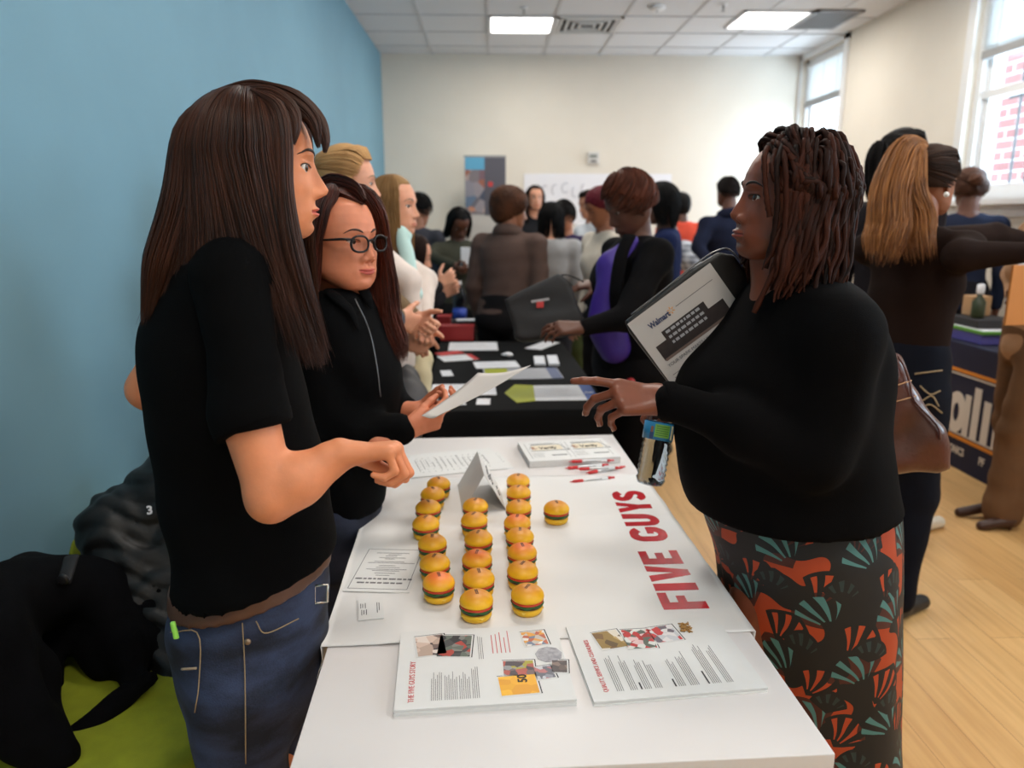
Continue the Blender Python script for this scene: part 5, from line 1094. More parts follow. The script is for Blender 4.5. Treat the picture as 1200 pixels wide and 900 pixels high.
# sleeve rib, collar
ax = norm(PY(303, 530, 1.078)-PY(292, 480, 1.088)); cc = PY(298.5, 500, 1.086); Vt, ft = tube([cc-ax*.024, cc-ax*.020, cc-ax*.002, cc+ax*.002], [.054, .0575, .0570, .053], 40); wmesh('sleeve_band', Vt, ft, poloC, polo)
nb = PY(300, 283, YA); cl = MB(); an = np.linspace(.5, 2*pi-.5, 40)
ringp = lambda r_, z_, dx=0: [nb+A(cos(yA)*(r_+dx)*cos(a)-sin(yA)*r_*sin(a), sin(yA)*r_*cos(a)+cos(yA)*r_*sin(a), z_-.018*cos(a)) for a in an]
rows = [ringp(.064, .000), ringp(.060, .030), ringp(.064, .034), ringp(.078, .010), ringp(.084, -.004)]; n_ = len(an); Vc = np.array([q for r_ in rows for q in r_]); fc = [[i*n_+j, i*n_+j+1, (i+1)*n_+j+1, (i+1)*n_+j] for i in range(len(rows)-1) for j in range(n_-1)]
wmesh('collar', Vc, fc, poloC, polo)
# jeans: two legs with seams, pocket, belt
def denim(name, c1, c2):
    m, nt, b = newmat(name); L = nt.links; tc = N(nt, 'ShaderNodeTexCoord'); no = N(nt, 'ShaderNodeTexNoise'); no.inputs['Scale'].default_value = 7; no.inputs['Detail'].default_value = 5; mp = N(nt, 'ShaderNodeMapping'); mp.inputs['Scale'].default_value = (1, 1, 2.6); L.new(tc.outputs['Object'], mp.inputs[0]); L.new(mp.outputs[0], no.inputs['Vector'])
    n2 = N(nt, 'ShaderNodeTexNoise'); n2.inputs['Scale'].default_value = 350; L.new(tc.outputs['Object'], n2.inputs['Vector']); cr = N(nt, 'ShaderNodeValToRGB'); cr.color_ramp.elements[0].position = .42; cr.color_ramp.elements[0].color = lin(c1); cr.color_ramp.elements[1].position = .72; cr.color_ramp.elements[1].color = lin(c2)
    ad = N(nt, 'ShaderNodeMath', operation='MULTIPLY_ADD'); ad.inputs[1].default_value = .15; L.new(n2.outputs[0], ad.inputs[0]); L.new(no.outputs[0], ad.inputs[2]); L.new(ad.outputs[0], cr.inputs[0]); L.new(cr.outputs[0], b.inputs['Base Color']); setin(b, Roughness=.85)
    bu = N(nt, 'ShaderNodeBump'); bu.inputs['Strength'].default_value = .3; bu.inputs['Distance'].default_value = .002; L.new(n2.outputs[0], bu.inputs['Height']); L.new(bu.outputs[0], b.inputs['Normal']); return m
den = denim('blue_denim', (15, 19, 34), (50, 62, 92)); den_d = denim('dark_denim', (18, 22, 38), (36, 42, 62)); stitch = mat('tan_stitching', (150, 128, 96), .7)
jr = [(640, 210, 384, .150), (690, 205, 386, .166), (730, 200, 384, .172), (780, 212, 380, .172), (815, 222, 378, .16)]
zJ = PY(296, 712, 1.2)[2]
fj = folds2(11, .0045, [(30, 8, 40), (-26, 12, 55), (8, 30, 70)])
V, Q = nets([(pyloft(jr, YA+.01, yA), .03), (cap(PY(282, 800, 1.16), PY(288, 960, 1.14), .086, .072), .03), (cap(PY(288, 960, 1.14), PY(296, 1250, 1.14), .072, .055), .03), (cap(PY(315, 790, 1.36), PY(350, 960, 1.42), .086, .075), .03), (cap(PY(350, 960, 1.42), PY(352, 1250, 1.42), .075, .055), .03)], .0075, .03, disp=fj, cut=[plane_cut(PY(298, 722, 1.10), A(-.24, 0, 1))])
jeans = wmesh('jeans', V, Q, den, t)
def on_surface(V, px, py):      # front-most mesh point seen at a pixel (for seams laid on cloth)
    d = norm(P(px, py, 1.0)-CAM); r = V-CAM; t_ = r@d; off = np.linalg.norm(r-t_[:, None]*d, axis=1); k = off < .012
    if not k.any(): k = off < .03
    i = np.argmin(np.where(k, t_, 9)); return CAM+d*(t_[i]-.002)
seam = lambda pts, r_=.0011, n_=14: tube([on_surface(V, *q) for q in spline(pts, n_)], r_, 5)
mb = MB()
for pts in ([(284, 730), (287, 790), (288, 895)], [(200, 741), (232, 743), (233, 800), (228, 835)], [(300, 728), (312, 742), (350, 725)]): mb.add(*seam(pts))
mb.obj('seam', stitch, jeans, world=True, smooth=True)
Vt, ft = tube([on_surface(V, x_, 784-.06*(x_-215)) for x_ in np.linspace(213, 230, 6)], .0022, 5); wmesh('pocket_trim', Vt, ft, mat('pocket_trim', (170, 150, 125), .7), jeans)
q = on_surface(V, 290, 752); mb = MB(); V8, Q8 = nets([ell(q, (.006, .004, .006))], .0015, .001); wmesh('rivet', V8, Q8, mat('rivet_metal', (150, 130, 110), .35, metal=.7), jeans)
V9, Q9 = nets([polyprism([PY(199, 729, 1.10), PY(205, 728, 1.10), PY(210, 748, 1.10), PY(204, 749, 1.10)], .008, .002, A(0, -1, 0))], .002, .002); wmesh('green_lighter', V9, Q9, mat('lime_plastic', (150, 225, 90), .4), t)
Vb_, Qb_ = nets([(pyloft([(640, 206, 388, .160), (690, 202, 389, .171), (750, 201, 388, .176)], YA+.005, yA), .01)], .006, .01, cut=[plane_cut(PY(298, 700, 1.10), A(-.24, 0, 1)), lambda p: -plane_cut(PY(298, 726, 1.10), A(-.24, 0, 1))(p)])
wmesh('belt', Vb_, Qb_, mat('brown_leather_belt', (92, 58, 40), .5, var=.2, scale=30), t)
bq = PY(376, 697, 1.115); Vt, ft = tube([bq+A(x_, 0, z_) for x_, z_ in ((-.010, -.016), (.010, -.012), (.012, .018), (-.008, .016))], .0022, 6, closed=True); wmesh('buckle', Vt, ft, mat('buckle_metal', (200, 195, 185), .25, metal=.9), t)
for y_, x_ in ((1.14, 296), (1.42, 352)):
    o_ = PY(x_, 1250, y_); o_[2] = 0; V5, Q5 = nets([(cap(o_+A(-.05, 0, .04), o_+A(.14, .03, .03), .04, .032), .02), (cap(o_+A(0, 0, .05), o_+A(0, 0, .16), .04, .04), .02)], .009, cut=[lambda p: .002-p[..., 2]]); wmesh('shoe', V5, Q5, blackm, t)
# hair
hmA = hairmat('hair_dark_brown', (24, 13, 9), (74, 40, 24), .40)
def tipA(a):
    s_ = np.sign(a) if a else 1; b = abs(a)
    K_ = [1.0, 1.5, 1.9, 2.25, 2.7, pi]
    return A(np.interp(b, K_, [.088, .055, .015, -.075, -.150, -.185]), s_*np.interp(b, K_, [.128, .135, .120, .105, .060, .0]), np.interp(b, K_, [-.300, -.290, -.215, -.185, -.235, -.250]))
hlA = lambda a: .85*smooth01((1.45-abs(a))/.35)-.5*smooth01((abs(a)-1.45)/.4)
parts = [skullcap(.006, hairline=hlA, res=60)]
parts += [curtain(1500, -pi, -1.12, 1.40, tipA, .026, .0010, 22, 1, jit=.007, el_end=-.12), curtain(700, .95, pi, 1.40, tipA, .026, .0011, 20, 2, jit=.008, el_end=-.12), curtain(500, -1.75, -1.12, 1.40, lambda a: tipA(a)+A(.0, 0, .0), .016, .0010, 22, 3, jit=.009, el_end=-.15), curtain(600, -pi, -2.0, 1.4, tipA, .014, .0012, 20, 33, jit=.008)]
for i, (gd, rd, n_) in enumerate([
    ([A(-.06, .0, .112), A(.0, -.012, .119), A(.055, -.030, .103), A(.088, -.046, .072), A(.095, -.058, .028)], [.003, .014, .016, .012, .003], 420),
    ([A(-.03, -.02, .112), A(.025, -.038, .110), A(.055, -.058, .085), A(.062, -.070, .060), A(.056, -.078, .030)], [.003, .012, .013, .008, .004], 320),
    ([A(-.06, -.0, .108), A(.0, .0, .120), A(.060, -.010, .108), A(.096, -.026, .076), A(.106, -.040, .044), A(.104, -.048, .022)], [.003, .012, .015, .012, .008, .003], 420),
    ([A(-.03, .03, .122), A(.03, .045, .120), A(.070, .065, .085), A(.080, .082, .02), A(.075, .088, -.10), A(.085, .10, -.24)], [.003, .012, .014, .012, .012, .004], 300),
    ([A(.0, -.045, .112), A(.035, -.066, .085), A(.042, -.082, .035), A(.040, -.092, -.04), A(.050, -.110, -.14), A(.085, -.125, -.29)], [.003, .014, .014, .013, .016, .010], 420),
    ([A(-.06, -.02, .105), A(-.098, -.025, .05), A(-.115, -.03, -.05), A(-.150, -.04, -.15), A(-.180, -.045, -.245)], [.004, .020, .030, .03, .010], 620)]): parts.append(bundle(gd, rd, n_, .0010, 20, seed=40+i, ends=.12))
add_hair(t, 'hair', parts, hmA, HA, RA, 1.0)

# ================= woman with glasses
skB = skin_mat('skin_glasses_woman', (218, 134, 98), (190, 86, 74), .55); YB_ = 1.87; yB = radians(-20)
HB = P(398, 283, 1.80); RB = rotm(radians(-34), radians(1), radians(0))
t = empty('person', (HB[0], HB[1], 0), yB, 'woman with black glasses, dark auburn hair and black zip jacket holding a letter', 'person')
rowsB = [(336, 382, 424, .07), (346, 372, 432, .13), (362, 356, 442, .17), (395, 347, 456, .17), (430, 345, 468, .17), (470, 346, 472, .165), (510, 348, 468, .155), (550, 350, 458, .155), (586, 352, 450, .16)]
jacket = mat('black_knit_jacket', (7, 7, 8), .88, var=.2, scale=14, bump=.25, bscale=300, spec=.08)
eR = PY(362, 505, 1.72); wR_ = PY(478, 503, 1.74); eL = PY(448, 468, 1.98); wL_ = PY(486, 482, 1.88)
dR = norm(PY(505, 492, 1.76)-wR_)
hR, _ = hand(wR_, dR, A(.05, .85, .5), 'R', curl=((.55, .7, .4), (.7, .8, .5), (.8, .9, .5), (.85, .9, .5)), thumb=(.85, .1, .45), tcurl=.2, s=.92)
hL, _ = hand(wL_, norm(A(.80, -.35, .10)), A(-.1, -.5, .85), 'L', curl=((.5, .7, .5),)*4, thumb=(.7, .3, .5), s=.88)
Vh, Qh = nets(hR+[(cap(wR_-dR*.08, wR_, .030, .022), .015)], .0028, .015); Vh2, Qh2 = nets(hL+[(cap(wL_-A(.07, -.03, .0), wL_, .03, .022), .015)], .003, .015)
Vb, Qb = nets([(pyloft([(r[0], r[1]+7, r[2]-7, r[3]-.012) for r in rowsB if r[0] > 340], YB_, 0), .02), (cap(HB+RB@A(-.03, 0, -.05), PY(402, 352, 1.88), .054, .06), .03), (cap(HB+RB@A(.02, 0, -.085), PY(412, 352, 1.84), .024, .03), .03), (cap(PY(385, 590, 1.8), PY(385, 820, 1.8), .07, .05), .02), (cap(PY(420, 590, 1.95), PY(420, 820, 1.95), .07, .05), .02)], .008, .02)
opt_gaze[t.name] = A(1, -.02, -.02)
optB = dict(nose=.92, nosew=1.12, lips=1.15, cheek=1.5, jaw=1.10, wide=1.05, chin=1.1, smile=1.0, eo=1.15)
finish_head(t, HB, RB, 1.02, skB, optB, brow=(60, 36, 26), body_parts=[(Vh, Qh), (Vh2, Qh2), (Vb, Qb)])
V, Q = nets([(pyloft(rowsB, YB_, 0), .02), (cap(PY(375, 372, 1.76), eR, .062, .054), .04), (cap(eR, PY(468, 503, 1.735), .054, .041), .03), (cap(PY(436, 372, 2.0), eL, .058, .05), .04), (cap(eL, PY(476, 481, 1.91), .048, .038), .03)], .008, .03, disp=folds2(21, .006, [(20, 10, 34), (-30, 10, 22), (44, 0, 30)]))
jk = wmesh('jacket', V, Q, jacket, t); JV = V
def surfV(V, px, py, lift=.002):
    d = norm(P(px, py, 1.0)-CAM); r = V-CAM; t_ = r@d; off = np.linalg.norm(r-t_[:, None]*d, axis=1); k = off < .012
    if not k.any(): k = off < .04
    i = np.argmin(np.where(k, t_, 9)); return CAM+d*(t_[i]-lift)
wV, wt = WOOL
Vt, ft = tube([surfV(wV, x_, y_, .004) for x_, y_ in spline([(84, 652), (80, 665), (74, 684)], 8)], .016, 8, flat=.3); wmesh('shoulder_strap', Vt, ft, mat('coat_strap', (16, 16, 20), .7), wt)
bq = surfV(wV, 74, 679, .010); V5, Q5 = nets([ell(bq, (.013, .013, .013))], .003, .001); wmesh('button', bq+(V5-bq)*A(1, .45, 1), Q5, mat('coat_button', (34, 34, 38), .3), wt)
wV, wt = PUFF; bq = surfV(wV, 172, 603, .010); dv_ = norm(CAM-bq); xr_ = norm(np.cross(A(0, 0, 1), dv_)); Re_ = np.stack([xr_, np.cross(dv_, xr_), dv_], 1); v, f = text_v('3', .030, R=Re_, o=bq, bold=.001); MB().add(v, f).obj('emblem', pale, wt, world=True)
Vt, ft = tube([surfV(JV, *q) for q in spline([(416, 350), (432, 385), (441, 425), (446, 465)], 16)], .0016, 5); wmesh('zip', Vt, ft, mat('zip_metal', (120, 120, 122), .35, metal=.6), jk)
for k_, (sg, pts) in enumerate(((-1, [(384, 340), (398, 352), (412, 366), (420, 388)]), (1, [(424, 336), (430, 348), (436, 362)]))):
    a = np.array([surfV(JV, *q, lift=.006) for q in spline(pts, 10)]); Vt, ft = tube(a, [.012, .016, .017, .017, .016, .015, .013, .011, .008, .003], 10, flat=.35); wmesh('lapel', Vt, ft, jacket, jk)
Vt, ft = tube([PY(448, 545, 1.72), PY(451, 562, 1.71), PY(452, 570, 1.71)], [.003, .004, .005], 6); wmesh('drawstring', Vt, ft, blackm, jk)
for q in ((cc, 0),): pass
V, Q = nets([(pyloft([(575, 352, 448, .165), (620, 358, 446, .165), (650, 362, 442, .15)], YB_, 0), .03), (cap(PY(385, 640, 1.80), PY(385, 1000, 1.80), .082, .055), .03), (cap(PY(420, 640, 1.96), PY(415, 1000, 1.96), .082, .055), .03)], .010, .03, disp=fj); wmesh('jeans', V, Q, den_d, t)
for x_, y_ in ((385, 1.8), (415, 1.96)):
    o_ = PY(x_, 1000, y_); o_[2] = 0; V5, Q5 = nets([(cap(o_+A(-.05, 0, .04), o_+A(.14, -.03, .03), .04, .032), .02), (cap(o_+A(0, 0, .05), o_+A(0, 0, .2), .04, .045), .02)], .009, cut=[lambda p: .002-p[..., 2]]); wmesh('shoe', V5, Q5, blackm, t)
# glasses
gm = mat('black_acetate', (8, 8, 10), .35, spec=.3); toH = lambda v, H_, R_, s_: (np.asarray(v, float)*s_)@R_.T+H_
gl = MB()
for sg in (-1, 1):
    pts = [A(.1005-2.2*(.0335+yy*sg*sg)**2*.9, sg*(.0335+yy), zz) for yy, zz in [(.0245*np.sign(cos(a))*abs(cos(a))**.85, -.005+.0180*np.sign(sin(a))*abs(sin(a))**.85) for a in np.linspace(0, 2*pi, 36, endpoint=False)]]
    gl.tube(pts, .0026, 6, closed=True, flat=1.3); lens = np.array([A(.0985, sg*.0335, -.005)]+pts)
    wmesh('lens', toH(np.concatenate([lens-A(.0006, 0, 0), lens+A(.0006, 0, 0)]), HB, RB, 1.02), [[0, 1+i, 1+(i+1) % 36] for i in range(36)]+[[37, 38+(i+1) % 36, 38+i] for i in range(36)], glass('lens_clear', (250, 250, 250), mix=.06), t) if sg else None
    gl.tube([A(.0935, sg*.058, .006), A(.080, sg*.0755, .007), A(.0, sg*.0800, .004), A(-.03, sg*.079, -.012)], [.003, .0034, .0026, .002], 6)
gl.tube(spline([A(.1000, -.0100, .0), A(.1035, 0, .004), A(.1000, .0100, .0)], 8), .0024, 6)
gg = empty('eyeglasses_tmp', (0, 0, 0)); bpy.data.objects.remove(gg)
wmesh('eyeglasses', toH(gl.V(), HB, RB, 1.02), gl.f, gm, t)
hmB = hairmat('hair_auburn', (24, 12, 9), (94, 38, 20), .40); hmB2 = hmB
def tipB(a):
    s_ = np.sign(a) if a else 1; b = abs(a); return A(.03-.09*smooth01((b-1)/1.6), s_*(.105-.05*smooth01((b-2)/1.1)), -.23)
hlB = lambda a: .64*smooth01((1.35-abs(a))/.4)-.5*smooth01((abs(a)-1.35)/.4)
pb = [skullcap(.004, hairline=hlB, res=50, wide=1.05)]+[curtain(650, -pi, -1.50, 1.40, tipB, .030, .0012, 20, 5, jit=.010, wav=.006, wide=1.05), curtain(650, 1.40, pi, 1.40, tipB, .030, .0012, 20, 6, jit=.010, wav=.006, wide=1.05)]
for i, (gd, rd, n_) in enumerate([([A(.0, .01, .120), A(.040, .045, .112), A(.058, .078, .070), A(.050, .098, .0), A(.050, .106, -.08), A(.060, .108, -.18), A(.075, .10, -.25), A(.092, .085, -.300)], [.01, .02, .018, .014, .018, .024, .024, .012], 420),
     ([A(.0, -.01, .120), A(.030, -.050, .110), A(.030, -.082, .068), A(.010, -.098, .0), A(.0, -.104, -.08), A(.01, -.11, -.16), A(.02, -.10, -.22)], [.01, .02, .02, .020, .026, .026, .01], 420),
     ([A(-.04, .03, .115), A(-.02, .085, .06), A(-.0, .11, -.05), A(.03, .115, -.16), A(.06, .11, -.27)], [.02, .03, .035, .035, .015], 360)]): pb.append(bundle(gd, rd, n_, .0011, 22, seed=70+i, ends=.15, wav=.010, freq=2.2))
def sweep(num, sg, tip, seed, part=.0, lift=.012):
    rs = np.random.RandomState(seed); out = []
    for i in range(num):
        u = rs.rand(); l = lift*(.3+.7*rs.rand()); r0 = A(.077-.095*u, part-sg*.004, .083+.044*smooth01(u*1.5)); x0_ = scalp(sg*(.40+.5*u), .86+.25*u, l+.004); x1 = scalp(sg*(.80+.5*u), .92, l); x2 = scalp(sg*(1.22+.35*u), .52, l); x3 = scalp(sg*(1.52+.35*u), .02, l+.002); T_ = A(*tip(sg*(1.5+.5*u)))+rs.randn(3)*.008
        out.append(spline([r0, x0_, x1, x2, x3, x3*.5+T_*.5+A(0, sg*.006, 0), T_], 20))
    return np.array(out), .0012
pb += [sweep(620, 1, tipB, 81, .012), sweep(620, -1, tipB, 82, .012), bundle([A(.074, .012, .090), A(.040, .014, .118), A(-.03, .01, .128), A(-.09, 0, .09)], [.010, .022, .03, .02], 420, .0013, 12, flat=.35, seed=99)]
add_hair(t, 'hair', pb, hmB, HB, RB, 1.02)
# letter she holds
def sheet3(pts, nu, mt, name, lab, cat, curl=.0):
    a, b, c, d = [np.asarray(q, float) for q in pts]; V = []; n_ = norm(np.cross(b-a, d-a))
    for i in range(nu+1):
        for j in range(nu+1): s_, t_ = i/nu, j/nu; V.append((a*(1-s_)+b*s_)*(1-t_)+(d*(1-s_)+c*s_)*t_+n_*curl*sin(pi*s_)+n_*curl*.6*sin(pi*t_))
    f = [[i*(nu+1)+j, (i+1)*(nu+1)+j, (i+1)*(nu+1)+j+1, i*(nu+1)+j+1] for i in range(nu) for j in range(nu)]
    o = mesh(name, V, f, mt); tag(o, lab, cat); sm = o.modifiers.new('thickness', 'SOLIDIFY'); sm.thickness = .0006; sm.offset = 0; return o, np.array(V)
sheet3([P(494, 487, 1.66), P(515, 486, 1.60), P(622, 428, 1.63), P(560, 437, 1.86)], 12, mat('letter_paper', (214, 208, 203), .7), 'letter', 'white letter held out over the table end by the woman with glasses', 'paper', curl=-.008)

# ================= woman with locs in the black sweater
skC = skin_mat('skin_locs_woman', (122, 64, 40), (132, 58, 46), .42); sC = 1.0; HC = P(925, 236, 1.40); YC = HC[1]; yC = radians(170); RC = rotm(radians(177), radians(6), radians(-3))
t = empty('person', (HC[0], HC[1], 0), yC, 'woman with shoulder length locs in a black sweater and orange patterned skirt pointing', 'person')
rowsC = [(318, 903, 972, .06), (332, 888, 992, .14), (350, 872, 1008, .17), (375, 854, 1022, .19), (400, 832, 1030, .20), (430, 806, 1033, .21), (465, 792, 1035, .21), (505, 789, 1037, .205), (550, 794, 1042, .20), (590, 808, 1050, .205), (628, 832, 1052, .205)]
sweater = mat('black_fine_knit', (7, 6, 7), .9, var=.2, scale=10, bump=.25, bscale=500, spec=.08)
shC = PY(985, 398, YC-.15); elC = PY(955, 540, YC-.17); wrC = PY(781, 470, YC-.10)
hd = norm(A(-1, .02, .10))
hC, tipC = hand(wrC, hd, A(.05, .62, -.78), 'L', curl=((-.02, .18, .12), (.62, .62, .35), (.78, .75, .4), (.90, .80, .4)), thumb=(.75, .25, .75), tcurl=.35, s=1.0, spread=.04)
wC2 = PY(812, 466, YC+.10); hC2, _ = hand(wC2, norm(A(-.85, .1, -.1)), A(.0, -.2, -1), 'R', curl=((1.0, 1.0, .6),)*4, thumb=(.7, .35, .5), s=.92)
Vh, Qh = nets(hC+[(cap(wrC, wrC-hd*.025, .026, .026), .015)], .0026, .015); Vh2, Qh2 = nets(hC2+[(cap(wC2, wC2+A(.05, .02, .0), .024, .026), .015)], .0035, .015)
Vb, Qb = nets([(pyloft([(r[0], r[1]+10+20*(r[0] > 540), r[2]-10-20*(r[0] > 540), r[3]-.014-.04*(r[0] > 540)) for r in rowsC if r[0] > 325], YC+.03, 0), .02), (cap(HC+RC@A(-.03, 0, -.05), PY(938, 345, YC+.01), .060, .068), .03), (cap(HC+RC@A(.025, 0, -.092)*1.05, PY(905, 350, YC), .030, .036), .04), (cap(PY(900, 700, YC), PY(900, 1250, YC), .08, .06), .02), (cap(PY(985, 700, YC+.03), PY(985, 1250, YC+.03), .08, .06), .02), (cap(shC, elC, .045, .04), .02), (cap(elC, PY(868, 502, YC-.14), .038, .034), .02), (cap(PY(868, 502, YC-.14), wrC, .034, .026), .02)], .009, .02)
opt_gaze[t.name] = A(1, .42, .06)
optC = dict(nose=.86, nosew=1.38, lips=1.55, cheek=1.5, jaw=1.10, wide=1.03, chin=.8, smile=.35)
finish_head(t, HC, RC, sC, skC, optC, brow=(30, 18, 14), body_parts=[(Vh, Qh), (Vh2, Qh2), (Vb, Qb)])
nm_ = mat('fingernail', (214, 178, 160), .3)
for (p_, dd, up, r_) in tipC[1:4]:
    c_ = p_+up*(-1)*r_*.62+dd*.001; V5, Q5 = nets([ell(c_, (.0052, .0052, .0052))], .0012, .001); V5 = c_+(V5-c_)-np.outer(((V5-c_)@up), up)*.72; wmesh('fingernail', V5, Q5, nm_, t)
V, Q = nets([(pyloft(rowsC, YC+.03, 0), .02), (cap(PY(955, 365, YC-.08), shC, .055, .064), .05), (cap(shC, elC, .064, .052), .05), (cap(elC, PY(868, 502, YC-.14), .052, .046), .03), (cap(PY(868, 502, YC-.14), PY(786, 472, YC-.11), .046, .036), .03), (cap(PY(900, 352, YC+.16), PY(905, 480, YC+.2), .07, .06), .04), (cap(PY(905, 480, YC+.2), PY(822, 455, YC+.12), .055, .042), .03)], .008, .03, disp=folds2(41, .006, [(16, 8, 22), (-20, 8, 30), (30, 0, 14)]), cut=[plane_cut(PY(940, 632, YC-.15), A(.02, .0, -1))])
SV = V; sw = wmesh('sweater', V, Q, sweater, t); Vt, ft = tube([PY(779, 470, YC-.105)+hd*k_ for k_ in (.006, .002, -.014, -.018)], [.034, .037, .038, .035], 28, flat=1); wmesh('cuff', Vt, ft, sweater, sw)
# skirt with fan pattern
def skirt_mat():
    m, nt, b = newmat('fan_print_fabric'); L = nt.links; uvn = N(nt, 'ShaderNodeUVMap'); 
    def M(op, a, b_=None, c=None):
        n = N(nt, 'ShaderNodeMath', operation=op)
        for i, x in enumerate((a, b_, c)):
            if x is None: continue
            if isinstance(x, (int, float)): n.inputs[i].default_value = x
            else: L.new(x, n.inputs[i])
        return n.outputs[0]
    sx = N(nt, 'ShaderNodeSeparateXYZ'); no = N(nt, 'ShaderNodeTexNoise'); no.inputs['Scale'].default_value = 7; L.new(uvn.outputs[0], no.inputs['Vector']); mx = N(nt, 'ShaderNodeMix', data_type='VECTOR'); mx.inputs[0].default_value = .03; L.new(uvn.outputs[0], mx.inputs[4]); L.new(no.outputs['Color'], mx.inputs[5]); L.new(mx.outputs[1], sx.inputs[0]); U, Vv = sx.outputs[0], sx.outputs[1]
    def fan(ou, ov, cw, ch, tilt, rad, rays, inner=.16, spread=.92, stag=.5):
        v = M('DIVIDE', M('ADD', Vv, ov), ch); row = M('FLOOR', v); u = M('ADD', M('DIVIDE', M('ADD', U, ou), cw), M('MULTIPLY', M('MODULO', row, 2.0), stag)); fu = M('SUBTRACT', M('FRACT', u), .5); fv = M('SUBTRACT', M('FRACT', v), .12)
        fu = M('MULTIPLY', fu, cw); fv = M('MULTIPLY', fv, ch); c, s = cos(tilt), sin(tilt); X = M('ADD', M('MULTIPLY', fu, c), M('MULTIPLY', fv, -s)); Y = M('ADD', M('MULTIPLY', fu, s), M('MULTIPLY', fv, c))
        r = M('SQRT', M('ADD', M('MULTIPLY', X, X), M('MULTIPLY', Y, Y))); th = M('ARCTAN2', X, Y); curl = M('ADD', th, M('MULTIPLY', r, 3.0)); st = M('COSINE', M('MULTIPLY', curl, rays))
        wdt = M('GREATER_THAN', st, M('SUBTRACT', .70, M('MULTIPLY', M('DIVIDE', r, rad), .62))); lim = M('MULTIPLY', rad, M('SUBTRACT', 1.0, M('MULTIPLY', M('ABSOLUTE', th), .28)))
        inr = M('MULTIPLY', M('LESS_THAN', r, lim), M('GREATER_THAN', r, rad*inner)); ins = M('LESS_THAN', M('ABSOLUTE', th), spread)
        fanm = M('MULTIPLY', M('MULTIPLY', wdt, inr), ins); disc = M('MULTIPLY', M('LESS_THAN', r, M('MULTIPLY', lim, 1.12)), M('LESS_THAN', M('ABSOLUTE', th), spread+.22)); return fanm, disc
    def over(base, col, fac):
        x = N(nt, 'ShaderNodeMix', data_type='RGBA'); L.new(base, x.inputs[6]); 
        if isinstance(col, tuple): x.inputs[7].default_value = col
        else: L.new(col, x.inputs[7])
        L.new(fac, x.inputs[0]); return x.outputs[2]
    rgb = N(nt, 'ShaderNodeRGB'); rgb.outputs[0].default_value = lin((170, 62, 22)); c = rgb.outputs[0]; blk = lin((16, 17, 19))
    n3 = N(nt, 'ShaderNodeTexNoise'); n3.inputs['Scale'].default_value = 8; n3.inputs['Detail'].default_value = 1; L.new(uvn.outputs[0], n3.inputs['Vector']); c = over(c, blk, M('GREATER_THAN', n3.outputs[0], .48))
    f1, d1 = fan(.03, .05, .124, .100, .5, .072, 15, inner=.22, spread=.68); c = over(c, blk, d1); c = over(c, lin((176, 66, 28)), f1)
    f2, d2 = fan(.10, .01, .140, .118, -.55, .080, 15, inner=.26, spread=.70); c = over(c, blk, M('MULTIPLY', d2, 0.85)); c = over(c, lin((74, 124, 122)), f2)
    f3, d3 = fan(.065, .085, .118, .120, .15, .050, 5, inner=.05, spread=.8); c = over(c, blk, d3); f4, _ = fan(.065, .085, .118, .120, .15, .049, 14, inner=.5, spread=.8); c = over(c, lin((46, 70, 72)), M('MULTIPLY', f4, .6))
    L.new(c, b.inputs['Base Color']); setin(b, Roughness=.65); return m
rowsS = [(570, 815, 1044, .18), (590, 820, 1046, .19), (610, 826, 1047, .20), (650, 840, 1046, .205), (700, 848, 1043, .205), (770, 858, 1043, .20), (850, 868, 1043, .20), (930, 876, 1046, .195), (1250, 868, 1062, .22)]
V, Q = nets([(pyloft(rowsS, YC+.05, 0), .03)], .009, .03, disp=folds2(51, .006, [(26, 20, 3), (-18, 25, 5), (40, 10, 0)]))
cS = A(*PY(945, 700, YC+.05)); uvS = np.stack([np.arctan2(V[:, 1]-cS[1], V[:, 0]-cS[0]-.12*(1-V[:, 2])*0)*.19, V[:, 2]], 1)
o = wmesh('skirt', V, Q, skirt_mat(), t, uv=uvS)
for x_, dy in ((900, -.03), (985, .05)):
    o_ = PY(x_, 1250, YC+dy); o_[2] = 0; V5, Q5 = nets([(cap(o_+A(.05, 0, .04), o_+A(-.14, .0, .03), .042, .034), .02)], .009, cut=[lambda p: .002-p[..., 2]]); wmesh('shoe', V5, Q5, blackm, t)
# locs
rs = np.random.RandomState(9); locs = []; rad = []
hlC = lambda a: .62*smooth01((1.25-abs(a))/.5)-.45*smooth01((abs(a)-1.1)/.5)
for i in range(330):
    a = rs.uniform(-pi, pi); e = rs.uniform(max(.15, hlC(a)+.05), 1.5) if i % 3 else hlC(a)+.08
    if abs(a) < .8 and e < .75: continue
    sgn = 1 if a > 0 else -1; l0 = rs.uniform(.006, .022); aa = sgn*max(abs(a), 1.22+rs.rand()*.35)
    if abs(a) < 1.2: aa = sgn*rs.uniform(1.22, 1.65)
    r0 = scalp(a, e, .004); m1 = scalp(a*.6+aa*.4, min(e+.05, 1.4)*.72, l0+.006); m2 = scalp(aa, .12, l0+.006); m3 = scalp(aa, -.35, l0+.012)
    b = abs(aa); zt = -.160+rs.uniform(-.02, .045); xt = (.030-.135*smooth01((b-1.2)/1.8)); yt = sgn*(.108-.055*smooth01((b-2.0)/1.1)); tp_ = A(xt+rs.randn()*.010, yt+rs.randn()*.008, zt)
    mid = (m3+tp_)/2+A(rs.randn()*.006, sgn*.006, 0); g = spline([r0, m1, m2, m3*.6+m2*.4, mid, tp_], 30); ph = rs.rand()*6.28
    s_ = np.linspace(0, 1, 30); g += (.0022*np.sin(s_*30+ph))[:, None]*A(1, .3, 0)+(.0022*np.cos(s_*26+ph))[:, None]*A(0, 1, .2); locs.append(g); rad.append(rs.uniform(.0040, .0062))
mbL = MB()
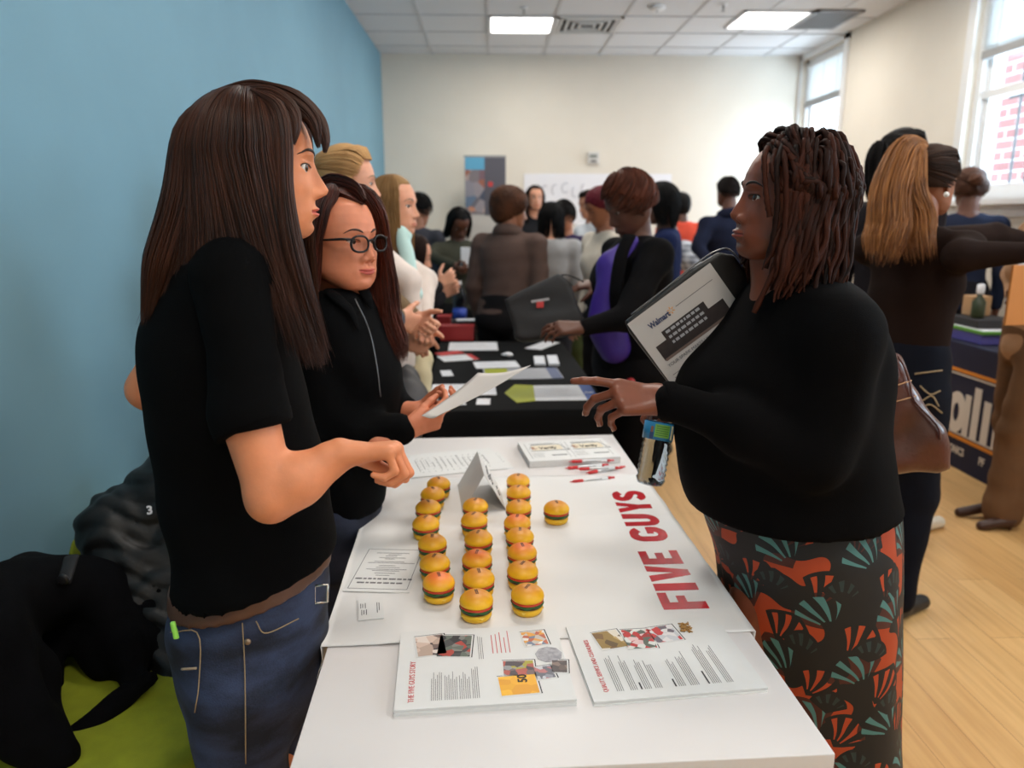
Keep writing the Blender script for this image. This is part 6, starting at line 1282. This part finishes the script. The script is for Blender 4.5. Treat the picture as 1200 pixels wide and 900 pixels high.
for g, r_ in zip(locs, rad): n_ = len(g); rr_ = r_*(1+.16*np.sin(np.arange(n_)*2.3+r_*9000))*np.interp(np.arange(n_)/(n_-1), [0, .08, .9, 1], [.7, 1, .85, .35]); mbL.tube(g, rr_, 7)
capv = skullcap(.005, hairline=hlC, res=50, wide=1.03)
extra = [([A(.060, .055, .085), A(.068, .082, .050), A(.046, .090, .018), A(.012, .095, .020)]), ([A(.066, .030, .094), A(.080, .064, .070), A(.072, .086, .01), A(.058, .088, -.03)]), ([A(.045, .05, .105), A(.062, .084, .060), A(.052, .094, .0), A(.048, .098, -.06), A(.052, .10, -.12)]), ([A(.05, .04, .105), A(.05, .09, .06), A(.036, .102, -.02), A(.035, .108, -.10), A(.062, .115, -.20)])]
for k_, q in enumerate(extra): g = spline(q, 26); mbL.tube(g, .0052*(1+.16*np.sin(np.arange(26)*2.3+k_)), 7)
hmC = hairmat('hair_locs', (10, 7, 6), (64, 29, 16), .62)
add_hair(t, 'hair', [capv, (mbL.V(), np.array([q for q in mbL.f if len(q) == 4]))], hmC, HC, RC, sC)
# paper, portfolio, bottle, bag
Yp = YC+.10
tl, tr, br = PY(735, 380, Yp), PY(832, 308, Yp), PY(862, 358, Yp); ux = norm(tr-tl); nz_ = A(.06, -.985, .10); nz_ = norm(nz_-ux*(nz_@ux)); uy = np.cross(nz_, ux); Rp = np.stack([ux, uy, nz_], 1)
Wp = np.linalg.norm(tr-tl); Hp = Wp*1.29
def page(x, y, z=0): return tl+ux*x+uy*(y)+nz_*z
t = empty('held_paper', page(Wp/2, -Hp/2), 0, 'white printed page about a store job held against the black portfolio', 'paper')
def pbox(mb, x, y, w_, h_, z=.0008, th=.0004): return mb.box(page(x+w_/2, -y-h_/2, z), (w_, h_, th), R=Rp)
pbox(MB(), 0, 0, Wp, Hp, 0, .001).obj('sheet', mat('held_page', (196, 190, 186), .7), t, world=True)
k = Wp/.216
v, f = text_v('Walmart', .018*k, R=Rp, o=page(.034*k, -.040*k, .001), bold=.0006, sx=.8); MB().add(v, f).obj('lettering', mat('navy_print', (44, 58, 96), .6), t, world=True)
sp = MB()
for i in range(6): a = i*pi/3+.5; sp.box(page(.092*k+.0055*cos(a), -.032*k+.0055*sin(a), .001), (.005, .0018, .0004), R=Rp@np.array(Matrix.Rotation(a, 3, 'Z')))
sp.obj('spark_mark', mat('orange_print', (222, 150, 50), .6), t, world=True)
mb = MB(); pbox(mb, .105*k, .031*k, .095*k, .0012); 
for i in range(9): pbox(mb, .015*k, (.150+.008*i)*k, (.17-.02*(i % 3))*k, .0012)
mb.obj('small_print', ink, t, world=True)
mb = MB(); pbox(mb, .020*k, .078*k, .175*k, .038*k); pbox(mb, .048*k, .058*k, .11*k, .045*k, .0011); mb.obj('photo_print', mat('dark_photo', (44, 34, 34), .5, var=.4, scale=60), t, world=True)
mb = MB(); rs_ = random.Random(6)
for yy in (.062, .075, .088):
    xx = .056
    while xx < .145: wl = rs_.uniform(.004, .012); pbox(mb, xx*k, yy*k, wl*k, .006*k, .0015); xx += wl+.003
mb.obj('photo_lettering', greyp, t, world=True)
mb = MB(); pbox(mb, .022*k, .112*k, .17*k, .006*k, .0011); mb.obj('photo_strip', mat('brown_photo_strip', (110, 92, 84), .6), t, world=True)
v, f = text_v('YOUR SPARK MAKES US WALMART!', .0105*k, R=Rp, o=page(.018*k, -.132*k, .001), sx=.95); MB().add(v, f).obj('lettering', ink, t, world=True)
t = empty('portfolio', page(Wp/2, -Hp/2, -.02), 0, 'black zipped portfolio behind the printed page', 'portfolio')
def pgp(px, py, z): return page(px*k, -py*k, z)
out = [pgp(-.006, .02, -.012), pgp(.0, -.006, -.012), pgp(.18, -.012, -.012), pgp(.245, -.006, -.012), pgp(.268, .02, -.012), pgp(.265, .29, -.012), pgp(.0, .29, -.012)]
V, Q = nets([polyprism(out, .018, .006, nz_)], .0035, .003); wmesh('cover', V, Q, mat('black_leatherette', (18, 18, 20), .4, bump=.2, bscale=300), t)
Vt, ft = tube(spline([pgp(.02, -.010, -.012), pgp(.1, -.011, -.012), pgp(.18, -.014, -.012), pgp(.245, -.010, -.012), pgp(.271, .02, -.012), pgp(.268, .15, -.012)], 40), .0018, 5); wmesh('zip', Vt, ft, mat('zip_metal', (110, 110, 112), .4), t)
# water bottle hanging from her other hand
b0 = PY(761, 568, YC+.04); b1 = PY(781, 452, YC+.08); axb = norm(b1-b0); xa = norm(np.cross(A(0, 1, 0), axb)); Rb = np.stack([xa, np.cross(axb, xa), axb], 1)
t = empty('water_bottle', b0, 0, 'small clear water bottle with blue label hanging at the table corner', 'bottle')
rB = .031; prof = [(.018, .000), (.026, .002), (.030, .010)]
for i in range(7): z_ = .014+.0115*i; prof += [(rB, z_), (rB-.0028, z_+.0055)]
prof += [(rB, .096), (rB, .134), (rB-.002, .138), (rB-.0005, .146), (.024, .160), (.0145, .176), (.0135, .186)]
clearp = glass('bottle_clear', (222, 228, 232), mix=.5); MB().lathe(prof, 36, R=Rb, c=b0).obj('bottle_body', clearp, t, world=True, smooth=True)
m, nt, b = newmat('water'); nt.nodes.remove(b); g = N(nt, 'ShaderNodeBsdfGlass'); g.inputs['IOR'].default_value = 1.12; g.inputs['Roughness'].default_value = .02; g.inputs[0].default_value = (.96, .98, 1, 1); nt.links.new(g.outputs[0], nt.nodes['Material Output'].inputs[0])
MB().lathe([(r_-.0018, z_+.001) for r_, z_ in prof[1:]][:18]+[(.024, .125)], 36, R=Rb, c=b0).obj('water', m, t, world=True, smooth=True)
MB().lathe([(rB+.0008, .097), (rB+.0008, .133)], 36, R=Rb, c=b0).obj('bottle_label', mat('bottle_label_blue', (38, 128, 178), .35), t, world=True, smooth=True)
def onlab(a, z_, r_=.0016): return b0+Rb@A((rB+r_)*cos(a), (rB+r_)*sin(a), z_)
a0 = atan2(*( (Rb.T@norm(CAM-b0))[[1, 0]] )); 
def labpatch(aa, ab, z0_, z1_, nm, m_, r_=.0016):
    n_ = 10; V = [onlab(a0+x_, z_, r_) for z_ in (z0_, z1_) for x_ in np.linspace(aa, ab, n_)]; o = wmesh(nm, V, [[i, i+1, n_+i+1, n_+i] for i in range(n_-1)], m_, t); return o
labpatch(-.25, .75, .103, .130, 'label_patch', mat('label_green', (120, 176, 80), .4)); labpatch(-.55, -.30, .098, .112, 'label_shirt', mat('label_navy', (60, 80, 120), .4)); labpatch(-.52, -.34, .112, .124, 'label_face', mat('label_tan', (150, 100, 80), .5)); labpatch(.86, 1.1, .100, .130, 'label_patch', mat('label_cream', (225, 225, 190), .5))
for k_ in range(5): labpatch(-.15, .65, .107+.0045*k_, .1085+.0045*k_, 'label_print', mat('label_dark_green', (70, 120, 50), .5), .0020)
MB().lathe([(.0145, .184), (.0150, .186), (.0150, .199), (.013, .2)], 24, R=Rb, c=b0).obj('bottle_cap', pale, t, world=True)
# brown leather handbag on her far shoulder
leath = mat('brown_leather', (88, 42, 28), .33, var=.45, scale=9, bump=.25, bscale=120, coat=.2); Yb = 1.80
t = empty('handbag', PY(1050, 500, Yb), 0, 'brown leather handbag with stitched bands behind the woman with locs', 'handbag')
out = [PY(x_, y_, Yb) for x_, y_ in [(1000, 418), (1022, 411), (1054, 414), (1062, 430), (1068, 448), (1078, 468), (1100, 496), (1106, 520), (1102, 542), (1090, 548), (1040, 552), (1000, 553)]]
V, Q = nets([polyprism(out, .11, .035, A(-.25, -.95, .1))], .006, .01, disp=folds2(61, .004, [(40, 10, 30), (-30, 10, 50)])); wmesh('bag_body', V, Q, leath, t); BV = V
for (a_, b_) in (((1000, 468), (1068, 446)), ((1000, 484), (1074, 464))):
    pts = [surfV(BV, a_[0]+(b_[0]-a_[0])*s_, a_[1]+(b_[1]-a_[1])*s_, .003) for s_ in np.linspace(0, 1, 14)]; Vt, ft = tube(pts, .0017, 5); wmesh('stitching', Vt, ft, mat('tan_thread', (196, 150, 110), .6), t)
Vt, ft = tube([surfV(BV, x_, y_, .004) for x_, y_ in spline([(1052, 416), (1060, 430), (1066, 448), (1072, 470), (1098, 498), (1102, 515)], 16)], .004, 6, flat=.7); wmesh('piping', Vt, ft, leath, t)
Vt, ft = tube(spline([PY(1040, 420, Yb), PY(1020, 380, YC+.22), PY(985, 352, YC+.20), PY(985, 345, YC+.12), PY(1005, 380, YC+.05), PY(1030, 430, Yb-.1)], 30), .009, 8, flat=.5); wmesh('strap', Vt, ft, leath, t)
# ---------------------------------------------------------------- people further back
dark = (92, 52, 34); brownsk = (142, 88, 60); light = (214, 152, 122)
RLX = dict(d=(1, 0, -.3), n=(0, 0, -1))
# two blonde exhibitors
p_ = person('woman with a blonde ponytail standing behind the woman with glasses', P(408, 216, 2.45), radians(12), light, (120, 100, 78), (40, 40, 46), (206, 164, 112), res=90, hyaw=radians(0), hstyle='ponytail', hairc2=(150, 108, 68), vox=.010, opt=dict(nose=.95, lips=1.1),
   arms=dict(R=(P(420, 350, 2.45), P(468, 372, 2.62)), L=(P(440, 340, 2.8), P(486, 372, 2.75))), s=.98)
for (ex, wx) in (((422, 350, 2.42), (462, 374, 2.58)),):
    V, Q = nets([(cap(P(405, 290, 2.42), P(*ex), .056, .05), .02), (cap(P(*ex), P(*wx), .05, .040), .02)], .008, .02, disp=folds(8, .004)); wmesh('sleeve', V, Q, mat('slate_sleeve', (66, 68, 76), .8), p_)
person('woman with loose light brown hair in a cream blazer over a mint blouse', P(462, 242, 2.95), radians(2), light, (222, 208, 200), (150, 132, 104), (150, 116, 76), res=90, hyaw=radians(-18), hstyle='long', hairc2=(104, 74, 44), vox=.010, opt=dict(nose=.95, lips=1.2),
   arms=dict(R=(P(478, 330, 2.85), P(486, 384, 2.86)), L=(P(498, 330, 3.08), P(497, 384, 2.92))), s=.99, girth=.92)
mnt = mat('mint_blouse', (178, 208, 204), .7); o_ = bpy.data.objects['person.004'] if 'person.004' in bpy.data.objects else None
if o_:
    V, Q = nets([(cap(P(470, 272, 2.90), P(489, 345, 2.86), .030, .022), .01), (cap(P(462, 268, 2.92), P(478, 276, 2.90), .022, .022), .01)], .007, .01, disp=folds(9, .004)); wmesh('blouse_front', V, Q, mnt, o_)
person('man with short black hair in a dark grey shirt near the blue wall corner', P(491, 247, 6.1), radians(70), (150, 98, 72), (66, 66, 74), (30, 30, 34), (16, 14, 14), hstyle='short', girth=1.1, hyaw=radians(-20), pitch=radians(-18), s=1.08)
person('person with black hair in a dark olive jacket looking down at a phone', P(538, 262, 5.75), radians(-70), dark, (66, 66, 56), (28, 28, 30), (12, 11, 12), hstyle='bob', pitch=radians(-38), girth=1.15, arms=dict(R=(P(505, 300, 5.65), P(535, 312, 5.45)), L=(P(572, 300, 5.55), P(550, 312, 5.45))))
ph = P(546, 302, 5.38); t = empty('phone', ph, 0, 'white phone held by the person in the olive jacket', 'phone'); MB().box((0, 0, 0), (.075, .012, .15), bev=.004).obj('phone_case', pale, t); MB().box((0, .007, 0), (.065, .002, .13)).obj('screen', ink_dark, t)
person('woman with long dark hair bending low in a charcoal sweater beside the second table', P(486, 300, 4.3), radians(10), light, (44, 42, 46), (26, 26, 30), (46, 26, 20), hstyle='long', pitch=radians(-15), lean=.12, arms=dict(R=(P(500, 345, 3.95), P(514, 335, 3.95)), L=(P(510, 350, 4.2), P(518, 345, 4.2))))
person('woman with a short brown afro in a taupe sweater seen from behind', P(599, 246, 4.75), radians(62), brownsk, (92, 74, 68), (24, 22, 24), (122, 70, 40), hstyle='afro', girth=1.45, hyaw=radians(-42), hairc2=(44, 28, 20), pitch=radians(-8), hscale=1.0, vox=.011, res=70, s=1.08, collar=1.3)
pI = person('woman in a black blazer over a purple top looking down at a black tote bag', P(738, 240, 3.18), radians(195), dark, (9, 8, 10), (12, 11, 14), (88, 44, 28), hstyle='short', girth=1.5, pitch=radians(-26), hairc2=(40, 22, 16), res=90, vox=.010, s=1.12, opt=dict(nose=.9, nosew=1.3, lips=1.4),
   arms=dict(L=(P(735, 372, 2.92), P(682, 384, 2.88), dict(d=(-1, 0, 0), n=(0, .5, -.8))), R=(P(720, 330, 3.3), P(702, 332, 3.25), dict(d=(-1, 0, -.1), n=(0, .3, -.9)))))
V, Q = nets([(cap(P(742, 280, 3.14), P(721, 315, 3.13), .030, .050), .03), (cap(P(719, 315, 3.12), P(711, 370, 3.14), .065, .070), .03), (cap(P(713, 385, 3.14), P(722, 408, 3.14), .078, .06), .03)], .009, .03, disp=folds(15, .012, (22, 22, 30))); wmesh('purple_blouse', V, Q, mat('purple_satin', (52, 24, 128), .6), pI)
V, Q = nets([(cap(P(739, 448, 3.03), P(739, 475, 3.03), .020, .020), .03)], .010, .03, disp=folds(16, .005)); wmesh('red_underskirt', V, Q, mat('red_fabric', (170, 22, 26), .6), pI)
for pts_ in ([(738, 276, 3.02), (728, 300, 3.0), (722, 340, 3.0), (724, 372, 3.02)],):
    Vt, ft = tube([P(*q) for q in spline(pts_, 14)], .034, 8, flat=.35); wmesh('lapel', Vt, ft, mat('cloth_9_8_10', (9, 8, 10)), pI)
# tote bag she holds
tb = [P(x_, y_, 3.12) for x_, y_ in [(592, 352), (655, 322), (668, 330), (690, 392), (614, 400), (604, 396)]]
t = empty('tote_bag', sum(tb)/6, 0, 'black tote bag with a small red mark lifted over the table', 'bag'); nb_ = A(-.1, -.97, .2)
V, Q = nets([polyprism(tb, .10, .02, nb_)], .008, .01, disp=folds(17, .005)); wmesh('bag_body', V, Q, mat('black_nylon_tote', (28, 28, 31), .7, bump=.2), t)
c_ = surfV(V, 633, 357, .006); MB().box((0, 0, 0), (.03, .004, .026), bev=.002).obj('red_mark', ink_red, t).location = Vector(c_-A(*t.location)); mb = MB().box((0, 0, 0), (.075, .003, .010)); o = mb.obj('grey_mark', greyp, t); o.location = Vector(c_-A(*t.location)+A(0, 0, .018)); o.rotation_euler = (0, -.15, 0)
c_ = surfV(V, 660, 335, .0); Vt, ft = tube(spline([P(640, 330, 3.1), P(662, 322, 3.08), P(684, 330, 3.1)], 12), .008, 6, flat=.5); wmesh('handle', Vt, ft, mat('black_nylon_tote', (28, 28, 31)), t)
person('person with maroon hair in a cream top behind the purple topped woman', P(703, 243, 4.7), radians(200), brownsk, (206, 196, 182), (24, 24, 28), (92, 26, 38), hstyle='afro', hairc2=(50, 14, 22), pitch=radians(-25), hscale=.86)
person('woman with black hair in a light grey sweater with her back turned', P(646, 257, 5.4), radians(85), light, (150, 148, 148), (40, 40, 46), (14, 12, 13), hstyle='bob', girth=1.1, pitch=radians(-15))
person('woman with long dark hair facing the room by the paper banner', P(627, 232, 7.4), radians(-80), light, (30, 30, 34), (30, 30, 36), (34, 22, 18), hstyle='long')
person('person in a dark blue and maroon top leaning over papers', P(661, 254, 5.9), radians(-120), (176, 116, 86), (54, 44, 76), (60, 70, 40), (22, 18, 18), hstyle='short', pitch=radians(-35), lean=.10)
person('person with dark tied hair in a white shirt near the paper banner', P(690, 240, 6.6), radians(205), (190, 132, 104), (222, 224, 230), (36, 36, 44), (40, 28, 22), hstyle='bun', pitch=radians(-12))
person('person with black hair and a blue edged dark top behind the black blazer', P(774, 238, 4.4), radians(170), dark, (24, 34, 70), (18, 18, 22), (16, 15, 17), hstyle='bob', pitch=radians(-10))
pP = person('person in a coral orange shirt with short black hair facing the back wall', P(797, 241, 7.2), radians(100), dark, (216, 84, 64), (60, 62, 74), (18, 16, 16), hstyle='afro', hscale=.86, girth=1.15)
V, Q = nets([(cap(P(800, 296, 6.95), P(820, 320, 6.9), .12, .10), .03)], .014, .03, disp=folds(19, .01)); 
m, nt, b = newmat('plaid'); L = nt.links; tc = N(nt, 'ShaderNodeTexCoord'); w1 = N(nt, 'ShaderNodeTexWave'); w1.inputs['Scale'].default_value = 6; w2 = N(nt, 'ShaderNodeTexWave', bands_direction='Z'); w2.inputs['Scale'].default_value = 6; L.new(tc.outputs['Object'], w1.inputs[0]); L.new(tc.outputs['Object'], w2.inputs[0]); ad = N(nt, 'ShaderNodeMath', operation='ADD'); L.new(w1.outputs[1], ad.inputs[0]); L.new(w2.outputs[1], ad.inputs[1]); cr = N(nt, 'ShaderNodeValToRGB'); cr.color_ramp.elements[0].color = lin((80, 84, 96)); cr.color_ramp.elements[1].color = lin((190, 192, 200)); mh = N(nt, 'ShaderNodeMath', operation='MULTIPLY'); mh.inputs[1].default_value = .5; L.new(ad.outputs[0], mh.inputs[0]); L.new(mh.outputs[0], cr.inputs[0]); L.new(cr.outputs[0], b.inputs['Base Color'])
wmesh('plaid_shirt_tied', V, Q, m, pP)
person('man in a navy hoodie with short dark hair beside the woman with locs', P(852, 226, 5.9), radians(110), dark, (26, 30, 48), (24, 24, 30), (30, 22, 20), hstyle='short', girth=1.25, s=.95, collar=1.4, arms=dict(L=(P(818, 290, 5.8), P(835, 312, 5.6)), R=(P(885, 290, 6.1), P(880, 320, 6.0))))
# right side group
person('woman with sleek black hair pulled back behind the ponytailed woman', P(1058, 188, 3.35), radians(20), dark, (30, 26, 30), (30, 30, 36), (20, 16, 16), hstyle='ponytail', shoes=(214, 206, 190), res=80, s=1.08, feet=[(0, .1), (.22, -.17)])
HS = P(1090, 214, 2.62)
pS = person('woman with a long golden brown ponytail in a dark brown sweater reaching right', HS, radians(28), (150, 92, 64), (34, 22, 18), (14, 17, 28), (62, 40, 28), hstyle='bun', res=90, vox=.010, s=1.0, girth=1.0, hairc2=(28, 18, 14),
   arms=dict(R=(P(1125, 300, 2.42), P(1205, 296, 2.35)), L=(P(1165, 275, 2.95), P(1215, 290, 3.0))), hem=.585, feet=[(.02, .10), (.0, -.11)])
# golden ponytail falling behind
pb = []
for i, (gd, rd, n_) in enumerate([([P(1082, 172, 2.58), P(1062, 176, 2.55), P(1048, 210, 2.52), P(1042, 250, 2.5), P(1038, 280, 2.49), P(1030, 306, 2.48)], [.022, .052, .066, .070, .072, .055], 700),
    ([P(1082, 172, 2.60), P(1068, 180, 2.56), P(1066, 220, 2.52), P(1075, 262, 2.5), P(1078, 306, 2.47)], [.02, .05, .055, .058, .050], 600)]): pb.append(bundle(gd, rd, n_, .0015, 18, seed=90+i, ends=.22, wav=.008, freq=3))
add_hair(pS, 'ponytail', pb, hairmat('hair_golden_brown', (84, 48, 24), (176, 116, 62), .45), A(0, 0, 0), np.eye(3), 1.0, local=False)
q = P(1109, 228, 2.40); V, Q = nets([ell(q, (.009, .009, .009))], .003, .001); wmesh('earring', V, Q, mat('pearl', (225, 222, 218), .2), pS)
# back pocket embroidery and button on her jeans
jb = [o for o in pS.children if o.name.startswith('trousers')][0]
Mw = pS.matrix_basis @ Matrix.Identity(4); jv = np.array([(Mw @ v.co)[:] for v in jb.data.vertices]); mb = MB()
for pts in ([(1078, 452), (1090, 462), (1102, 458)], [(1080, 470), (1092, 464), (1100, 476)], [(1078, 480), (1090, 474), (1104, 484)], [(1072, 438), (1104, 434)]): mb.add(*tube([surfV(jv, x_, y_, .003) for x_, y_ in spline(pts, 10)], .0028, 5))
mb.obj('pocket_stitching', stitch, jb, world=True)
person('person with a high hair bun in a navy jacket by the brick view window', P(1136, 222, 4.85), radians(70), (104, 62, 44), (36, 42, 62), (26, 26, 32), (84, 54, 40), hstyle='bun', hairc2=(46, 30, 24), pitch=radians(8), s=1.1)
pU = person('person in tan jacket, flared brown trousers and heels at the right edge', P(1234, 212, 3.42), radians(168), dark, (178, 138, 106), (112, 82, 58), (26, 20, 20), hstyle='afro', hscale=.86, legs='flared', res=80, vox=.011, girth=1.18, shoes=None, hem=.46, arms=dict(L=(P(1240, 350, 3.2), P(1214, 352, 3.05)), R=(P(1190, 320, 3.7), P(1186, 350, 3.5))), feet=[(.10, .08), (-.02, -.13)])
for fx_, fy_ in ((1156, 606), (1183, 622)):
    q = PZ(fx_, fy_, 0); V, Q = nets([(cap(q+A(0, 0, .006), q+A(.0, 0, .05), .007, .014), .01), (cap(q+A(.0, 0, .055), q+A(-.13, .02, .02), .026, .024), .02)], .005, .01, cut=[lambda p: .001-p[..., 2]]); wmesh('heeled_shoe', V, Q, mat('shoe_60_34_24', (60, 34, 24), .5), pU)
ev = P(1208, 346, 2.98); t = empty('envelope', ev, .1, 'tan envelope with a grey sheet held at the right edge of the frame', 'envelope'); MB().box((0, 0, 0), (.20, .012, .24), bev=.003).obj('envelope_body', mat('manila', (196, 128, 66), .7), t); MB().box((.02, .004, .06), (.19, .006, .22)).obj('grey_sheet', greyp, t)
